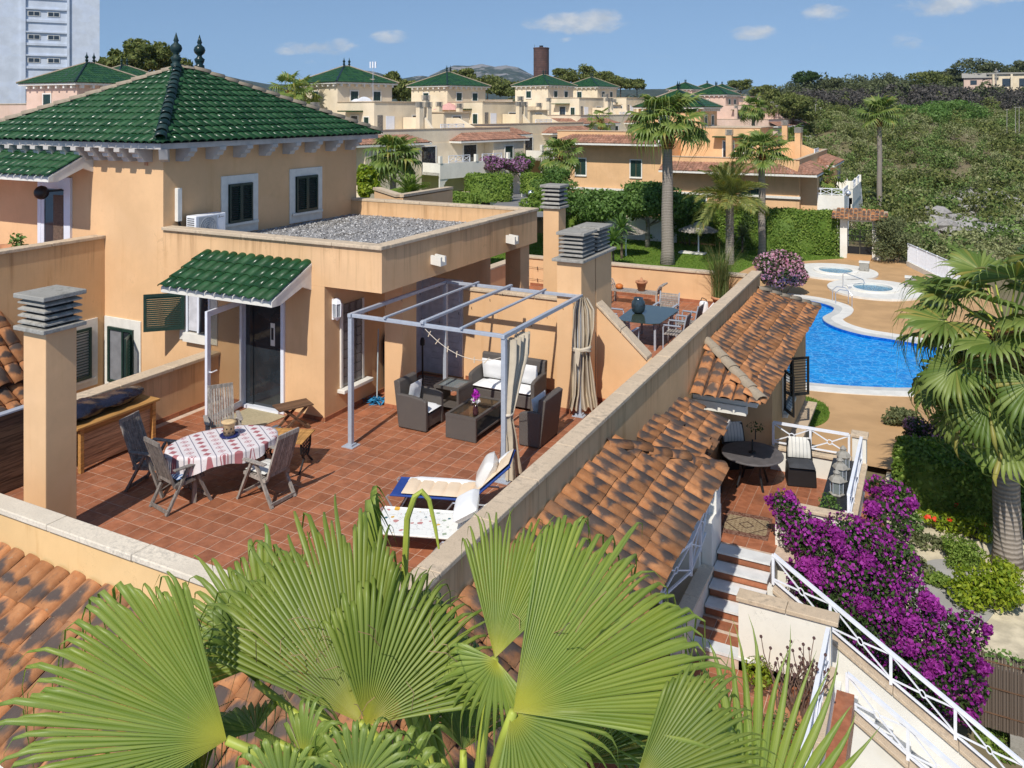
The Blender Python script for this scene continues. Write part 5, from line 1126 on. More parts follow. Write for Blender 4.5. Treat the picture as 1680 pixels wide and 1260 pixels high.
MB().bar((-.26, -.15, .03), (-.26, .15, .03), .04).build('stretcher', M['brownwood'], st, False); MB().bar((.26, -.15, .03), (.26, .15, .03), .04).build('stretcher', M['brownwood'], st, False)
sd = T('sandals', 'pair of blue grey sandals under the folding table', 'sandals', (-11.0, 11.9, 0)); 
for k in (0, 1): MB().lathe([(.05, 0), (.055, .02), (.04, .05)], 10, (-11.05 + k * .11, 11.93 - k * .05, 0), 1, 2.2).build('sandal', plain('sandal_blue', (.10, .14, .19), .6) if k == 0 else bpy.data.materials['sandal_blue'], sd)
dm = MB().prism([(-12.3, 11.85), (-11.35, 11.78), (-11.30, 12.5), (-12.28, 12.52)], .002, .016).build('doormat', M['mat'], None); tag(dm, 'beige woven doormat with frayed edge in front of the terrace door', 'doormat')
fr = MB()
for i in range(40): x = -12.3 + i * .0244; fr.bar((x, 11.85 - .07 * i / 40, .006), (x + R.uniform(-.02, .02), 11.80 - .07 * i / 40 - R.uniform(0, .03), .004), .006, .003)
o = fr.build('fringe', M['mat'], dm); 
bt = T('bistro_table', 'wooden table with curly cast iron legs behind the right hand chair', 'table', (-9.72, 10.78, 0), None, rad(20))
for i in range(9): MB().box(-.38, .38, -.30 + i * .067, -.30 + i * .067 + .06, .50, .52).build('slat', M['pine'], bt, False)
for s in (-1, 1):
    mb = MB()
    for q in (-1, 1): mb.tube([(s * .33, q * .05, .49), (s * .33, q * .22, .46), (s * .33, q * .20, .30), (s * .33, q * .08, .18), (s * .33, q * .22, .06), (s * .33, q * .30, .0)], .018, 6)
    for a in range(5):
        for b_ in range(4): mb.tube([(s * .33, -.14 + a * .07 + .03 * math.cos(rad(45 * i)), .24 + b_ * .06 + .03 * math.sin(rad(45 * i))) for i in range(9)], .007, 4, False)
    mb.build('leg', M['iron'], bt, False)
# ---- pine bench with the bag, timber boards
bn = T('console_table', 'pine console table with rough plank front along the left parapet', 'console table', (-12.85, 9.8, 0))
for x in (-13.16, -12.60):
    for y in (9.0, 10.42): B('leg', 'pine', bn, (x, x + .07, y, y + .07, 0, .73), bevel=.006)
B('tabletop', 'pine', bn, (-13.2, -12.50, 8.92, 10.56, .732, .775), bevel=.008); B('apron', 'pine', bn, (-12.585, -12.55, 9.072, 10.418, .64, .728))
for i in range(4): B('plank', 'plank', bn, (-12.625 + R.uniform(-.006, .006), -12.60, 9.075, 10.415, .05 + i * .147, .05 + i * .147 + .140))
B('back_panel', 'plank', bn, (-13.15, -13.12, 9.08, 10.41, .05, .70))
bg = MB()
def bagfn(u, v):
    g = u * 2 * math.pi; s = v; rr = (math.sin(math.pi * (.04 + .92 * s)) ** .35) * (1 + .07 * math.sin(g * 5 + s * 23) + .05 * math.sin(s * 41 + g * 3)); return Vector((-12.86 + .27 * rr * math.cos(g) + .03 * math.sin(s * 9), 8.35 + 2.05 * s, .90 + (.14 + .02 * math.sin(s * 17)) * rr * math.sin(g) + .03 * s))
bo = bg.grid(bagfn, 22, 44).build('cushion_bag', M['bag'], None, False, True); tag(bo, 'long shiny black plastic bag lying on the pine console table', 'bag')
fb = T('timber_panel', 'dark timber plank panel with grey metal cap beside the near chimney', 'fence', (-12.95, 7.6, 0))
for i in range(7): B('plank', 'fencewood', fb, (-12.98 + R.uniform(-.008, .008), -12.945, 6.66, 8.62, .02 + i * .172, .02 + i * .172 + .165))
B('cap', 'metal', fb, (-13.05, -12.92, 6.66, 8.64, 1.235, 1.26)); 
for y in (6.75, 8.5): B('post', 'fencewood', fb, (-13.06, -12.99, y, y + .07, 0, 1.234))
# ---- sun loungers
def lounger(label, foot, ang, w, canvas, pad, padmat, head_z, flat=1.22, backl=.78):
    t = T('sun_lounger', label, 'sun lounger', (foot[0], foot[1], 0), 'sun loungers by the side parapet', rad(ang)); hw = w / 2; z = .31; e = Vector((flat, 0, z)); hb = math.atan2(head_z - z, math.sqrt(max(.01, backl ** 2 - (head_z - z) ** 2))); hd = Vector((math.cos(hb), 0, math.sin(hb))) * backl
    MB().box(0.0, flat, -hw, hw, z - .012, z).build('canvas', M[canvas], t, False); MB().extrude([e + Vector((0, -hw, 0)), e + hd + Vector((0, -hw, 0)), e + hd + Vector((0, -hw, .012)), e + Vector((0, -hw, .012))], (0, w, 0)).build('canvas', M[canvas], t, False)
    for s in (-1, 1):
        y = s * (hw + .012)
        MB().tube([(0, y, z), (flat, y, z)], .016, 8).build('rail', M[canvas], t, False); MB().tube([e + Vector((0, y, 0)), e + hd + Vector((0, y, 0))], .016, 8).build('rail', M[canvas], t, False)
    mb = MB().tube([(-.02, -hw - .01, z), (-.06, -hw - .01, z - .03), (.10, -hw - .01, .02), (.10, hw + .01, .02), (-.06, hw + .01, z - .03), (-.02, hw + .01, z)], .015, 8); mb.build('foot_leg', M['alu'], t, False)
    mb = MB().tube([(flat * .62, -hw - .02, .015), (flat * .78, -hw - .02, z - .05), (flat * 1.25, -hw - .02, z - .05), (flat * 1.38, -hw - .02, .015)], .015, 8); mb.build('middle_leg', M['alu'], t, False)
    MB().tube([(flat * .62, hw + .02, .015), (flat * .78, hw + .02, z - .05), (flat * 1.25, hw + .02, z - .05), (flat * 1.38, hw + .02, .015)], .015, 8).build('middle_leg', M['alu'], t, False)
    if pad:
        n = 5
        for i in range(n): cushion(MB(), .16 + i * (flat - .18) / n, .16 + (i + 1) * (flat - .18) / n + .012, -hw + .01, hw - .01, z, z + .055, puff=.35).build('pad', M[padmat], t, False, True)
        Mx = frame_m(e, hd.normalized(), Vector((0, 1, 0)), hd.normalized().cross(Vector((0, 1, 0))))
        for i in range(3): cushion(MB(), .01 + i * (backl - .02) / 3, .01 + (i + 1) * (backl - .02) / 3 + .012, -hw + .01, hw - .01, .014, .07, Mx, puff=.35).build('pad', M[padmat], t, False, True)
        for i, (x0, x1, mx) in enumerate(((.16, flat, None), (.02, backl, Mx))):
            mb = MB(); cushion(mb, x0, x1 , hw - .15, hw - .005, (z if mx is None else .012), (z + .062 if mx is None else .078), mx, puff=.3); mb.build('pad_border', M['cushion'], t, False, True)
    return t, e, hd
lounger('blue framed sun lounger with peach pad and raised back', (-7.26, 10.42), 18.5, .56, 'blue', True, 'peach', .84)
lounger('sun lounger in white fruit and leaf print at the foot of the side parapet', (-6.90, 9.46), 18.5, .70, 'floral', False, 'floral', .72, 1.3, .7)
def pillow(name, label, loc, rot, sx, sy, sz, mat):
    o = cushion(MB(), -sx / 2, sx / 2, -sy / 2, sy / 2, -sz / 2, sz / 2, n=12, puff=.85).build(name, M[mat], None, False, True); o.location = loc; o.rotation_euler = rot; return tag(o, label, 'cushion')
pillow('cushion', 'cream satin cushion propped on the back of the blue framed lounger', (-5.93, 10.86, .62), (rad(8), rad(-62), rad(18)), .46, .46, .22, 'satin')
pillow('cushion', 'plain white cushion lying on the fruit print lounger', (-5.74, 9.93, .55), (rad(0), rad(-28), rad(25)), .36, .62, .20, 'cushion')

# ================================================================ THE FAR TERRACE
ff = B('terrace_floor', 'grout', None, (-12.5, -5.03, 16.32, 25.62, -.35, -.003)); tag(ff, 'terracotta tiled floor of the far terrace', kind='structure')
mb = MB()
for i in range(28):
    for j in range(31):
        x, y = -5.15 - i * .2625, 25.30 - j * .29
        if y < 16.5: continue
        mb.box(x - .258, x - .004, y + .004, y + .286, -.006, R.uniform(-.001, .001))
k = mb.build('floor_tile', M['floor'], ff); k['kind'] = 'stuff'
fw = T('parapet_wall', 'far parapet wall in front of the lawn, with a washing line', 'wall', (-8, 25.7, -5)); B('wall', 'stucco', fw, (-12.6, -5.03, 25.62, 25.86, -5., .93)); coping(fw, (-12.6, 25.74), (-5.08, 25.74), .34, 1.0, .07, 'coping', 1.4); skirt(fw, (-12.3, 25.62), (-5.05, 25.62), .10, step=.34)
fw2 = T('parapet_wall', 'left parapet of the far terrace below the flat roof', 'wall', (-12.5, 22, -5)); B('wall', 'stucco', fw2, (-12.75, -12.5, 19.4, 25.6, -5, .93)); coping(fw2, (-12.62, 19.4), (-12.62, 25.6), .34, 1.0, .07, 'coping', 1.4)
cl = T('clothes_line', 'thin dark washing line with pegs along the far parapet', 'clothes line', (-11, 25.58, .6))
for z in (.62, .22):
    MB().tube([(-12.4, 25.56, z + .03), (-11.2, 25.56, z), (-10.0, 25.56, z - .01)], .006, 4).build('line', M['iron'], cl)
    for x in (-12.0, -11.4, -11.1, -10.6): MB().bar((x, 25.56, z - .06), (x, 25.56, z + .06), .02).build('peg', M['brownwood'], cl)
be = T('garden_bench', 'weathered bench with scrolled ends against the far parapet', 'bench', (-8.15, 24.6, 0))
for i in range(4): B('slat', 'woodgrey', be, (-8.9, -7.45, 24.34 + i * .12, 24.34 + i * .12 + .105, .40, .435))
for x in (-8.93, -7.47):
    for y in (24.36, 24.78): B('leg', 'woodgrey', be, (x - .03, x + .03, y - .03, y + .03, 0, .40))
    s = -1 if x < -8 else 1; mb = MB()
    for y in (24.36, 24.5, 24.64, 24.78): mb.tube([(x, y, .42), (x + s * .03, y, .56), (x + s * .10, y, .68), (x + s * .19, y, .70)], .022, 6)
    mb.tube([(x + s * .19, 24.33, .70), (x + s * .19, 24.81, .70)], .03, 8); mb.tube([(x + s * .03, 24.33, .55), (x + s * .03, 24.81, .55)], .016, 6); mb.build('scroll_end', M['woodgrey'], be)
def pot(name, label, loc, r0, r1, h, mat='clay', cat='plant pot'):
    t = T(name, label, cat, loc); MB().lathe([(r0, 0), (r1 * .93, h * .8), (r1 * 1.08, h * .81), (r1 * 1.1, h), (r1 * .95, h), (r1 * .9, h * .86)], 16).build('body', M[mat], t, False, True); MB().lathe([(r1 * .9, h * .84), (r1 * .2, h * .87)], 12).build('soil', plain('soil_' + str(R.random()), (.05, .035, .025), .95), t, False); return t
t = pot('plant_pot', 'round terracotta pot standing on the scrolled bench', (-8.02, 24.6, .436), .10, .17, .30); MB().lathe([(.10, .28), (.12, .31), (.04, .34), (.03, .40)], 12).build('lid', M['clay'], t, False, True)
o = MB().lathe([(.05, 0), (.12, .05), (.12, .12), (.06, .16)], 14).build('gourd', M['clayorange'], None, False, True); o.location = (-8.72, 24.55, .436); tag(o, 'orange gourd shaped pot at the left end of the scrolled bench', 'pot')
gt = T('dining_table', 'garden dining table with dark green glass top on the far terrace', 'table', (-6.6, 20.8, 0))
MB().prism([(-7.15, 20.0), (-6.95, 19.85), (-6.25, 19.85), (-6.05, 20.0), (-6.0, 21.6), (-6.2, 21.75), (-6.95, 21.75), (-7.2, 21.6)], .70, .715).build('glass_top', M['green_glass'], gt)
for x, y in ((-7.0, 20.1), (-6.2, 20.1), (-7.0, 21.5), (-6.2, 21.5)): MB().bar((x, y, 0), (x, y, .70), .05).build('leg', M['metal'], gt)
for y in (20.1, 21.5): MB().bar((-7.0, y, .66), (-6.2, y, .66), .04).build('cross_bar', M['metal'], gt)
for x in (-7.0, -6.2): MB().bar((x, 20.1, .67), (x, 21.5, .67), .04).build('side_bar', M['metal'], gt)
vs = MB().lathe([(.09, 0), (.16, .06), (.185, .2), (.17, .31), (.12, .37), (.13, .40), (.10, .40), (.09, .34)], 20).build('vase', M['vase'], None, False, True); vs.location = (-6.85, 20.75, .716); tag(vs, 'big bulbous blue grey vase in the middle of the glass table', 'vase')
def metal_chair(label, loc, rz):
    t = T('garden_chair', label, 'chair', loc, 'aluminium chairs with slatted backs on the far terrace', rz); w = .27
    for s in (-1, 1):
        MB().tube([(s * w, .26, 0), (s * w, .26, .60), (s * w, .22, .65), (s * w, -.18, .64)], .018, 6).build('leg', M['metal'], t, False); MB().tube([(s * w, -.26, 0), (s * w, -.22, .45), (s * w, -.33, .95)], .018, 6).build('leg', M['metal'], t, False); MB().box(s * w - .03, s * w + .03, -.18, .25, .652, .67).build('armrest', M['metal'], t, False)
    for i in range(7): MB().bar((-w, -.2 + i * .07, .43), (w, -.2 + i * .07, .43), .055, .014).build('seat_slat', M['woodgrey'], t, False)
    for i in range(8): q = i / 8; MB().bar((-w, -.225 - .10 * q, .50 + .44 * q), (w, -.225 - .10 * q, .50 + .44 * q), .012, .045).build('back_slat', M['woodgrey'], t, False)
    return t
metal_chair('aluminium chair at the far end of the glass table below the bench', (-6.55, 22.25, 0), rad(178)); metal_chair('aluminium chair on the left side of the glass table', (-7.65, 20.9, 0), rad(-88)); metal_chair('aluminium chair at the near end of the glass table against the sloping coping', (-6.75, 19.35, 0), rad(-4))
metal_chair('aluminium chair on the parapet side, nearer the camera', (-5.75, 20.4, 0), rad(92)); metal_chair('aluminium chair on the parapet side, nearer the tall grass', (-5.72, 21.5, 0), rad(88))
gp = pot('grass_pot', 'tall feathery grass growing in a pot in the far terrace corner', (-5.7, 25.1, 0), .2, .27, .4, cat='potted plant')
V = []; F = []
for i in range(420):
    a = rng.uniform(0, 6.28); hh = rng.uniform(.8, 2.0); o = rng.uniform(.25, 1.0) * (.3 + .35 * hh); b0 = np.array([rng.normal(0, .1), rng.normal(0, .1), .35]); k = len(V); d = np.array([math.cos(a), math.sin(a), 0]); s = np.array([-d[1], d[0], 0]) * .011
    for j in range(5): q = j / 4; p = b0 + d * o * q * q + np.array([0, 0, hh * (q - .28 * q * q * o)]); V += [p - s * (1 - q * .9), p + s * (1 - q * .9)]
    for j in range(4): F.append((k + 2 * j, k + 2 * j + 1, k + 2 * j + 3, k + 2 * j + 2))
link('grass_blades', fastmesh('grass_blades', V, F, leafmat('tall_grass', (.07, .12, .03), (.22, .24, .09), .3, .6, .2, yellow=(.36, .24, .10))), gp)
wc = T('watering_can', 'white watering can on the far terrace floor beside the parapet', 'watering can', (-6.05, 24.4, 0)); MB().lathe([(.13, 0), (.14, .05), (.13, .30), (.10, .36)], 14).build('body', M['cushion'], wc, False, True); MB().tube([(.12, 0, .1), (.3, 0, .34)], .025, 6).build('spout', M['cushion'], wc, False); MB().tube([(-.10, 0, .34), (-.05, 0, .46), (.07, 0, .42), (.09, 0, .35)], .014, 6).build('handle', M['black'], wc, False)
# raised terrace of the left wing: pot and lemon plant
pot('plant_pot', 'large ribbed terracotta pot on the raised side terrace', (*WY(6, 395, 11.2).xy, 2.28), .30, .42, .72)
q = WY(33, 385, 11.0); lp = pot('potted_lemon', 'young lemon plant in a pot on the raised side terrace', (q.x, q.y, 2.28), .18, .24, .4, cat='potted plant'); link('leaves', cloud_mesh('leaves', [(0, 0, .75, .18, .18, .3), (-.12, 0, .95, .15, .15, .16)], 150, .05, M['mid_leaf'], .3), lp); MB().tube([(0, 0, .3), (.02, 0, 1.0)], .015, 5).build('stem', M['bark'], lp, False)
# ================================================================ THE PORCH AND STAIRS BELOW THE ROOFS
FP = -2.75; G = -5.0
po = T('porch', 'covered porch with terracotta floor, white parapets and the house room beside it', 'porch', (-2.7, 19, G))
B('room_wall', 'stucco_bare', po, (-4.80, -3.56, 21.2, 27.2, G, EE - .06), label='projecting room with black shuttered window')
B('back_wall', 'stucco_bare', po, (-4.82, -4.801, 14.5, 21.19, -2.9, -.3)); 
B('base', 'white_wall', po, (-4.79, -1.42, 17.30, 21.19, G - .6, FP - .06)); B('base', 'white_wall', po, (-4.79, -2.8, 16.9, 17.299, G - .6, FP - .06))
pf = B('floor', 'grout', po, (-4.79, -1.45, 16.9, 21.18, FP - .059, FP - .008)); tmp = MB().box(.004, .274, .004, .274, -.006, 0).mesh('floor_tile', M['floor'])
for i in range(12):
    for j in range(15):
        x, y = -4.75 + i * .2775, 16.96 + j * .2775
        if y < 17.5 and x > -3.0: continue
        o = link('floor_tile', tmp, pf); o.location = (x, y, FP)
# window of the room with black shutters
wq = B('window', 'trim', po, (-3.56, -3.53, 22.7, 24.2, -2.1, -.75)); B('pane', 'window', wq, (-3.529, -3.52, 22.85, 24.05, -1.95, -.85)); B('sill', 'trim', wq, (-3.529, -3.42, 22.65, 24.25, -2.06, -1.98))
for yy, al in ((22.85, (.55, -.83, 0)), (24.05, (.75, .66, 0))): shutter(po, (-3.52, yy, -1.93), al, .55, 1.06, 12, 'black')
# parapets
B('parapet', 'white_wall', po, (-2.85, -1.42, 17.32, 17.48, FP - .05, -1.97), (-1.58, -1.42, 17.481, 20.9, FP - .05, -2.25), (-3.55, -1.42, 20.92, 21.08, FP - .05, -2.25), (-1.70, -1.40, 20.86, 21.14, -2.249, -1.62), (-1.58, -1.42, 17.485, 17.75, -2.249, -1.97))
coping(po, (-2.85, 17.40), (-1.38, 17.40), .26, -1.90, .07); coping(po, (-1.50, 17.54), (-1.50, 20.86), .26, -2.18, .07); coping(po, (-3.55, 21.0), (-1.72, 21.0), .26, -2.18, .07); coping(po, (-1.74, 21.0), (-1.36, 21.0), .34, -1.55, .07)
railing('porch_railing', 'white railing with two ringed crosses on the pool side of the porch', [(-3.5, 21.0, -2.18), (-1.78, 21.0, -2.18)], .55, 'white railings with ringed crosses', bays=[2])
railing('porch_railing', 'white railing along the outer side of the porch behind the lanterns', [(-1.50, 17.6, -2.18), (-1.50, 20.8, -2.18)], .60, 'white railings with ringed crosses')
B('ledge', 'floor', po, (-1.415, -.95, 18.2, 21.5, -3.2, -2.82)); 
B('room_ledge', 'coping', po, (-3.555, -3.2, 21.2, 27.0, -3.05, -2.98))
# steps down towards the camera, marble treads and tiled risers
for i in range(4):
    y1 = 16.89 - .33 * i; z = FP - .18 * i
    B('tread', 'marble', po, (-3.84, -2.82, y1 - .34, y1, z - .04, z)); B('riser', 'floor', po, (-3.83, -2.83, y1 - .30, y1 - .28, z - .18, z - .041)); B('step', 'grout', po, (-3.84, -2.82, y1 - .28, y1 + .04, G - .6, z - .041))
LZ = FP - .72
def tilefield(parent, x0, x1, y0, y1, z, st=.2775, name='floor'):
    b = B(name, 'grout', parent, (x0, x1, y0, y1, z - .06, z - .008)); nx, ny = int((x1 - x0) / st), int((y1 - y0) / st)
    for i in range(nx):
        for j in range(ny): o = link('floor_tile', tmp, b); o.location = (x0 + .01 + i * (x1 - x0) / nx, y0 + .01 + j * (y1 - y0) / ny, z)
    return b
tilefield(po, -3.88, -2.75, 14.86, 15.60, LZ); B('step_edge', 'marble', po, (-3.9, -2.75, 14.60, 14.86, LZ - .05, LZ)); B('base', 'grout', po, (-3.9, -1.6, 14.62, 15.6, G - .6, LZ - .062))
tilefield(po, -4.7, -1.62, 8.6, 14.58, LZ - .2); B('base', 'grout', po, (-4.79, -1.45, 8.5, 14.59, G - 1., LZ - .262))
# left flank: wall, post, stone coping and railing that turns away
B('flank', 'white_wall', po, (-4.05, -3.86, 16.2, 17.0, G, -2.0), (-4.05, -3.86, 14.0, 16.199, G, -2.95)); B('post', 'white_wall', po, (-4.06, -3.84, 16.5, 16.85, -2.0, -1.52)); coping(po, (-3.95, 16.46), (-3.95, 16.89), .28, -1.45, .07); coping(po, (-3.95, 13.9), (-3.95, 16.2), .28, -2.88, .07, 'copingnear')
B('end_wall', 'white_wall', po, (-4.79, -4.06, 16.0, 16.2, G, -.6)); railing('stair_railing', 'white railing curving along the left side of the marble steps', [(-3.98, 16.45, -2.30), (-3.98, 15.1, -2.55), (-4.25, 14.1, -2.60)], .62, 'white railings with ringed crosses', bays=[2, 1])
# cream wall in front of the outer stair, coping and side parapet running to the camera
B('parapet', 'white_wall', po, (-3.02, -1.52, 14.62, 14.85, G, -2.49)); coping(po, (-3.06, 14.735), (-1.40, 14.735), .32, -2.42, .075)
B('parapet', 'white_wall', po, (-1.64, -1.46, 9.0, 14.61, G - 1, -3.2)); coping(po, (-1.55, 9.0), (-1.55, 14.55), .26, -3.13, .07); railing('side_railing', 'white railing on the low wall running towards the camera beside the dry plant', [(-1.55, 14.5, -3.13), (-1.55, 9.2, -3.13)], .62, 'white railings with ringed crosses')
B('ledge', 'floor', po, (-1.455, -1.18, 9., 14.9, -4.2, -3.72))
# outer stair going down to the right between two parapets
sx0, sz0, slp = -2.75, -2.76, .622
def ramp(x): return sz0 - slp * (x - sx0)
def slopewall(y0, y1, xa, xb, name, mat, top, bot): MB().extrude([(xa, y0, bot), (xb, y0, bot), (xb, y0, ramp(xb) + top), (xa, y0, ramp(xa) + top)], (0, y1 - y0, 0)).build(name, M[mat], po)
slopewall(15.86, 16.05, sx0, 3.4, 'parapet', 'white_wall', -.075, -8.); slopewall(14.90, 15.06, -1.45, 3.4, 'parapet', 'white_wall', -.415, -8.)
def slopecoping(y0, y1, xa, xb, off, n):
    for i in range(n):
        a, b = xa + (xb - xa) * i / n, xa + (xb - xa) * (i + 1) / n - .006; MB().extrude([(a, y0, ramp(a) + off - .07), (b, y0, ramp(b) + off - .07), (b, y0, ramp(b) + off), (a, y0, ramp(a) + off)], (0, y1 - y0, 0)).build('coping_stone', M['coping'], po, bevel=.01)
slopecoping(15.81, 16.10, sx0 + .1, 3.4, 0, 6); slopecoping(14.84, 15.11, -1.3, 3.4, -.34, 5)
railing('stair_railing', 'long white railing on the far parapet of the outer stair beside the bougainvillea', [(-2.66, 15.95, ramp(-2.66) + .02), (3.3, 15.95, ramp(3.3) + .02)], .55, 'white railings with ringed crosses', bays=[6])
railing('stair_railing', 'white railing on the near parapet of the outer stair', [(-1.3, 14.97, ramp(-1.3) - .33), (3.3, 14.97, ramp(3.3) - .33)], .55, 'white railings with ringed crosses', bays=[5])
for i in range(22):
    x = -2.6 + i * .28; z = LZ - .175 * (i + 1); B('outer_step', 'marble', po, (x, x + .29, 15.07, 15.85, z - .6, z))
# furniture of the porch
rt = T('round_table', 'large round dark table in the shade of the porch', 'table', (-3.78, 19.85, FP)); MB().lathe([(.66, 0), (.70, .015), (.70, .035), (.68, .05)], 36, (0, 0, .70)).build('tabletop', plain('dark_slatted_top', (.11, .10, .10), .5), rt, False)
for i in range(4): g = rad(45 + 90 * i); MB().tube([(math.cos(g) * .42, math.sin(g) * .42, 0), (math.cos(g) * .3, math.sin(g) * .3, .35), (math.cos(g) * .36, math.sin(g) * .36, .70)], .028, 6).build('leg', M['black'], rt, False)
MB().lathe([(.09, 0), (.08, .03), (.02, .04), (.02, .30)], 10, (0, 0, .751)).build('parasol_hub', M['black'], rt, False)
bl = T('flower_vase', 'sprig of dark flowers in a slim vase on the round table', 'vase', (-3.72, 19.9, FP + .79)); MB().tube([(0, 0, .26), (0, 0, .5)], .012, 6).build('stem', M['black'], bl, False); link('flower', cloud_mesh('flower', [(0, 0, .55, .22, .2, .1)], 60, .035, M['dark_leaf'], .2), bl)['kind'] = 'stuff'
def porch_chair(label, loc, rz, col='cushion', stripe=True):
    t = T('armchair', label, 'armchair', loc, 'dark woven chairs round the porch table', rz)
    MB().extrude([(-.33, -.02, .0), (.33, -.02, 0), (.31, -.02, .42), (-.31, -.02, .42)], (0, -.52, 0)).build('seat_base', M['black'], t, False, bevel=.03)
    MB().extrude([(-.31, -.50, .42), (.31, -.50, .42), (.27, -.60, .92), (-.27, -.60, .92)], (0, -.05, 0)).build('back', M['black'], t, False, bevel=.03)
    cushion(MB(), -.29, .29, -.50, .06, .42, .52, puff=.5).build('seat_cushion', M['greycushion'], t, False, True)
    Mx = Matrix.Translation((0, -.50, .50)) @ Matrix.Rotation(rad(-74), 4, 'X') @ Matrix.Scale(-1, 4, (0, 1, 0)); cushion(MB(), -.26, .26, 0, .46, -.05, .05, Mx, puff=.6).build('back_cushion', M['stripecushion'], t, False, True)
    return t
porch_chair('dark woven chair with charcoal seat and striped cushion in the sun on the porch', (-2.72, 20.2, FP), rad(195)); porch_chair('dark woven chair with striped cushion deep in the porch shade', (-4.15, 20.55, FP), rad(-145)); porch_chair('dark woven chair half hidden under the little stepped roof', (-4.35, 19.4, FP), rad(-80))
pt = T('glass_planter', 'long narrow dark glass topped planter behind the outer porch railing', 'planter', (-1.85, 19.5, FP)); B('trough', 'iron', pt, (-2.10, -1.60, 17.75, 20.7, FP + .01, FP + .62)); B('glass', 'black', pt, (-2.09, -1.61, 17.76, 20.69, FP + .621, FP + .64))
for i, (y, lb) in enumerate(((18.75, 'nearest'), (19.45, 'middle'), (20.15, 'farthest'))):
    l = T('lantern', ('hexagonal grey glass lantern on the planter, nearest the camera', 'hexagonal grey glass lantern in the middle of the three on the planter', 'hexagonal grey glass lantern on the planter, nearest the pool')[i], 'lantern', (-1.83, y, FP + .64), 'grey lanterns on the planter')
    MB().lathe([(.15, 0), (.16, .02), (.13, .04)], 6).build('base', M['concrete'], l, False); MB().lathe([(.12, .045), (.125, .29)], 6).build('glass', M['clear'], l, False); MB().lathe([(.17, .295), (.13, .36), (.07, .40), (.06, .43), (.08, .46), (.02, .52)], 6).build('roof', M['concrete'], l, False)
    for k in range(6): g = rad(60 * k); MB().bar((.125 * math.cos(g), .125 * math.sin(g), .04), (.13 * math.cos(g), .13 * math.sin(g), .295), .014).build('bar', M['metal'], l, False)
bush('porch_creeper', 'thin green creeper spilling over the near end of the planter', -1.9, 18.0, FP + .6, [(0, 0, .1, .22, .4, .12), (-.05, .3, .08, .2, .3, .1)], 260, .035, 'mid_leaf', 'plant')
rg = MB().box(-.48, .48, -.5, .5, 0, .012).build('rug', M['rug'], None); rg.location = (-3.52, 17.85, FP + .002); rg.rotation_euler.z = rad(4); tag(rg, 'worn persian rug with diamonds at the top of the marble steps', 'rug')
# foreground pots and plants beside the cream wall
dp = T('dry_plant', 'bare brown branching succulent with seed heads against the cream wall', 'plant', (-1.95, 13.6, LZ - .2)); r_ = random.Random(4); mb = MB(); hd = MB()
for i in range(34):
    a = r_.uniform(0, 6.28); p = Vector((r_.uniform(-.25, .25), r_.uniform(-.1, .1), .2)); pts = [p]; d = Vector((math.cos(a) * .35, math.sin(a) * .2, 1)).normalized(); L_ = r_.uniform(.7, 1.25)
    for k in range(5): d = (d + Vector((r_.uniform(-.4, .4), r_.uniform(-.3, .3), .25))).normalized(); p = p + d * L_ / 5; pts.append(p)
    mb.tube(pts, [.016, .014, .012, .010, .008, .006], 5); hd.ball(pts[-1], .026, 4, 6)
    q = pts[3] + Vector((r_.uniform(-.15, .15), r_.uniform(-.1, .1), r_.uniform(.15, .3))); mb.tube([pts[3], q], .007, 4); hd.ball(q, .024, 4, 6)
mb.build('branches', plain('dry_stem', (.17, .105, .075), .9), dp, False); hd.build('seed_heads', plain('seed_head', (.09, .045, .04), .9), dp, False); MB().lathe([(.25, 0), (.36, .25)], 16).build('pot', M['clay'], dp, False)
bush('pot_shrub', 'small yellow green shrub in a clay pot by the cream wall', -2.55, 13.9, LZ - .2, [(0, 0, .5, .25, .22, .26)], 420, .035, 'lime_leaf', 'potted plant'); 
bush('pale_shrub', 'dull olive shrub at the foot of the dry plant', -2.0, 12.7, LZ - .2, [(0, 0, .35, .4, .6, .32)], 900, .03, 'grey_leaf', 'shrub')
# blue and pale things glimpsed under the palm
o = B('blue_screen', 'bluepanel', None, (-3.55, -3.2, 10.4, 10.46, LZ - .2, LZ + 1.0)); tag(o, 'dark blue panel half hidden behind the near palm fronds', 'panel')
bv = T('bougainvillea', 'huge purple bougainvillea pouring over the porch wall and down beside the stair', 'shrub', (-.8, 17.2, G - 1))
bl_ = []
r_ = random.Random(9)
for px_, py_, dY, s in ((1288, 830, 17.2, .30), (1310, 870, 17.15, .42), (1345, 900, 17.1, .5), (1385, 880, 17.2, .42), (1420, 900, 17.4, .5), (1455, 860, 18.3, .45), (1470, 820, 19.2, .38), (1440, 800, 19.9, .25), (1330, 950, 16.9, .45), (1375, 960, 16.9, .55), (1420, 970, 17.0, .6), (1465, 930, 17.5, .5), (1480, 990, 17.0, .55), (1390, 1010, 16.6, .45), (1440, 1040, 16.6, .5), (1500, 1050, 16.9, .5), (1550, 1040, 17.2, .42), (1590, 1035, 17.4, .32), (1475, 1090, 16.6, .42), (1530, 1100, 16.9, .45), (1575, 1090, 17.2, .4), (1600, 1130, 17.3, .25), (1530, 1150, 16.7, .35), (1585, 1165, 17.2, .26), (1500, 1120, 16.5, .3), (1345, 1000, 16.35, .25)):
    p = WY(px_, py_, dY); bl_.append((p.x + .8, p.y - 17.2, p.z - G + 1, s, s * .8, s))
fo = cloud_mesh('foliage', bl_, 19000, .045, M['dark_leaf'], .3); link('foliage', fo, bv)
sel = [b for i, b in enumerate(bl_) if i not in (13, 24, 25)]
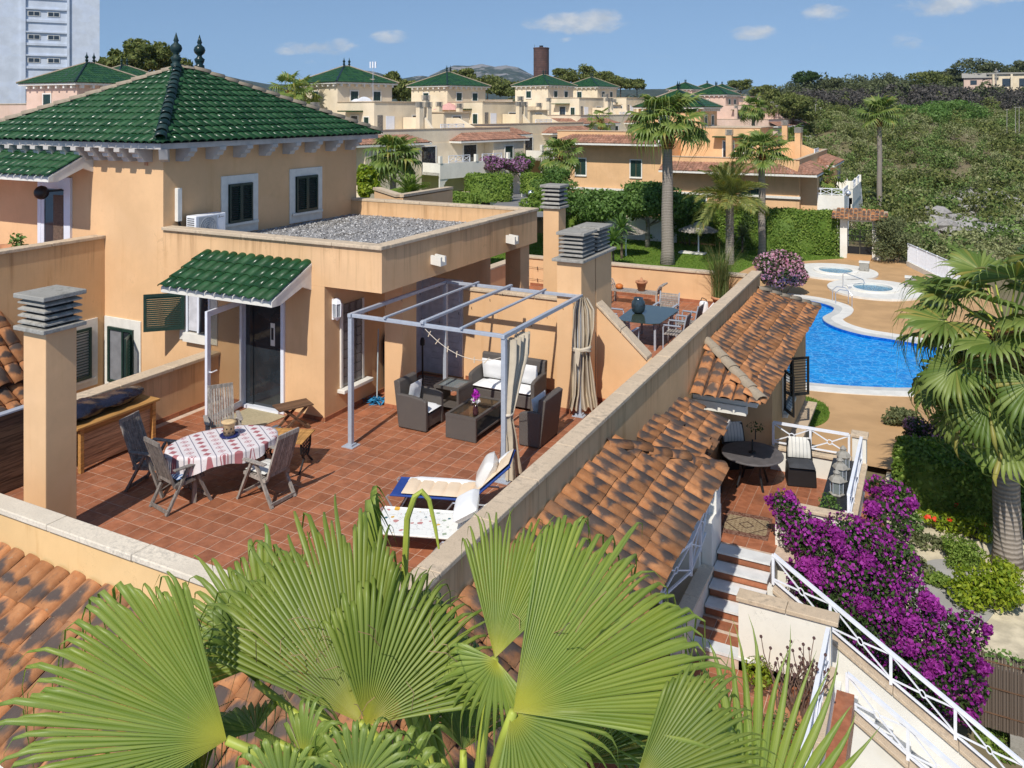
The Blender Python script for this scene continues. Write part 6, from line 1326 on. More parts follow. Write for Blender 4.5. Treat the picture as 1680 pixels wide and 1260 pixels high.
link('blossom', cloud_mesh('blossom', [(b[0], b[1] - .03, b[2] + .03, b[3] * 1.06, b[4] * 1.08, b[5] * 1.06) for b in sel], 7000, .037, M['bract'], .84, .75), bv)
sub = []
for b in sel:
    for k in range(2):
        a, u = r_.uniform(0, 6.28), r_.uniform(-.2, 1); q = math.sqrt(1 - u * u); sub.append((b[0] + b[3] * q * math.cos(a), b[1] - abs(b[4] * q * math.sin(a)) * .9, b[2] + b[5] * u, b[3] * .36, b[3] * .3, b[3] * .32))
link('blossom', cloud_mesh('blossom', sub, 10500, .036, M['bract'], .3, .75), bv)
mb = MB()
for b in bl_[::3]: mb.tube([(-.4, -.5, .3), ((b[0] - .4) / 2, (b[1] - .5) / 2, b[2] * .6), (b[0], b[1], b[2])], [.05, .03, .015], 5)
mb.build('stem', M['bark'], bv, False)
# ================================================================ GROUND, POOL, GARDEN
def terr(x, y):
    """height of the land"""
    d = -math.sin(YAW) * x + math.cos(YAW) * y; a = (math.cos(YAW) * x + math.sin(YAW) * y) / max(d, 1.)
    lerp = lambda T_, v: np.interp(v, [p[0] for p in T_], [p[1] for p in T_])
    rgt = lerp([(0, -5.35), (18, -5.6), (25, -5.15), (30, -5.35), (66, -5.35), (74, -5.1), (85, -5.2), (100, -4.3), (130, -1.2), (170, 2.0), (210, 4.6), (300, 10.2), (420, 16.5), (600, 20), (900, 20), (3000, 0), (8000, -20)], d)
    lft = lerp([(0, -5.35), (66, -5.35), (76, -5.04), (92, -3.4), (110, -1.8), (150, .5), (220, 3), (320, 5), (600, 6), (3000, 0), (8000, -20)], d)
    k = min(1, max(0, (a - .26) / .12)); k = k * k * (3 - 2 * k)
    h = lft + (rgt - lft) * k
    if d > 75: h += k * (math.sin(x * .11 + y * .05) * .9 + math.sin(x * .043 - y * .061) * 1.6) * min(1, (d - 75) / 60) * min(1, 600 / d)
    if d < 27 and a > -.3 and a < .9: h -= min(1, max(0, (27 - d) / 10)) * max(0, min(1, (a - .3) / .3)) * .8
    return float(h)
V = []; F = []; ds = [2, 8, 14, 18, 22, 26, 30, 36, 44, 54, 66, 75, 85, 95, 108, 122, 138, 155, 175, 200, 230, 265, 305, 350, 410, 480, 570, 700, 900, 1300, 2000, 3200, 5000, 8000, 12000]; na = 110
for i, d in enumerate(ds):
    for j in range(na + 1):
        t = rad(-72 + 144 * j / na); dd = d / max(.32, math.cos(t)); p = (_f * math.cos(t) + _r * math.sin(t)) * dd; V.append((p.x, p.y, terr(p.x, p.y) - .04))
for i in range(len(ds) - 1):
    for j in range(na): a = i * (na + 1) + j; F.append((a, a + 1, a + na + 2, a + na + 1))
k = len(V); V += [(40, -40, -5.6), (-40, -40, -5.6)]
gd = link('ground', fastmesh('ground', V, F, M['ground'], True)); tag(gd, 'dry rolling land reaching the horizon', kind='structure')
def sheet(name, poly, z, mat, label=None, th=.05):
    o = MB().prism([(p[0], p[1]) for p in poly], z - th, z).build(name, M[mat], None); tag(o, label or name.replace('_', ' '), kind='structure'); return o
def smooth_loop(pts, n=8):
    """closed Catmull-Rom loop"""
    out = []; N = len(pts)
    for i in range(N):
        p0, p1, p2, p3 = [Vector((*pts[(i + k) % N][:2], 0)) for k in (-1, 0, 1, 2)]
        for j in range(n):
            t = j / n; q = .5 * ((2 * p1) + (p2 - p0) * t + (2 * p0 - 5 * p1 + 4 * p2 - p3) * t * t + (3 * p1 - p0 - 3 * p2 + p3) * t ** 3); out.append((q.x, q.y))
    return out
def inset(poly, d):
    n = len(poly); ar = sum(poly[i][0] * poly[(i + 1) % n][1] - poly[(i + 1) % n][0] * poly[i][1] for i in range(n)); s = 1 if ar > 0 else -1; out = []
    for i in range(n):
        a, b = Vector(poly[i - 1]), Vector(poly[(i + 1) % n]); t = (b - a).normalized(); out.append((poly[i][0] - s * t.y * d, poly[i][1] + s * t.x * d))
    return out
def ringmesh(name, o, i, z0, z1, mat, parent=None):
    n = len(o); vs = [(p[0], p[1], z1) for p in o] + [(p[0], p[1], z1) for p in i] + [(p[0], p[1], z0) for p in o] + [(p[0], p[1], z0) for p in i]
    fs = []
    for k in range(n): m = (k + 1) % n; fs += [(k, m, n + m, n + k), (2 * n + k, 2 * n + m, m, k), (n + k, n + m, 3 * n + m, 3 * n + k)]
    return MB().add(vs, fs).build(name, M[mat], parent)
sheet('lawn', [(-45, 50), (-12.6, 50), (-11.4, 60), (-8.8, 63.2), (-5.95, 66.0), (-6.1, 67.3), (-45, 67.3)], G + .012, 'lawn', 'mown lawn behind the far terrace', .03)
def holed(name, poly, hole, z, mat, label):
    from mathutils.geometry import tessellate_polygon
    pts = [Vector((*p, 0)) for p in poly] + [Vector((*p, 0)) for p in hole]; tr_ = tessellate_polygon([[Vector((*p, 0)) for p in poly], [Vector((*p, 0)) for p in hole]])
    fs = [t if (pts[t[1]] - pts[t[0]]).cross(pts[t[2]] - pts[t[0]]).z > 0 else t[::-1] for t in tr_]
    o = MB().add([(p.x, p.y, z) for p in pts], fs).build(name, M[mat], None); return tag(o, label, kind='structure')
wl_ = smooth_loop([(-9.5, 36.5), (-7, 35.2), (-4.5, 35.3), (-2.4, 35.8), (-.6, 36.6), (1.2, 38.2), (1.4, 41.2), (.2, 43.2), (-1.6, 43.8), (-3.3, 44.2), (-4.6, 45.2), (-5.25, 46.6), (-4.95, 48.3), (-5.1, 49.6), (-6.4, 50.6), (-8.4, 50.6), (-10.5, 48), (-11.4, 42)], 7)
holed('pool_deck', [(-14, 27.9), (3.2, 27.9), (3.2, 60), (1.0, 66.8), (-5.2, 67.2), (-9.4, 62.8), (-13, 58), (-14, 52)], inset(wl_, -.5), G, 'deck', 'tan textured paving round the pools')
lp_ = smooth_loop([(-4.9, 29.6), (-3.75, 30.4), (-3.35, 31.6), (-3.7, 33.0), (-4.8, 33.4), (-6, 31.5)])
sheet('lawn', lp_, G + .02, 'lawn', 'small rounded lawn corner beside the porch', .03)
def grassblades(name, region, n, z, h, label):
    P = []; xs = [p[0] for p in region]; ys = [p[1] for p in region]
    while len(P) < n:
        x, y = R.uniform(min(xs), max(xs)), R.uniform(min(ys), max(ys))
        if inpoly(x, y, region): P.append((x, y))
    P = np.array(P); a = rng.uniform(0, 6.28, n); hh = h * rng.uniform(.5, 1.3, n); dx = np.cos(a); dy = np.sin(a); ln = rng.normal(0, .4, (n, 2)) * hh[:, None]; w = h * .28
    V = np.stack([np.c_[P[:, 0] - dx * w, P[:, 1] - dy * w, np.full(n, z)], np.c_[P[:, 0] + dx * w, P[:, 1] + dy * w, np.full(n, z)], np.c_[P[:, 0] + ln[:, 0], P[:, 1] + ln[:, 1], z + hh]], 1).reshape(-1, 3)
    o = link(name, fastmesh(name, V, np.arange(3 * n).reshape(n, 3), leafmat(name + '_blade', (.10, .19, .026), (.20, .28, .05), .3, .7, .1))); return tag(o, label, kind='stuff')
grassblades('grass', lp_, 7000, G + .02, .07, 'short grass of the rounded lawn corner')
grassblades('grass', [(-30, 50), (-12.7, 50), (-11.5, 60), (-8.9, 63.1), (-6.0, 65.9), (-6.2, 67.2), (-30, 67.2)], 30000, G + .012, .10, 'short grass of the lawn behind the far terrace')
# the pool: outer white band, grey rim, blue water
wl_ = smooth_loop([(-9.5, 36.5), (-7, 35.2), (-4.5, 35.3), (-2.4, 35.8), (-.6, 36.6), (1.2, 38.2), (1.4, 41.2), (.2, 43.2), (-1.6, 43.8), (-3.3, 44.2), (-4.6, 45.2), (-5.25, 46.6), (-4.95, 48.3), (-5.1, 49.6), (-6.4, 50.6), (-8.4, 50.6), (-10.5, 48), (-11.4, 42)], 7)
ringmesh('pool_surround', inset(wl_, -1.0), inset(wl_, -.42), G - .1, G + .03, 'poolstone'); tag(bpy.data.objects['pool_surround'], 'white outer band round the pool', kind='structure')
o = ringmesh('pool_surround', inset(wl_, -.43), wl_, G - .5, G + .018, 'poolstone_grey'); tag(o, 'pale grey inner rim of the pool', kind='structure')
ringmesh('pool_wall', inset(wl_, -.02), inset(wl_, .02), G - 1.2, G - .02, 'water_side'); tag(bpy.data.objects['pool_wall'], 'blue tiled wall of the pool', kind='structure')
sheet('pool_water', inset(wl_, .0), G - .16, 'water', 'bright blue rippled water of the pool', .02)
for i, (px_, py_, rr, ra, rb) in enumerate(((1371, 444.5, 1.06, 2.75, 2.95), (1432, 473, 1.12, 2.75, 3.0))):
    c = W(px_, py_, G + .12); el = lambda q, s=1., e=0.: [(c.x + (q + e) * s * math.cos(2 * math.pi * k / 48), c.y + (q * 1.06 + e) * s * math.sin(2 * math.pi * k / 48)) for k in range(48)]
    lb = ('upper whirlpool spa with white round deck near the gate', 'lower whirlpool spa with handrail beside the pool')[i]
    s = T('spa_pool', lb, 'whirlpool', (c.x, c.y, G), 'round whirlpools'); off = Vector((-.1 if i == 0 else .15, 0, 0))
    ringmesh('deck', [(x + off.x, y) for x, y in el(ra)], el(rr + .05), G - .02, G + .12, 'poolstone', s); ringmesh('rim', el(rr + .34), el(rr), G + .06, G + .20, 'white_wall', s); MB().prism(el(rr + .02), G + .02, G + .08).build('water', M['water_spa'], s)
    if i == 1:
        q = W(1383, 473, G + .12); e_ = W(1416, 468, G + .1); MB().tube([q, q + Vector((0, 0, .85)), q + Vector((.12, 0, .95)), e_ + Vector((0, 0, .35)), e_ + Vector((.1, 0, .1))], .025, 8).build('handrail', M['alu'], s); MB().box(q.x + .3, q.x + .5, q.y - .1, q.y + .1, G + .121, G + .24).build('jet_button', M['alu'], s)
for i, (px_, py_) in enumerate(((1418, 444), (1494, 470))):
    c = W(px_, py_, G + .12); t = T('control_box', ('grey machine box on the deck of the upper spa', 'grey machine box on the deck of the lower spa')[i], 'box', (c.x, c.y, G + .12)); MB().box(-.3, .3, -.25, .25, 0, .55).build('body', M['concrete'], t, False, bevel=.02); MB().box(-.33, .33, -.28, .28, .551, .62).build('lid', M['poolstone'], t, False)
pl = T('pool_ladder', 'steel ladder rails at the narrow bay of the pool', 'ladder', W(1378, 500, G))
for a, b in (((1366, 497), (1392, 499)), ((1371, 502), (1398, 505))):
    p = W(*a, G - .1); q = W(*b, G); MB().tube([p, p + Vector((0, 0, .75)), p.lerp(q, .25) + Vector((0, 0, .95)), p.lerp(q, .8) + Vector((0, 0, .92)), q + Vector((0, 0, .7)), q], .024, 8).build('rail', M['alu'], pl)
# gate, hedges, fence
gt_ = T('gateway', 'white gateway with a little tiled roof and black iron gate', 'gate', (-5.0, 66.5, G))
B('pillar', 'white_wall', gt_, (-6.25, -5.75, 66.3, 66.8, G, G + 2.75)); B('pillar', 'white_wall', gt_, (-4.05, -3.5, 66.3, 66.8, G, G + 2.75)); B('beam', 'white_wall', gt_, (-6.25, -3.5, 66.3, 66.8, G + 2.751, G + 2.95)); B('step', 'deck', gt_, (-5.74, -4.06, 65.9, 66.9, G, G + .32))
rd = MB(); zz = G + 2.96; rd.extrude([(-6.75, 65.7, zz), (-6.75, 67.4, zz), (-6.75, 66.55, zz + .62)], (3.75, 0, 0)); rf = rd.build('tiled_roof', M['mortar'], gt_)
lay_tiles(rf, (-6.8, 65.65, zz), (1, 0, 0), Vector((0, .9, .64)), [(0, 0), (3.85, 0), (3.5, 1.1), (.35, 1.1)], 'red', .29, .36, jit=.03)
ig = MB()
for x0 in (-5.74, -4.88):
    x1 = x0 + .82
    for z0, z1 in ((G + .34, G + 2.1),):
        for a in (x0 + .02, x1 - .02): ig.bar((a, 66.5, z0), (a, 66.5, z1), .05)
        for z in (z0, G + .85, G + 1.25, G + 1.65, z1): ig.bar((x0, 66.5, z), (x1, 66.5, z), .04)
        for k in range(2):
            za, zb = G + 1.25 + k * .4, G + 1.65 + k * .4; ig.bar((x0, 66.5, za), (x1, 66.5, zb), .022); ig.bar((x1, 66.5, za), (x0, 66.5, zb), .022); ig.tube([((x0 + x1) / 2 + .17 * math.cos(rad(30 * q)), 66.5, (za + zb) / 2 + .17 * math.sin(rad(30 * q))) for q in range(13)], .014, 4, False)
        for k in range(7): ig.bar((x0 + .1 + k * .1, 66.5, z0), (x0 + .1 + k * .1, 66.5, G + 1.25), .016)
    ig.box(x0 + .03, x1 - .03, 66.495, 66.505, z0, G + .85)
ig.build('iron_gate', M['iron'], gt_)
def hedge(label, x0, x1, y0, y1, h, n, size, mat, z=None, rz=0., loc=None, name='hedge'):
    cx, cy = (x0 + x1) / 2, (y0 + y1) / 2; z = terr(cx, cy) if z is None else z; t = T(name, label, 'hedge', (cx, cy, z)); link('foliage', hedge_box(x0 - cx, x1 - cx, y0 - cy, y1 - cy, 0, h, n, size, M[mat], 'foliage'), t); t.rotation_euler.z = rz; return t
hedge('long tall clipped hedge between the lawn and the gate', -15.5, -6.3, 66.4, 68.2, 3.2, 15000, .085, 'hedge_leaf', G)
hedge('yellow topped clipped hedge block behind the thatched parasol', -19.2, -15.9, 67.6, 69.4, 3.1, 4200, .075, 'hedge_leaf', G)
hedge('yellow topped round hedge by the tall orange chimney', -29.5, -25.4, 66.5, 68.5, 2.6, 4200, .075, 'hedge_leaf', G)
for nm, a in (('golden_top', (-19.2, -15.9, 67.6, 69.4, G + 3.12)), ('golden_top', (-29.5, -25.4, 66.5, 68.5, G + 2.62))):
    x0, x1, y0, y1, z = a; n = 1500; P = np.stack([rng.uniform(x0, x1, n), rng.uniform(y0, y1, n), np.full(n, z) + rng.normal(0, .05, n)], 1); V_, F_ = leaves_at(P, np.tile([0, -.5, .8], (n, 1)), .09, .6, .5)
    par = [o for o in C.objects if o.get('label', '').startswith('yellow topped')][0 if x0 > -20 else 1]; q = link(nm, fastmesh(nm, V_, F_, M['lime_leaf']), par, True)
bush('round_shrub', 'big dense rounded shrub to the right of the gate', -2.6, 66.0, G, lumpy(0, 0, 1.5, 1.75, 1.5, 1.75, 14, seed=3), 7000, .085, 'grey_leaf', 'shrub', zmin=.05)
bush('box_shrub', 'dark bushy shrub behind the lawn palm', -17.6, 66.5, G, lumpy(0, 0, 1.9, 1.9, 1.4, 2.1, 12, seed=5), 6000, .085, 'mid_leaf', 'shrub', zmin=.05)
bush('dark_shrub', 'dark shrub beside the second fan palm in front of the hedge', -13.2, 67.2, G, lumpy(0, 0, 1.6, 1.3, 1.1, 1.9, 10, seed=6), 4200, .085, 'dark_leaf', 'shrub', zmin=.05)
bush('oleander', 'rounded oleander covered in pink blossom at the corner of the parapet', -8.2, 51.2, G, lumpy(0, 0, 1.3, 1.4, 1.3, 1.45, 14, seed=8), 3600, .10, 'dark_leaf', 'shrub', zmin=.05, extra=[('blossom', 4200, .075, 'oleander')])
# white rail fence at the edge of the deck
wf = T('pool_fence', 'white slatted fence along the far edge of the pool deck', 'fence', (-.6, 64, G)); fa, fb_ = W(1490, 436, G), W(1575, 478, G); d = fb_ - fa; L_ = d.length; d.normalize()
MB().bar(fa + Vector((0, 0, .17)), fb_ + Vector((0, 0, .17)), .25, .34).build('kerb', M['white_wall'], wf); MB().bar(fa + Vector((0, 0, 1.55)), fb_ + Vector((0, 0, 1.55)), .07, .05).build('top_rail', M['white'], wf)
for i in range(int(L_ / .09)): p = fa + d * i * .09; MB().bar(p + Vector((0, 0, .35)), p + Vector((0, 0, 1.5)), .05, .02).build('slat', M['white'], wf)
for i in range(6): p = fa + d * (L_ * i / 5); MB().bar(p + Vector((0, 0, .34)), p + Vector((0, 0, 1.6)), .08).build('post', M['white'], wf)
gw = T('garden_wall', 'low white garden wall in shade behind the thatched parasol', 'wall', (-25, 67.6, G)); B('wall', 'white_wall', gw, (-31, -19.0, 67.5, 67.7, G, G + 1.9)); coping(gw, (-31, 67.6), (-19.0, 67.6), .32, G + 1.97, .07)
def thatch(label, px_, py_):
    c = W(px_, py_, G); t = T('thatched_parasol', label, 'parasol', (c.x, c.y, G), 'thatched parasols on the lawn'); MB().tube([(0, 0, 0), (0, 0, 2.15)], .055, 8).build('pole', M['white'], t, False)
    MB().lathe([(1.42, 1.78), (1.3, 1.86), (.25, 2.38), (.03, 2.5)], 20).build('canopy', M['thatch'], t, False); n = 1500; a = rng.uniform(0, 6.28, n); r0 = 1.48 * np.sqrt(rng.random(n)); P = np.stack([np.cos(a) * r0, np.sin(a) * r0, 2.47 - r0 * .46 + rng.normal(0, .015, n)], 1); V_, F_ = leaves_at(P, np.stack([np.cos(a) * .4, np.sin(a) * .4, np.ones(n)], 1), .12, .22, .15); link('thatch', fastmesh('thatch', V_, F_, M['thatch']), t); return t
thatch('thatched parasol with white pole in front of the shaded garden wall', 1027, 420); thatch('thatched parasol with white pole in front of the yellow topped hedge', 1146, 417)
o = MB().box(-1.0, 1.0, -.4, .4, 0, .12).build('sunbed', M['poolstone'], None, bevel=.03); o.location = W(1136, 416, G + .03) + Vector((0, 0, .0)); tag(o, 'flat white sunbed on the lawn under the right hand parasol', 'sunbed')
# palms and trees of the pool garden
c = W(1095, 434, G); palm('fan_palm', 'tallest fan palm on the lawn, in front of the orange end house', c.x, c.y, G, 9.7, .46, .33, 30, 1.7, 1.9, 3, elev=(-.15, 1.3), boot=1.5)
c = W(1250, 420, G); palm('fan_palm', 'slender fan palm between the feather palm and the hedge', c.x, c.y, G, 7.6, .28, .24, 24, 1.25, 1.35, 5, elev=(-.15, 1.3), boot=1.1)
c = WD(1443, 372, 84); palm('fan_palm', 'lone very tall thin fan palm against the scrub hillside', c.x, c.y, terr(c.x, c.y), 10.6, .27, .22, 22, 1.55, 1.3, 8, elev=(-.25, 1.35), boot=1.1)
c = W(1197, 434, G); feather_palm('feather_palm', 'feather palm with arching yellowish fronds on the lawn', c.x, c.y, G, 4.6, .27, 44, 3.3, 4)
c = W(1318, 430, G); 
tree('mango_tree', 'leafy drooping tree with a whitewashed trunk by the garden wall', *W(1062, 406, G), 3.5, 3.9, 2.6, 1.8, 9000, .17, 'mid_leaf', bark='bark_grey', seed=4, k=34, trunk_r=.2)
tree('garden_tree', 'second leafy tree left of the whitewashed trunk', *W(985, 402, G), 3.1, 3.6, 2.4, 1.8, 7500, .17, 'mid_leaf', bark='bark_grey', seed=14, k=30, trunk_r=.18)
def rosette(label, px_, py_, h, R0, n=46, mat='mid_leaf', z=None, name='yucca', group=None, dep=None):
    c = W(px_, py_, G if z is None else z) if dep is None else WD(px_, py_, dep); t = T(name, label, 'plant', c, group); MB().tube([(0, 0, -.1), (0, 0, h)], [.10, .07], 8).build('trunk', M['bark'], t, False)
    V = []; F = []
    for i in range(n):
        a = i * 2.4; e = 1.4 - 1.7 * i / n; d = np.array([math.cos(a) * math.cos(e), math.sin(a) * math.cos(e), math.sin(e)]); s = np.array([-math.sin(a), math.cos(a), 0]) * R0 * .055; p = np.array([0, 0, h]); k = len(V); m = p + d * R0 * .55; q = p + d * R0 + np.array([0, 0, -.18 * R0]); V += [p - s * .6, p + s * .6, m + s, q, m - s]; F += [(k, k + 1, k + 2, k + 4), (k + 4, k + 2, k + 3, k + 3)]
    me = bpy.data.meshes.new('leaves'); me.from_pydata([tuple(v) for v in V], [], [f if f[2] != f[3] else f[:3] for f in F]); me.materials.append(M[mat]); link('leaves', me, t); return t
rosette('spiky yucca beside the double chimney', 1006, 440, 1.9, 1.5, 60); rosette('spiky yucca with two heads on the lawn left of the parasol', 1020, 425, 2.3, 1.4, 60); rosette('pale spiky yucca at the foot of the feather palm', 1218, 415, 1.3, 1.2, 50, 'grey_leaf')
def lamp_post(label, p, h, name='lamp_post'):
    t = T(name, label, 'lamp post', p, 'globe lamp posts'); MB().tube([(0, 0, 0), (0, 0, h)], .04, 8).build('pole', M['metal'], t, False); MB().ball((0, 0, h + .2), .22, 8, 14).build('globe', M['alu'], t, False, True); return t
lamp_post('globe lamp post behind the little tiled gateway', Vector((-6.0, 70, G)), 4.25); lamp_post('globe lamp post at the bend of the road, farther one', WD(853, 318, 84), 2.0); lamp_post('globe lamp post near the road, partly behind shrubs', WD(871, 340, 60), .8)
# ---------------------------------------------------------------- the garden strip on the right
sheet('garden_bed', [(-1.3, 17), (.1, 17), (.1, 19.1), (8, 19.1), (8, 28.4), (-1.3, 28.4)], G - .12, 'soil', 'pale gravel garden bed', .8)
pa = sheet('garden_path', smooth_loop([(-.35, 20.0), (.75, 20.3), (1.3, 22.0), (.5, 23.2), (-.4, 22.4)]), G - .10, 'path', 'grey paved path through the garden', .03)
palm('fan_palm', 'thick trunked fan palm close to the pool with a skirt of dry leaves', *W(1652, 925, G - .1).xy, G - .2, 5.7, .32, .26, 38, 1.3, 1.8, 17, elev=(-1.1, 1.25), dry=16, boot=1.3, nseg=30, dryR=1.4)
def shrub_px(label, px_, py_, dep, rx, ry, rz, n, size, mat, seed, k=10, extra=None, name='shrub', hang=.75):
    c = WD(px_, py_, dep) if dep else W(px_, py_, G - .12 + rz * .75); z = c.z - rz * .75; b = lumpy(0, 0, rz * .75, rx, ry, rz, k, seed=seed); return bush(name, label, c.x, c.y, z, b, n, size, mat, 'shrub', zmin=.02, extra=extra)
shrub_px('bright yellow green shrub in front of the palm trunk', 1632, 968, None, .82, .7, .62, 3600, .055, 'lime_leaf', 21)
shrub_px('low mossy green cushion shrub on the gravel', 1575, 908, None, .55, .5, .32, 3600, .035, 'hedge_leaf', 22)
shrub_px('dark lilac flowered shrub in the palm shade beside the pool deck', 1535, 720, None, .95, .8, .75, 3000, .06, 'dark_leaf', 23, extra=[('blossom', 1500, .045, 'bract_pale')])
shrub_px('light green shrub on the edge of the pool deck', 1485, 690, None, .65, .5, .40, 1500, .06, 'grey_leaf', 24)
hedge('soft grassy hedge in the shade along the porch garden', -.95, 2.2, 25.6, 27.4, 1.35, 9000, .07, 'hedge_leaf', G - .1)
shrub_px('deep green shrub in the shade left of the palm trunk', 1590, 800, None, .95, .6, .7, 3000, .07, 'dark_leaf', 25)
shrub_px('dark shrub to the right of the palm trunk', 1690, 840, None, .7, .6, .8, 2500, .07, 'mid_leaf', 26)
hb = shrub_px('hibiscus with a few red flowers beside the gravel', 1545, 855, None, .95, .35, .28, 800, .06, 'lime_leaf', 27, 8, name='hibiscus')
for px_, py_ in ((1523, 848), (1558, 852), (1569, 829), (1615, 860), (1533, 851)):
    c = W(px_, py_, G + .25) - hb.location; V_, F_ = leaves_at(np.tile(np.array([tuple(c)]), (6, 1)) + rng.normal(0, .02, (6, 3)), np.tile([.2, -.8, .6], (6, 1)), .055, .8, .4); link('flower', fastmesh('flower', V_, F_, M['red']), hb)
shrub_px('sparse grey green ground plants on the gravel beside the bougainvillea', 1520, 890, None, .55, .6, .16, 500, .05, 'grey_leaf', 28, 6, name='ground_plant')
shrub_px('green shrub at the lower right corner beside the stair railing', 1640, 1225, 16.2, .6, .5, .35, 2200, .05, 'hedge_leaf', 29); shrub_px('ivy clump at the foot of the bamboo screen', 1590, 1190, 16.9, .35, .4, .25, 900, .05, 'mid_leaf', 30)
shrub_px('young cypress like shrub below the near stair parapet', 1400, 1235, 14.3, .16, .16, .42, 900, .04, 'mid_leaf', 31, 5); 
for i, (a_, b_, rx_, rz_, mt_, lb_) in enumerate(((1480, 905, .4, .22, 'mid_leaf', 'low green plant between the bougainvillea and the gravel'), (1510, 930, .35, .18, 'grey_leaf', 'grey green ground plant near the mossy cushion'), (1600, 870, .4, .3, 'lime_leaf', 'light green leafy plant left of the palm foot'), (1540, 955, .3, .16, 'hedge_leaf', 'small green tuft at the edge of the paved path'), (1490, 860, .4, .3, 'mid_leaf', 'green plant under the edge of the soft hedge'))): shrub_px(lb_, a_, b_, None, rx_, rx_, rz_, 500, .05, mt_, 60 + i, 7, name='ground_plant')
bf = T('bamboo_screen', 'brown bamboo screen fence behind the outer stair', 'fence', (1.4, 18.6, -6)); zb, zt = -6.0, -4.55
for i in range(46): x = .25 + i * .062; B('cane', 'bamboo', bf, (x, x + .055, 18.6 + R.uniform(-.012, .012), 18.63, zb, zt + R.uniform(-.02, .02)))
for z in (zb + .3, zb + .8, zb + 1.3): MB().bar((.25, 18.59, z), (3.1, 18.59, z), .02).build('wire', M['brownwood'], bf)
B('post', 'brownwood', bf, (.2, .25, 18.58, 18.64, zb, zt)); B('foot_wall', 'concrete', bf, (1.3, 3.2, 18.5, 18.75, -6.6, zb)); V_, F_ = leaves_at(np.stack([rng.uniform(.3, 3, 260), rng.normal(18.6, .05, 260), zt + rng.normal(0, .06, 260)], 1), np.tile([0, -.6, .6], (260, 1)), .045, .6, .9); link('ivy', fastmesh('ivy', V_, F_, M['mid_leaf']), bf, True)
# ================================================================ BACKGROUND: ROW HOUSES, TOWER BLOCK, TREES, HILLS
def win(parent, c, along, w, h, shut=True, deep=.06, tr=.10, world=False):
    """a window on a wall: surround, dark shutters, sill. c = lower middle on the wall, along = unit vector along the wall"""
    a = Vector(along); nrm = a.cross(Vector((0, 0, 1))); c = Vector(c); q = lambda s, z, k: c + a * s + Vector((0, 0, z)) + nrm * k
    bx = lambda mb, s0, s1, z0, z1, k0, k1: mb.extrude([q(s0, z0, k0), q(s1, z0, k0), q(s1, z1, k0), q(s0, z1, k0)], nrm * (k1 - k0))
    mb = MB(); bx(mb, -w / 2 - tr, -w / 2, -tr, h + tr, .002, deep); bx(mb, w / 2, w / 2 + tr, -tr, h + tr, .002, deep); bx(mb, -w / 2, w / 2, h, h + tr, .002, deep); bx(mb, -w / 2 - tr, w / 2 + tr, -tr - .05, -tr, .002, deep + .06); bx(mb, -w / 2, w / 2, -tr, 0, .002, deep)
    f = mb.build('window', M['trim'], parent, world); mb = MB(); bx(mb, -w / 2, -.01, 0, h, .003, .02); bx(mb, .01, w / 2, 0, h, .003, .02); mb.build('shutter' if shut else 'pane', M['shutter' if shut else 'window'], f)
    return f
def far_rail(parent, p, q, h=.6, n=3):
    p = Vector(p); q = Vector(q); mb = MB(); up = Vector((0, 0, 1)); mb.bar(p + up * h, q + up * h, .07, .06); mb.bar(p + up * .08, q + up * .08, .05)
    for i in range(n + 1): m = p.lerp(q, i / n); mb.bar(m, m + up * h, .06)
    for i in range(n): a, b = p.lerp(q, i / n), p.lerp(q, (i + 1) / n); mb.bar(a + up * .1, b + up * (h - .05), .035); mb.bar(b + up * .1, a + up * (h - .05), .035)
    mb.build('railing', M['white'], parent, False)
def far_skirt(parent, p, q, out, zw=.48, ze=-.20, wd=1.56, hip=(True, True), name='tiled_roof'):
    """a barrel tiled skirt roof against a wall from p to q (plan), sloping down along out"""
    p = Vector((*p, 0)); q = Vector((*q, 0)); o = Vector((*out, 0)); d = (q - p); L = d.length; d.normalize(); mb = MB()
    h0, h1 = (wd if hip[0] else 0), (wd if hip[1] else 0); A = p + o * wd + Vector((0, 0, ze)); Bq = q + o * wd + Vector((0, 0, ze)); A2 = p + d * h0 + Vector((0, 0, zw)); B2 = q - d * h1 + Vector((0, 0, zw))
    fl = lambda x: x
    tri = [(A, Bq, B2, A2)] + ([(p + Vector((0, 0, ze)), A, A2)] if hip[0] else []) + ([(Bq, q + Vector((0, 0, ze)), B2)] if hip[1] else [])
    for t_ in tri: mb.add([tuple(v) for v in t_], [tuple(range(len(t_)))])
    mb.extrude([A + Vector((0, 0, -.02)), Bq + Vector((0, 0, -.02)), q + Vector((0, 0, ze - .02)), p + Vector((0, 0, ze - .02))], (0, 0, -.16))
    dk = mb.build(name, M['trim'], parent, False); sl = math.hypot(wd, zw - ze); m2 = MB(); u = d if d.cross(-o).z > 0 else -d; O = A if u == d else Bq
    corrugated(m2, O + Vector((0, 0, .01)), u, (-o * wd + Vector((0, 0, zw - ze))), L, sl, .29, .075, 4, taper=((h0, h1) if u == d else (h1, h0)))
    if hip[0]: corrugated(m2, p + Vector((0, 0, ze + .01)) if True else None, o, d * wd + Vector((0, 0, zw - ze)), wd, sl, .29, .075, 4, taper=(0, wd)) if o.cross(d).z > 0 else corrugated(m2, A + Vector((0, 0, .01)), -o, d * wd + Vector((0, 0, zw - ze)), wd, sl, .29, .075, 4, taper=(wd, 0))
    if hip[1]: corrugated(m2, Bq + Vector((0, 0, .01)), -o, -d * wd + Vector((0, 0, zw - ze)), wd, sl, .29, .075, 4, taper=(wd, 0)) if (-o).cross(-d).z > 0 else corrugated(m2, q + Vector((0, 0, ze + .01)), o, -d * wd + Vector((0, 0, zw - ze)), wd, sl, .29, .075, 4, taper=(0, wd))
    t = m2.build('roof_tile', M['roof_far'], dk, False); t['kind'] = 'stuff'; return dk
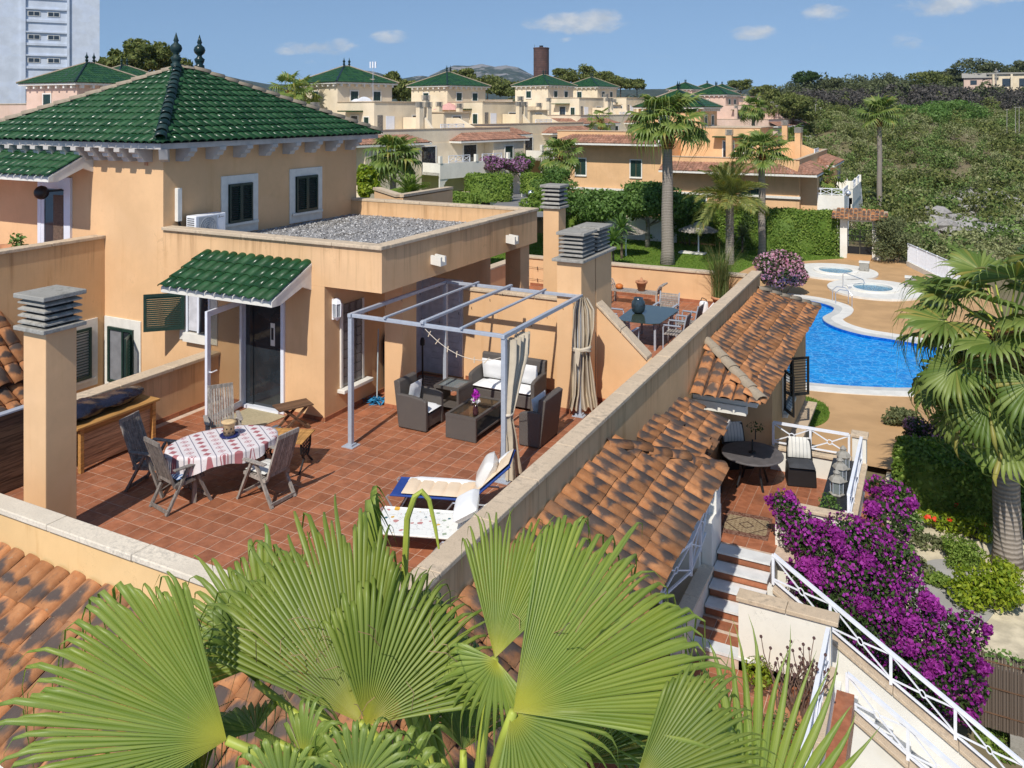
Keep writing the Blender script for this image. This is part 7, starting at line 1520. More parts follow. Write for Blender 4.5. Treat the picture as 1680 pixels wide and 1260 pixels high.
def hip_roof(parent, x0, x1, y0, y1, z, rise, name='tower_roof', fin=True):
    hw = (x1 - x0) / 2; sl = math.hypot(hw, rise); mb = MB(); W_ = y1 - y0
    P = [(x0, y0, z), (x1, y0, z), (x1, y1, z), (x0, y1, z), (x0 + hw, y0 + hw, z + rise), (x0 + hw, max(y0 + hw, y1 - hw), z + rise)]
    base = MB().add(P, [(0, 1, 4), (1, 2, 5, 4), (2, 3, 5), (3, 0, 4, 5), (3, 2, 1, 0)]).build(name, M['greenridge'], parent, False)
    corrugated(mb, (x0, y0, z + .01), (1, 0, 0), (0, hw, rise), 2 * hw, sl, .26, .06, 9, taper=(hw, hw)); corrugated(mb, (x1, y0, z + .01), (0, 1, 0), (-hw, 0, rise), W_, sl, .26, .06, 9, taper=(hw, hw))
    t = mb.build('green_tile', M['green'], base, False); t['kind'] = 'stuff'
    for a, b in ((1, 4), (0, 4), (2, 5), (4, 5)): MB().tube([Vector(P[a]) + Vector((0, 0, .06)), Vector(P[b]) + Vector((0, 0, .06))], .09, 6).build('ridge', M['mortar'] if a != 1 else M['greenridge'], base, False)
    if fin:
        for a in (4, 5): finial_mb = MB().lathe([(.12, 0), (.09, .15), (.14, .27), (.06, .35), (.15, .52), (.05, .68), (.004, .94)], 8, P[a]); finial_mb.build('finial', M['greenridge'], base, False)
    return base
def fchimney(parent, x, y, z0, z1, mat, w=.5):
    c = MB().box(x - w / 2, x + w / 2, y - w / 2, y + w / 2, z0, z1).build('chimney', M[mat], parent, False); mb = MB()
    for i in range(5): mb.box(x - w * .6, x + w * .6, y - w * .6, y + w * .6, z1 + .001 + i * .1, z1 + .06 + i * .1)
    mb.box(x - w * .35, x + w * .35, y - w * .35, y + w * .35, z1, z1 + .45); mb.build('louvre', M['concrete'], c, False)
def row_house(label, ox, oy, oz, mat, group='houses of the same estate', detail=2, near_roof=True, wing=True, rz=0., base=-4.9):
    pv = Vector((-14.85, 12.62, 0)); sh_ = pv - Matrix.Rotation(rz, 3, 'Z') @ pv; ox += sh_.x; oy += sh_.y
    """one pair of the estate's houses, laid out like the house in front: tower, flat block, roof terraces, skirt roofs, balcony, arch"""
    t = T('house', label, 'house', (ox, oy, oz), group, rz); S = M[mat]
    bx = lambda name, *b, m=S: [MB().box(*q).build(name, m, t, False) for q in [b]][0]
    bx('wall', -21, -14.85, 12.62, 19.36, base, 5.2); bx('eave', -21.4, -14.45, 12.2, 19.8, 5.201, 5.36, m=M['trim']); hip_roof(t, -21.5, -14.35, 12.1, 19.9, 5.37, 1.7)
    mb = MB()
    for i in range(8): mb.box(-14.849, -14.5, 12.8 + i * .9, 12.98 + i * .9, 4.95, 5.2)
    for i in range(7): mb.box(-20.6 + i * .9, -20.42 + i * .9, 12.3, 12.619, 4.95, 5.2)
    mb.build('corbel', M['trim'], t, False)['kind'] = 'stuff'
    bx('block', -14.85, -9.3, 12.62, 19.36, base, 3.4); bx('coping', -14.85, -9.2, 12.55, 19.43, 3.401, 3.48, m=M['coping'])
    bx('terrace', -21, -5.02, 6.6, 26.2, base, 0.)
    if wing:
        bx('wing', -27, -16.75, 6.55, 26.0, base, 2.2); bx('parapet', -27, -16.73, 6.45, 6.55, base, 3.1); bx('coping', -27, -16.7, 6.38, 6.62, 3.101, 3.18, m=M['coping'])
        if near_roof: far_skirt(t, (-27, 6.44), (-16.7, 6.44), (0, -1), 2.75, 2.05, hip=(True, False))
    for nm, b in (('parapet', (-5.2, -5.0, 6.4, 26.4, base, .93)), ('parapet', (-16.7, -5.21, 6.4, 6.6, base, .93)), ('parapet', (-16.7, -5.21, 26.2, 26.4, base, .93))): bx(nm, *b)
    for b in ((-5.27, -4.94, 6.3, 26.5, .931, 1.0), (-16.7, -5.28, 6.34, 6.66, .931, 1.0), (-16.7, -5.28, 26.14, 26.46, .931, 1.0)): bx('coping', *b, m=M['coping'])
    MB().extrude([(-9.2, 16.0, 0), (-5.21, 16.0, 0), (-5.21, 16.0, .95), (-6.3, 16.0, 2.0), (-9.2, 16.0, 2.0)], (0, .28, 0)).build('party_wall', S, t, False)
    for x, y, h in ((-6.4, 15.6, 2.95), (-6.4, 16.6, 2.95), (-7.9, 17.7, 3.6), (-11, 7.4, 2.9), (-11, 25.2, 2.9)): fchimney(t, x, y, 0, h, mat)
    if near_roof: far_skirt(t, (-16.6, 6.39), (-4.98, 6.39), (0, -1), hip=(False, True))
    far_skirt(t, (-4.99, 4.85 if near_roof else 6.6), (-4.99, 14.4), (1, 0), hip=(near_roof, True)); far_skirt(t, (-4.99, 18.0), (-4.99, 27.6), (1, 0))
    # rooms, porch with arch, balcony
    bx('room', -4.995, -3.7, 7.2, 13.4, base, -.3); bx('room', -4.995, -3.7, 22.6, 27.0, base, -.3); bx('porch_back', -4.998, -4.9, 13.4, 22.6, base, -.35)
    for yy in (9.6, 24.8): win(t, (-3.699, yy, -2.1), (0, 1, 0), 1.1, 1.25)
    win(t, (-4.899, 15.3, -2.75), (0, 1, 0), 1.7, 2.1, False); win(t, (-4.899, 20.6, -2.75), (0, 1, 0), 1.7, 2.1, False)
    bx('balcony_floor', -4.9, -1.5, 13.5, 22.5, -3.0, -2.75, m=M['white_wall'])
    bx('parapet', -1.62, -1.45, 13.5, 22.5, -3.3, -1.95, m=M['white_wall']); bx('parapet', -3.69, -1.62, 13.5, 13.66, -3.0, -1.95, m=M['white_wall']); bx('parapet', -3.69, -1.62, 22.34, 22.5, -3.0, -1.95, m=M['white_wall'])
    if detail > 1:
        for y0, y1 in ((14.6, 17.2), (18.8, 21.4)): far_rail(t, (-1.53, y0, -1.95), (-1.53, y1, -1.95), .62, 3)
        for y in (13.6, 18.0, 22.3): bx('post', -1.68, -1.4, y - .14, y + .14, -1.949, -1.3, m=M['white_wall'])
    # ground floor wall with an arch under the balcony
    arch = [(-1.62, 14.0 + 3.2 - 3.2 * math.cos(math.pi * i / 10), base + 1.0 + 1.0 * math.sin(math.pi * i / 10)) for i in range(11)]
    poly = [(-1.62, 13.5, base - 1), (-1.62, 14.0, base - 1)] + arch + [(-1.62, 20.4, base - 1), (-1.62, 22.5, base - 1), (-1.62, 22.5, -3.0), (-1.62, 13.5, -3.0)]
    MB().extrude(poly, (.12, 0, 0)).build('arcade', M['white_wall'], t, False); MB().extrude([(-1.5, 22.6, -2.75), (-1.5, 26.2, base), (-1.5, 26.2, base - .6), (-1.5, 22.6, base - .6)], (.0, 0, 0) if False else (-1.2, 0, 0)).build('stair', M['white_wall'], t, False); far_rail(t, (-1.5, 22.6, -2.6), (-1.5, 26.2, base + .2), .8, 4); far_rail(t, (-2.7, 22.6, -2.6), (-2.7, 26.2, base + .2), .8, 4)
    # windows towards the camera side and of the tower
    if near_roof:
        for x in (-24.6, -19.2): win(t, (x, 6.44, -1.0), (1, 0, 0), 1.0, 1.5)
        win(t, (-9.0, 6.39, -3.0), (1, 0, 0), 1.6, 1.4); win(t, (-13.4, 6.39, -3.9), (1, 0, 0), 1.2, 1.6); bx('string_course', -27.05, -4.9, 6.2, 6.39, -2.35, -2.15, m=M['trim']); 
        for x in (-24.6, -19.2): win(t, (x, 6.44, -4.6), (1, 0, 0), 1.0, 1.5)
    win(t, (-14.849, 14.6, 3.6), (0, 1, 0), .9, .9); win(t, (-14.849, 17.4, 3.6), (0, 1, 0), .9, .9)
    win(t, (-12.2, 12.62, 0.02), (1, 0, 0), 1.0, 2.1, False); bx('canopy', -13.5, -10.9, 11.6, 12.6, 2.5, 2.62, m=M['green']); bx('side_door', -9.299, -9.26, 14.0, 15.0, 0, 2.1, m=M['whitealu'])
    win(t, (-9.299, 17.9, .02), (0, 1, 0), 1.3, 2.1, False); win(t, (-10.4, 12.62, .9), (1, 0, 0), .7, 1.1); win(t, (-18.4, 12.62, 3.5), (1, 0, 0), .9, 1.0); win(t, (-18.9, 12.62, .3), (1, 0, 0), .9, 1.1)
    bx('glass_blocks', -9.299, -9.27, 13.0, 13.6, .4, 2.2, m=M['blockglass']); MB().extrude([(-9.2, 21.6, 0), (-5.21, 21.6, 0), (-5.21, 21.6, .95), (-7.6, 21.6, 1.9), (-9.2, 21.6, 1.9)], (0, .2, 0)).build('screen_wall', S, t, False); bx('kiosk', -12.4, -9.8, 21.8, 25.4, 0, 2.4); bx('kiosk_roof', -12.6, -9.6, 21.7, 25.5, 2.401, 2.5, m=M['coping']); win(t, (-9.799, 23.6, .02), (0, 1, 0), 1.2, 2.0, False)
    if detail > 1: far_rail(t, (-5.1, 17, 1.0), (-5.1, 20, 1.0), .35, 3)
    return t
orange = row_house('orange end house with green tower roof behind the lawn hedges', -5, 66.2, .9, 'stucco', base=-6.2)
# the orange house's second balcony on its near right corner
MB().box(-4.9, -1.6, 7.3, 11.6, -3.3, -2.9).build('balcony_floor', M['white_wall'], orange, False); MB().box(-1.75, -1.6, 7.3, 11.6, -2.899, -2.0).build('parapet', M['white_wall'], orange, False); MB().box(-4.9, -1.751, 7.3, 7.45, -2.899, -2.0).build('parapet', M['white_wall'], orange, False); far_rail(orange, (-4.3, 7.37, -2.0), (-1.7, 7.37, -2.0), .55, 3); far_rail(orange, (-1.68, 7.5, -2.0), (-1.68, 11.4, -2.0), .55, 4); MB().box(-4.0, -1.7, 7.6, 11.4, -6.5, -3.301).build('base', M['white_wall'], orange, False)
for i, (x, y, z, mt, lb) in enumerate(((-36.2, 51.0, 3.3, 'cream', 'cream row house with satellite dishes, nearest of the cream row'), (-36.2, 71.2, 3.5, 'cream2', 'cream row house with a faded pink parasol on its roof terrace'), (-36.4, 100.2, 4.3, 'cream', 'cream row house in front of the dark brick tower'), (-36.4, 120.6, 4.6, 'cream2', 'cream row house with a white awning, last of the cream row'))):
    row_house(lb, x, y, z, mt, 'cream row houses up the road', near_roof=(i == 0 or i == 2), rz=rad((-15, -13, -11, -9)[i]))
for x, y, z, lb in ((-19, 140, 3.4, 'pink row house with white balconies at the end of the street'), (-37, 185, 5.6, 'pink house with green tower roof, first of the far pink towers'), (-37, 207, 6.0, 'pink house with green tower roof, second of the far pink towers'), (-38, 229, 6.4, 'pink house with green tower roof, farthest of the pink towers'), (-60, 160, 4.6, 'pink house seen between the cream houses and the lawn palm')):
    row_house(lb, x, y, z, 'pink', 'pink row houses', 1, near_roof=False, rz=rad(-8))
row_house('pinkish house with green tower roofs just behind the front tower', -43.5, 29, 2.7, 'pink', 'pink row houses', 1, near_roof=False); row_house('second pinkish tower house to the left behind the front tower', -56, 42, 3.4, 'pink', 'pink row houses', 1, near_roof=False)
# dishes, aerial, parasol on the roofs
ds = T('satellite_dish', 'large white satellite dish on the roof of the nearest cream house', 'satellite dish', WD(598, 175, 79)); MB().lathe([(.05, -.14), (.4, -.10), (.75, .0), (.95, .12), (.93, .13), (.4, -.07), (.05, -.11)], 20).build('dish', M['white'], ds, False, True).rotation_euler = (rad(80), 0, rad(62)); MB().tube([(0, 0, -1.2), (0, .1, 0)], .05, 6).build('mast', M['metal'], ds, False)
ds = T('satellite_dish', 'smaller white satellite dish tilted beside the large one', 'satellite dish', WD(584, 172, 79)); MB().lathe([(.05, -.1), (.5, .0), (.6, .06), (.05, -.06)], 16).build('dish', M['white'], ds, False, True).rotation_euler = (rad(70), 0, rad(20)); MB().tube([(0, 0, -.9), (0, .1, 0)], .05, 6).build('mast', M['metal'], ds, False)
ae = T('aerial_mast', 'tall aerial mast with white antennas above the nearest cream house', 'aerial', WD(612, 172, 79)); MB().tube([(0, 0, -.8), (0, 0, 3.6)], .03, 6).build('mast', M['metal'], ae, False)
for s in (-.3, 0, .3): MB().box(s - .06, s + .06, -.05, .05, 3.5, 4.1).build('antenna', M['white'], ae, False)
MB().bar((-.32, 0, 3.6), (.32, 0, 3.6), .04).build('cross_arm', M['metal'], ae, False); MB().lathe([(.02, -.05), (.3, .05)], 12, (0, -.1, 2.4)).build('drum', M['white'], ae, False)
pq = T('parasol', 'faded pink parasol on a cream roof terrace up the road', 'parasol', WD(737, 205, 97)); MB().lathe([(1.9, 1.75), (1.0, 2.2), (.05, 2.6)], 10).build('canopy', plain('faded_pink', (.62, .33, .28), .9), pq, False); MB().tube([(0, 0, -.2), (0, 0, 2.2)], .05, 6).build('pole', M['white'], pq, False)
# whitewashed tower block at the left edge
tb = T('tower_block', 'tall whitewashed tower block at the left edge with small windows', 'building', (-134, 100, 0), None, rad(57))
bx = lambda name, m, *b: MB().box(*b).build(name, M[m], tb, False)
bx('wall', 'highrise', -45, 0, 0, 18, -6, 60)
bx('pilaster', 'highrise', -12.2, -11.5, -.35, -.001, -6, 60); bx('pilaster', 'highrise', -5.2, -4.8, -.35, -.001, -6, 60)
for i in range(15):
    z = -1.9 + i * 4.05; bx('band', 'highrise', -11.49, -5.21, -.22, -.001, z - 1.15, z - .7); bx('ledge', 'highrise', -11.49, -5.21, -.30, -.001, z + 1.05, z + 1.3)
    for x in (-11.2, -8.2):
        f = bx('window', 'trim', x, x + 1.9, -.10, -.001, z - .1, z + .75)
        for k in (0, 1): MB().box(x + .12 + k * .88, x + .9 + k * .88, -.13, -.101, z, z + .65).build('pane', M['window'], f, False)
    bx('balcony', 'highrise', -45, -19.5, -2.6, -.001, z - 2.2, z - 1.0)
wt = T('brick_tower', 'round dark brick water tower above the roofs', 'tower', WD(888, 180, 420)); MB().lathe([(3.9, -14), (3.9, 30.6), (4.05, 30.7), (4.05, 31.2), (3.9, 31.3), (0.1, 31.4)], 32).build('shaft', M['brick'], wt, False); MB().box(-.8, .8, -.6, .6, 31.3, 32.4).build('hatch', M['iron'], wt, False)
MB().tube([(-3.7, 0, 31.2), (-3.7, 0, 33)], .08, 5).build('rod', M['iron'], wt, False)
# road and its kerb wall
sheet('road', [(-26, 62), (-22, 58.5), (-33, 66), (-38, 80), (-36, 130), (-33, 130), (-34.5, 80)], -4.0, 'road', 'grey road between the cream row and the gardens', .05) if False else None
rdm = MB(); pts = [(WD(760, 356, 48), WD(900, 356, 48)), (WD(800, 340, 56), WD(880, 332, 58)), (WD(838, 322, 72), WD(900, 318, 74)), (WD(850, 316, 84), WD(890, 312, 86))]
for i in range(3): a, b = pts[i]; c, d = pts[i + 1]; rdm.add([a, b, d, c], [(0, 1, 2, 3)])
o = rdm.build('road', M['road'], None); tag(o, 'grey road rising between the gardens', kind='structure')
for i, (x0, y0, h) in enumerate(((762, 337, .9), (783, 335, .9), (810, 332, .95), (836, 320, 1.2), (861, 316, 1.2))): p = WD(x0, y0, 62 + i * 2); q = T('gate_pillar', ('white pillar at the road, nearest', 'white pillar at the road beside the dark gate panel', 'white pillar at the road between hedge and gate', 'white pillar at the road by the rubble', 'white pillar at the road below the globe lamp')[i], 'pillar', p, 'white pillars along the road'); MB().box(-.22, .22, -.2, .2, -.6, h).build('shaft', M['white_wall'], q, False); MB().box(-.3, .3, -.28, .28, h + .001, h + .12).build('cap', M['coping'], q, False)
rwall = T('roof_parapet', 'orange roof parapet with coping and a cycad behind the gravel roof', 'wall', (0, 0, 0)); a, b, c = WD(618, 309, 34), WD(656, 321, 32), WD(738, 308, 36)
for p, q in ((a, b), (b, c)): MB().bar(p + Vector((0, 0, -1.6)), q + Vector((0, 0, -1.6)), .25, 3.0).build('wall', M['stucco'], rwall, False); MB().bar(p, q, .34, .10).build('coping', M['coping'], rwall, False)
rosette('big glossy cycad on the roof behind the gravel parapet', 0, 0, .1, 1.25, 70, 'hedge_leaf', name='cycad', dep=None, z=None) if False else None
c = WD(672, 320, 35); feather_palm('cycad', 'low glossy cycad palm behind the gravel roof parapet', c.x, c.y, c.z - .3, .25, .2, 40, 1.15, 9, mat='hedge_leaf', elev=(-.05, 1.3), leaflet=.2)
# planting between the houses
def tree_px(label, px_, py_, dep, rx, rz, n, size, mat, seed, name='pine_tree', group=None, k=14, h=None, up=None):
    c = WD(px_, py_, dep); g = terr(c.x, c.y); hh = max(1.0, c.z - g); return tree(name, label, c.x, c.y, c.z - hh, hh, rx, rx, rz, n, size, mat, 'tree', group, 'bark', seed, k, .012 * hh + .1)
for i, (px_, py_, dep, rx, rz, lb) in enumerate(((655, 146, 120, 3.0, 2.7, 'round pine between the two nearest cream towers'), (200, 105, 95, 2.6, 2.0, 'pine crown behind the front tower, left part'), (240, 98, 98, 3.2, 2.6, 'tall pine behind the front tower roof'), (275, 110, 100, 2.6, 1.8, 'pine behind the finials of the front tower'),
        (762, 128, 190, 3.4, 2.6, 'small pine left of the brick tower beyond the second cream tower'), (800, 143, 175, 5.5, 2.4, 'wide low pine in front of the mountain'), (840, 148, 170, 4.4, 1.9, 'pine to the left of the brick tower foot'), (925, 128, 200, 4.0, 2.6, 'pine to the right of the brick tower'), (952, 126, 205, 4.2, 3.2, 'taller pine between the third and fourth cream towers'), (985, 132, 210, 4.6, 2.6, 'broad pine behind the fourth cream tower'), (1018, 136, 200, 3.8, 2.4, 'pine at the right end of the cream row'), (1045, 140, 230, 3.2, 1.8, 'small pine above the far pink towers'), (1215, 140, 260, 4.2, 2.6, 'dark umbrella pine above the end of the street'), (1250, 150, 250, 3.8, 2.4, 'bushy pine beside the pink end house'), (350, 168, 110, 2.2, 1.5, 'leafy tree far behind the front roof edge'))):
    tree_px(lb, px_, py_, dep, rx, rz, 2600, .30, 'pine_leaf', 100 + i, group='pines among the houses')
for i, (px_, py_, dep, n, rr, h, lb) in enumerate(((645, 258, 60, 26, 1.35, 3.6, 'fan palm in front of the cream balconies'), (919, 258, 70, 24, 1.25, 2.6, 'fan palm with a dry skirt beside the orange house'), (1160, 210, 66, 0, 1, 1, ''), (1236, 178, 118, 20, 1.5, 3.0, 'fan palm in front of the pink end house'), (1300, 228, 100, 20, 1.2, 2.2, 'small fan palm to the right of the street end'), (474, 152, 75, 18, 1.2, 2.0, 'fan palm tops behind the green roof edge'), (497, 156, 80, 16, 1.2, 2.0, 'second fan palm top behind the green roof edge'), (985, 198, 95, 14, .9, 1.4, 'small potted palm on the long cream parapet'), (1352, 300, 72, 18, 1.2, 2.2, 'fan palm with yellow lower leaves behind the gateway'))):
    if n: c = WD(px_, py_, dep); palm('fan_palm', lb, c.x, c.y, c.z - h, h, .24, .2, n, rr, 1.2, 30 + i, dry=8 if 'skirt' in lb else 0, elev=(-.7, 1.3), nseg=16)
for i, (x0, y0, dep, rx, ry, rz, mt, lb) in enumerate(((910, 300, 66, 2.0, 1.2, 1.2, 'mid_leaf', 'green shrubs to the left of the orange house'), (860, 276, 78, 1.2, 1., 1.4, 'mid_leaf', 'upright cactus like shrub by the white stairs'), (905, 285, 72, 1.6, 1., .9, 'dark_leaf', 'dark shrub at the foot of the skirted palm'), (930, 330, 60, 1.6, 1., 1.1, 'mid_leaf', 'shrubs between the tall chimney and the orange house'), (886, 340, 52, 1.2, .8, .9, 'hedge_leaf', 'bright shrubs by the near globe lamp'), (600, 302, 40, .7, .6, .9, 'lime_leaf', 'yellow flowering shrub behind the tower corner'), (1112, 370, 70, 1.4, 1., 1.3, 'dark_leaf', 'tall dark shrub behind the tallest lawn palm'))):
    shrub_px(lb, x0, y0, dep, rx, ry, rz, 2400, .11, mt, 50 + i)
for px_, py_, dep, w_, h_, lb in ((802, 330, 63, 3.4, 2.0, 'clipped box hedge by the road in front of the cream arch'), (760, 346, 56, 2.0, 1.1, 'low clipped hedge beside the road pillars'), (885, 316, 70, 3.0, 1.5, 'clipped box hedge behind the globe lamp')):
    c = WD(px_, py_, dep); hedge(lb, c.x - w_ / 2, c.x + w_ / 2, c.y - .9, c.y + .9, h_, 3200, .09, 'hedge_leaf', c.z, rad(25))
for px_, lb in ((812, 'mauve bougainvillea over the road hedge, left half'), (845, 'mauve bougainvillea over the road hedge, right half')): shrub_px(lb, px_, 270, 76, 1.5, 1.0, .85, 1200, .12, 'dark_leaf', px_, extra=[('blossom', 2200, .10, 'bract_pale')], name='bougainvillea')
# street lamps, poles and pylons on the hillside
def pole(name, label, cat, px_, y0, y1, dep, arms=(), w=.09, group=None):
    a = WD(px_, y1, dep); h = (y1 - y0) * dep / FPX; t = T(name, label, cat, a, group); MB().tube([(0, 0, -1), (0, 0, h)], [w, w * .6], 6).build('pole', M['concrete'], t, False)
    for z, l in arms: MB().bar((-l * .89, -l * .45, h - z), (l * .89, l * .45, h - z), w * 1.4).build('cross_arm', M['concrete'], t, False)
pole('street_lamp', 'taller street lamp pole in the scrub right of the pink houses', 'street lamp', 1338, 171, 200, 175, ((0, .3),)); pole('street_lamp', 'shorter street lamp pole in the scrub beside the taller one', 'street lamp', 1346, 177, 200, 190, ((0, .3),))
pole('power_pole', 'lattice power pole with crossarm on the burnt slope', 'power pole', 1560, 148, 178, 260, ((.6, 1.2), (1.4, .9)), .32); pole('power_pole', 'thin power pole to the left of the lattice pole', 'power pole', 1526, 162, 178, 250, ((.5, 1.0),), .3); pole('power_pole', 'tall slim power pole near the hilltop villa', 'power pole', 1634, 112, 160, 270, ((1., .6),), .26); pole('power_pole', 'small power pole on the skyline above the far pink towers', 'power pole', 1032, 128, 142, 300, ((.5, 1.),), .12)
for i, (px_, y0, y1, lb) in enumerate(((1652, 180, 222, 'street lamp by the right hand road, leftmost'), (1666, 176, 222, 'street lamp by the right hand road, middle'), (1672, 176, 222, 'street lamp by the right hand road, at the frame edge'))): pole('street_lamp', lb, 'street lamp', px_, y0, y1, 150, ((0, .25),), .07, 'lamps by the right hand road')
vl = T('villa', 'stone coloured villa with columns on the hilltop at the right edge', 'house', WD(1672, 143, 285)); MB().box(-9, 14, 0, 10, -2, 4.5).build('wall', M['cream2'], vl, False); MB().box(-9.6, 14.6, -.6, 10.6, 4.501, 5.1).build('roof', M['concrete'], vl, False); 
for x in (-5, 0, 5): MB().box(x, x + 2.6, -.05, -.001, .2, 3).build('window', M['window'], vl, False)
for x in (-8, -2.6, 2.6, 8): MB().box(x, x + .6, -1.6, -1.0, -2, 4.5).build('column', M['cream2'], vl, False)
v2 = T('villa', 'small grey roofed house among the trees of the burnt hilltop', 'house', WD(1608, 140, 290)); MB().box(-5, 5, 0, 6, -2, 2.6).build('wall', M['pink'], v2, False); MB().extrude([(-5.6, -.6, 2.6), (-5.6, 6.6, 2.6), (-5.6, 3, 4.4)], (11.2, 0, 0)).build('roof', M['concrete'], v2, False); MB().box(-3, -1, -.05, -.001, .2, 1.8).build('window', M['window'], v2, False)
# ---------------------------------------------------------------- scrub hillside on the right
def scatter(name, label, n, d0, d1, a0, a1, r, mat, size, leaf, pw=1.0, hill=None, sq=.75, keep=None, pos=None):
    Vs = []; Fs = []; k = 0; cnt = 0
    base = []
    for q in range(6):
        b = lumpy(0, 0, .45, 1, 1, sq, 6, .45, 200 + q); P, N = blob_points(b, leaf, .55, -.1); base.append((P, N))
    while cnt < n:
        u = R.random() ** pw; d = d0 * (d1 / d0) ** u; a = R.uniform(a0, a1); dd = d; p = _f * dd + _r * dd * a
        if keep and not keep(p.x, p.y, d, a): cnt += .15; continue
        s = r * R.uniform(.5, 1.5) * (1 + d / 500); P, N = base[R.randrange(6)]; g = R.uniform(0, 6.28); c, sn = math.cos(g), math.sin(g)
        Q = np.c_[P[:, 0] * c - P[:, 1] * sn, P[:, 0] * sn + P[:, 1] * c, P[:, 2]] * np.array([s, s, s * R.uniform(.7, 1.3)]) + np.array([p.x, p.y, terr(p.x, p.y)])
        N2 = np.c_[N[:, 0] * c - N[:, 1] * sn, N[:, 0] * sn + N[:, 1] * c, N[:, 2]]
        V_, F_ = leaves_at(Q, N2, size * s, .6, .6); Vs.append(V_); Fs.append(F_ + k); k += len(V_); cnt += 1
    o = link(name, fastmesh(name, np.vstack(Vs), np.vstack(Fs), M[mat])); return tag(o, label, kind='stuff')
def band(d, a): return (_f + _r * a) * d
kp = lambda x, y, d, a: not (a < .40 and d < 92) and (d > 70 or a > .50 + (58.7 - d) * .0071) and (math.sin(x * .15 + 1.3) * math.sin(y * .13) > -.80 or d > 150) and not (.50 < a < .66 and 72 < d < 120 and math.sin(x * .9 + y * .41) > .45)
scatter('scrub', 'olive green scrub covering the hillside on the right', 1050, 55, 250, .30, .74, 1.05, 'scrub_leaf', .085, 320, .8, keep=kp)
scatter('scrub', 'darker green scrub and young pines among the olive scrub', 480, 76, 240, .30, .74, 1.35, 'pine_leaf', .10, 300, .8, keep=kp, sq=.9)
scatter('scrub', 'fresher green bushes scattered over the hillside scrub', 430, 58, 240, .30, .74, 1.2, 'scrub_green', .085, 320, .8, keep=kp, sq=.9)
scatter('scrub', 'dry straw coloured bushes among the hillside scrub', 330, 58, 230, .30, .74, .8, 'scrub_tan', .085, 240, .8, keep=kp, sq=.6)
scatter('wood', 'far green wood along the right hand skyline', 600, 240, 520, .24, .78, 2.0, 'scrub_dark', .12, 230, .9, sq=.9)
scatter('burnt_wood', 'belt of dark burnt wood below the right hand skyline', 760, 225, 300, .33, .80, 1.7, 'burnt', .115, 230, 1., sq=.8)
scatter('far_trees', 'far tree belt behind the row houses', 420, 230, 620, -.62, .30, 2.0, 'scrub_dark', .22, 100, .9, sq=.9)
scatter('garden_shrubs', 'dense shrubs filling the gardens between the houses', 130, 70, 130, -.10, .30, .7, 'mid_leaf', .17, 120, 1., keep=lambda x, y, d, a: not (-33 < x < -4 and 70 < y < 96) and x > -24)
for i, (px_, py_, dep, rx, rz, mt, lb) in enumerate(((1500, 196, 165, 7.5, 3.2, 'mid_leaf', 'big fresh green tree clump in the middle of the hillside, left half'), (1560, 192, 172, 8.5, 3.6, 'mid_leaf', 'big fresh green tree clump in the middle of the hillside, right half'), (1320, 128, 330, 5.2, 3.4, 'dark_leaf', 'umbrella pine standing out on the right hand skyline'), (1368, 138, 330, 4.2, 2.4, 'scrub_dark', 'small dark pine on the skyline right of the umbrella pine'), (1525, 128, 300, 8, 3.6, 'pine_leaf', 'pine group below the hilltop, left'), (1600, 116, 300, 9, 4.6, 'scrub_dark', 'large dark pine crown on the hilltop'), (1640, 120, 300, 7, 4.4, 'scrub_dark', 'dark pine next to the hilltop villa'), (1672, 116, 310, 5, 4, 'scrub_dark', 'dark pine behind the villa at the frame edge'), (1560, 126, 305, 6, 3, 'scrub_dark', 'dark pine between the hilltop pine groups'), (1300, 178, 150, 4.5, 3.0, 'pine_leaf', 'light green pine right of the pink end house'), (1280, 168, 165, 4.0, 3.0, 'pine_leaf', 'round pine just behind the pink end house'))):
    tree_px(lb, px_, py_, dep, rx, rz, 5200 if dep < 200 else 2600, .26 if dep < 200 else .42, mt, 300 + i, name='tree', k=18)
# limestone outcrop
rk = T('rock_outcrop', 'pale limestone outcrop breaking through the scrub at the right edge', 'rocks', WD(1600, 340, 84)); r_ = random.Random(31)
for i in range(260):
    px_ = r_.gauss(1615, 48); py_ = r_.gauss(322, 48)
    if px_ < 1530 or py_ < 240 or py_ > 405: continue
    d = 70 + (405 - py_) * .22 + r_.uniform(-3, 3); c = W(px_, py_, 0) if False else WD(px_, py_, d); g = terr(c.x, c.y); s = r_.uniform(.25, .8) if r_.random() < .9 else r_.uniform(.8, 1.2)
    mb = MB(); ph = [r_.uniform(.6, 1.25) for _ in range(40)]
    def fn(u, v, ph=ph, s=s):
        a = 2 * math.pi * (u % 1.0); e = math.pi * v - math.pi / 2; q = ph[int((u % 1.0) * 8) % 8 + 8 * min(4, int(v * 4.99))] if 0 < v < 1 else .8; return Vector((math.cos(a) * math.cos(e) * s * q * 1.3, math.sin(a) * math.cos(e) * s * q, math.sin(e) * s * q * .75))
    mb.grid(lambda u, v: fn(u, v), 8, 5); o = mb.build('boulder', M['rock'], rk, False); o.location = Vector((c.x, c.y, g + s * .45)) - rk.location
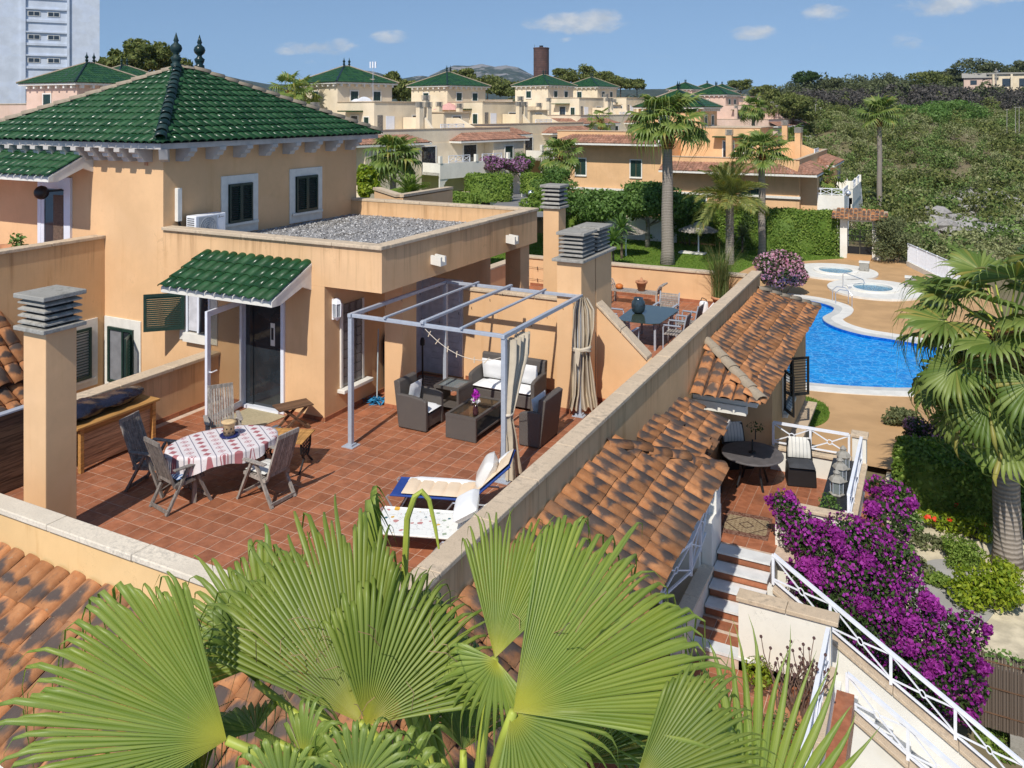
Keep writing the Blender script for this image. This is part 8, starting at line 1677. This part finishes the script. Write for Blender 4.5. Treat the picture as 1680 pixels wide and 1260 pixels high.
# mountains and far hills
def ridge(name, label, prof, dep, depth, mat, seed, base=-30, rough=.10):
    xs = np.array([p[0] for p in prof], float); hs = np.array([p[1] for p in prof], float); r0 = np.random.default_rng(seed); nx, ny = 150, 22; V = []; ph = r0.uniform(0, 6.28, (12, 2)); fr = np.array([2.2 ** (i / 2.2) for i in range(12)])
    for i in range(nx + 1):
        px_ = xs[0] + (xs[-1] - xs[0]) * i / nx; top = CAMZ + (YH - np.interp(px_, xs, hs)) * dep / FPX
        for j in range(ny + 1):
            s = j / ny; d = dep - depth * (1 - s) if s <= 1 else dep; nz = sum(math.sin(px_ * .012 * f + p[0]) * math.cos(s * 2.2 * f + p[1] + px_ * .005 * f) / f for f, p in zip(fr, ph)); q = s ** 1.25
            pt = WD(px_ , YH, d); z = base + (top - base) * (q + rough * nz * math.sin(math.pi * min(1, s * .97)) ) if j < ny else top + (top - base) * rough * .12 * nz; V.append((pt.x, pt.y, z))
    for i in range(nx + 1): px_ = xs[0] + (xs[-1] - xs[0]) * i / nx; pt = WD(px_, YH, dep + depth * .6); V.append((pt.x, pt.y, base))
    F = [(i * (ny + 1) + j, (i + 1) * (ny + 1) + j, (i + 1) * (ny + 1) + j + 1, i * (ny + 1) + j + 1) for i in range(nx) for j in range(ny)]; k = (nx + 1) * (ny + 1)
    F += [(i * (ny + 1) + ny, (i + 1) * (ny + 1) + ny, k + i + 1, k + i) for i in range(nx)]
    o = link(name, fastmesh(name, V, F, M[mat], True)); return tag(o, label, kind='structure')
ridge('mountain', 'rocky mountain on the skyline left of the brick tower', [(660, 150), (685, 138), (705, 124), (725, 114), (745, 106), (770, 107), (790, 104), (812, 109), (830, 107), (850, 111), (870, 122), (890, 133), (920, 142), (960, 152)], 5200, 1700, 'hill', 3)
ridge('hills', 'lower blue hills behind the front tower roof', [(-300, 128), (150, 126), (330, 121), (360, 122), (395, 130), (440, 138), (480, 138), (505, 130), (535, 126), (565, 121), (590, 115), (612, 117), (632, 123), (655, 130), (690, 124), (705, 126), (760, 146), (820, 156)], 4300, 1500, 'hill', 8, rough=.07)
ridge('hills', 'low hills closing the skyline on the right', [(860, 152), (1000, 147), (1150, 146), (1300, 145), (1500, 140), (1600, 128), (1660, 114), (1720, 112), (1900, 118), (2300, 128)], 3600, 1200, 'hill', 12, rough=.06)
# ================================================================ THE NEAR FAN PALM UNDER THE CAMERA
np_ = T('fan_palm', 'huge fan palm right below the camera with pleated bright green fronds', 'palm tree', (-2.0, 3.2, -5.3))
heart = Vector((-1.95, 3.35, 2.05)); mb = MB(); mb.tube([(-2.0, 3.2, -5.5), (-2.0, 3.25, -1.5), (-1.97, 3.3, 1.2), heart + Vector((0, 0, .1))], [.34, .28, .26, .16], 16); mb.build('trunk', M['trunk'], np_, True, True)
mb = MB()
for i in range(40): a = i * 2.4; q = heart + Vector((math.cos(a) * .2, math.sin(a) * .2, -.9 + i * .025)); mb.bar(q, q + Vector((math.cos(a) * .14, math.sin(a) * .14, .16)), .10, .03)
mb.build('boot', M['boot'], np_)
def near_leaf(hx, hy, dep, tx, ty, tdep, Rr, face, seed, spread=2.2, fused=.58, droop=.5, cup=.2, nseg=46, mat='fan', fold=.035, tipcurl=.5, roll=0., pet=True):
    """hastula at pixel (hx, hy) at depth dep; the middle segment points towards (tx, ty) at tdep; face: which way the upper side looks"""
    h = WD(hx, hy, dep); t = WD(tx, ty, tdep); d = (t - h).normalized()
    f = {'cam': (Vector((0, 0, CAMZ)) - h).normalized(), 'up': Vector((0, 0, 1)), 'sun': sdir}[face] if isinstance(face, str) else Vector(face).normalized()
    LM = leaf_matrix(h, d, f) @ Matrix.Rotation(roll, 4, 'Y'); g = (LM.to_3x3().inverted() @ Vector((0, 0, -1))) * .8 + Vector((0, 0, -.35)); g.normalize()
    me = fan_mesh('leaf', M[mat], 1.0, nseg, spread, fused, fold, cup, droop, 11, seed, tipcurl, .16, tuple(g)); o = link('leaf', me, np_)
    o.matrix_basis = Matrix.Translation(-np_.location) @ LM @ Matrix.Diagonal((Rr, Rr, Rr, 1))
    if pet:
        pm = petiole_mesh('petiole', heart - h, (0, 0, 0), .18, .034, .018, M['petiole']); p = link('petiole', pm, np_); p.location = h - np_.location
    return o
U = lambda *v: Vector(v)
mixf = lambda k: (sdir * k + _f * -(1 - k) + Vector((0, 0, .25)))
near_leaf(372, 1214, 3.55, 60, 1085, 3.45, 1.14, mixf(.5), 1, spread=.80, fused=.66, droop=.55, nseg=42, fold=.017)        # big left fan
near_leaf(590, 1185, 3.75, 480, 850, 4.25, 1.20, mixf(.35), 2, spread=.74, fused=.64, droop=.45, nseg=40, fold=.034)              # upright centre fan
near_leaf(600, 1190, 3.72, 690, 1000, 3.95, .98, mixf(.45) + U(.5, 0, 0), 3, spread=.95, fused=.5, droop=.7, nseg=30, fold=.04)
near_leaf(842, 1168, 3.35, 1040, 985, 3.7, 1.18, mixf(.42), 4, spread=.78, fused=.65, droop=.6, nseg=44, fold=.022)           # big right fan
near_leaf(838, 1172, 3.36, 930, 1300, 3.3, .62, mixf(.45), 5, spread=1.0, fused=.5, droop=.6, nseg=20, fold=.04, pet=False)
near_leaf(812, 1080, 3.75, 868, 880, 4.1, .80, mixf(.5), 6, spread=.62, fused=.62, droop=.3, nseg=30, fold=.03)
near_leaf(815, 1084, 3.7, 770, 1180, 3.7, .42, mixf(.5), 7, spread=1.5, fused=.4, droop=.7, nseg=18, fold=.05, pet=False)
near_leaf(1040, 1290, 3.2, 1230, 1200, 3.3, .72, mixf(.35), 8, spread=.85, fused=.6, droop=.5, nseg=34, fold=.03)                   # lower right fan
near_leaf(1235, 1420, 3.6, 1215, 1100, 3.9, .98, mixf(.3), 9, spread=.95, fused=.55, droop=.05, nseg=22, fold=.05)             # upright spears, right
near_leaf(1110, 1380, 3.9, 1120, 1090, 4.1, .90, mixf(.3), 10, spread=.8, fused=.55, droop=.1, nseg=20, fold=.05)
near_leaf(440, 1085, 4.3, 350, 930, 4.5, .80, mixf(.5), 11, spread=1.2, fused=.6, droop=.35, nseg=28, fold=.03)                    # pale fan behind
near_leaf(640, 1040, 4.4, 610, 800, 4.8, .95, U(-.9, -.3, .4), 13, spread=.55, fused=.6, droop=.3, nseg=20, fold=.06)               # edge-on dark fan
near_leaf(655, 1080, 4.3, 700, 920, 4.6, .62, mixf(.4) + U(.4, 0, 0), 14, spread=.8, fused=.4, droop=.5, nseg=20, fold=.06)
near_leaf(470, 1310, 3.3, 440, 1205, 3.25, .60, mixf(.5), 15, spread=1.2, fused=.35, droop=2.1, nseg=16, fold=.04)
near_leaf(250, 1400, 3.4, 90, 1310, 3.3, .70, mixf(.55), 16, spread=1.2, fused=.5, droop=.7, nseg=26, fold=.04)
near_leaf(640, 1330, 3.3, 680, 1240, 3.3, .62, mixf(.5), 17, spread=1.4, fused=.4, droop=2.0, nseg=18, fold=.04)
near_leaf(960, 1250, 3.9, 1080, 1060, 4.1, .72, mixf(.2), 18, spread=.9, fused=.5, droop=.2, nseg=22, fold=.05, mat='fan_far')
near_leaf(690, 1150, 4.4, 740, 990, 4.6, .68, U(.6, .2, .5), 19, spread=1.2, fused=.4, droop=.8, nseg=24, fold=.05, mat='fan_far')
near_leaf(420, 1200, 4.0, 330, 1180, 4.1, .60, U(0, .3, 1), 20, spread=1.4, fused=.5, droop=.8, nseg=24, fold=.05, mat='fan_far')
near_leaf(500, 1250, 3.35, 540, 1150, 3.3, .50, mixf(.5) + U(-.3, 0, 0), 21, spread=1.3, fused=.35, droop=1.9, nseg=16, fold=.04)
near_leaf(585, 1290, 3.2, 620, 1190, 3.2, .55, mixf(.4) + U(.3, 0, 0), 22, spread=1.2, fused=.35, droop=1.9, nseg=16, fold=.04)
near_leaf(650, 1130, 4.4, 600, 830, 4.7, .95, U(-.85, -.2, .35), 24, spread=.5, fused=.5, droop=.5, nseg=22, fold=.06, mat='fan_far')
near_leaf(700, 1120, 4.5, 700, 930, 4.8, .78, U(.2, .5, .8), 25, spread=1.0, fused=.45, droop=.9, nseg=26, fold=.05, mat='fan_far')
near_leaf(420, 1120, 4.3, 400, 950, 4.6, .72, U(.1, .4, .9), 26, spread=1.1, fused=.5, droop=.8, nseg=26, fold=.05, mat='fan_far')
near_leaf(760, 1230, 4.0, 770, 1080, 4.2, .70, U(.3, .4, .8), 27, spread=1.2, fused=.4, droop=1.0, nseg=24, fold=.05, mat='fan_far')
near_leaf(330, 1290, 3.9, 230, 1190, 4.0, .62, U(.1, .3, .9), 28, spread=1.2, fused=.45, droop=.9, nseg=24, fold=.05, mat='fan_far')
near_leaf(1010, 1180, 4.3, 1090, 1080, 4.5, .55, U(.2, .4, .9), 29, spread=1.2, fused=.4, droop=.9, nseg=24, fold=.05, mat='fan_far')
# a bent flower stalk and loose fibres
mb = MB(); mb.tube([WD(663, 960, 4.4), WD(668, 850, 4.4), WD(680, 815, 4.4), WD(692, 806, 4.4), WD(704, 820, 4.4), WD(714, 865, 4.4), WD(720, 900, 4.4)], [.018, .017, .016, .015, .013, .010, .006], 7); mb.build('flower_stalk', M['petiole'], np_)
mb = MB(); r_ = random.Random(3)
for i in range(60):
    p = WD(r_.uniform(300, 1000), r_.uniform(1000, 1240), r_.uniform(3.4, 4.2)); q = p + Vector((r_.uniform(-.12, .12), r_.uniform(-.1, .1), r_.uniform(-.1, .16))); mb.tube([p, (p + q) / 2 + Vector((r_.uniform(-.03, .03), 0, .02)), q], .0022, 3)
o = mb.build('fibre', M['dry'], np_); o['kind'] = 'stuff'
V = []; F = []
for i in range(14): q = i
dl = [fan_mesh('dry_leaf', M['dry'], 1.0, 16, 1.4, .4, .09, .2, 1.1, 6, 400 + i, .6, .5) for i in range(2)]
for i in range(10):
    a = i * .63 + .2; o = link('dry_leaf', dl[i % 2], np_); o.matrix_basis = Matrix.Translation(-np_.location) @ leaf_matrix(heart + Vector((math.cos(a) * .3, math.sin(a) * .3, -.5)), Vector((math.cos(a) * .4, math.sin(a) * .4, -1)), (math.cos(a), math.sin(a), .3)) @ Matrix.Diagonal((1.1, 1.1, 1.1, 1))
# ================================================================ AIR
def build_haze():
    m = bpy.data.materials.new('air'); m.use_nodes = True; t = NT(m.node_tree); t.n.remove(t.n['Principled BSDF'])
    v = t.new('ShaderNodeVolumePrincipled'); v.inputs['Color'].default_value = (.50, .74, 1, 1); v.inputs['Density'].default_value = 4.6e-5; v.inputs['Anisotropy'].default_value = 0
    t.l.new(v.outputs[0], t.n['Material Output'].inputs['Volume'])
    o = MB().box(-6800, 6800, -6800, 6800, -200, 460).build('haze', m, None); tag(o, 'thin blue summer haze', kind='stuff')
build_haze()
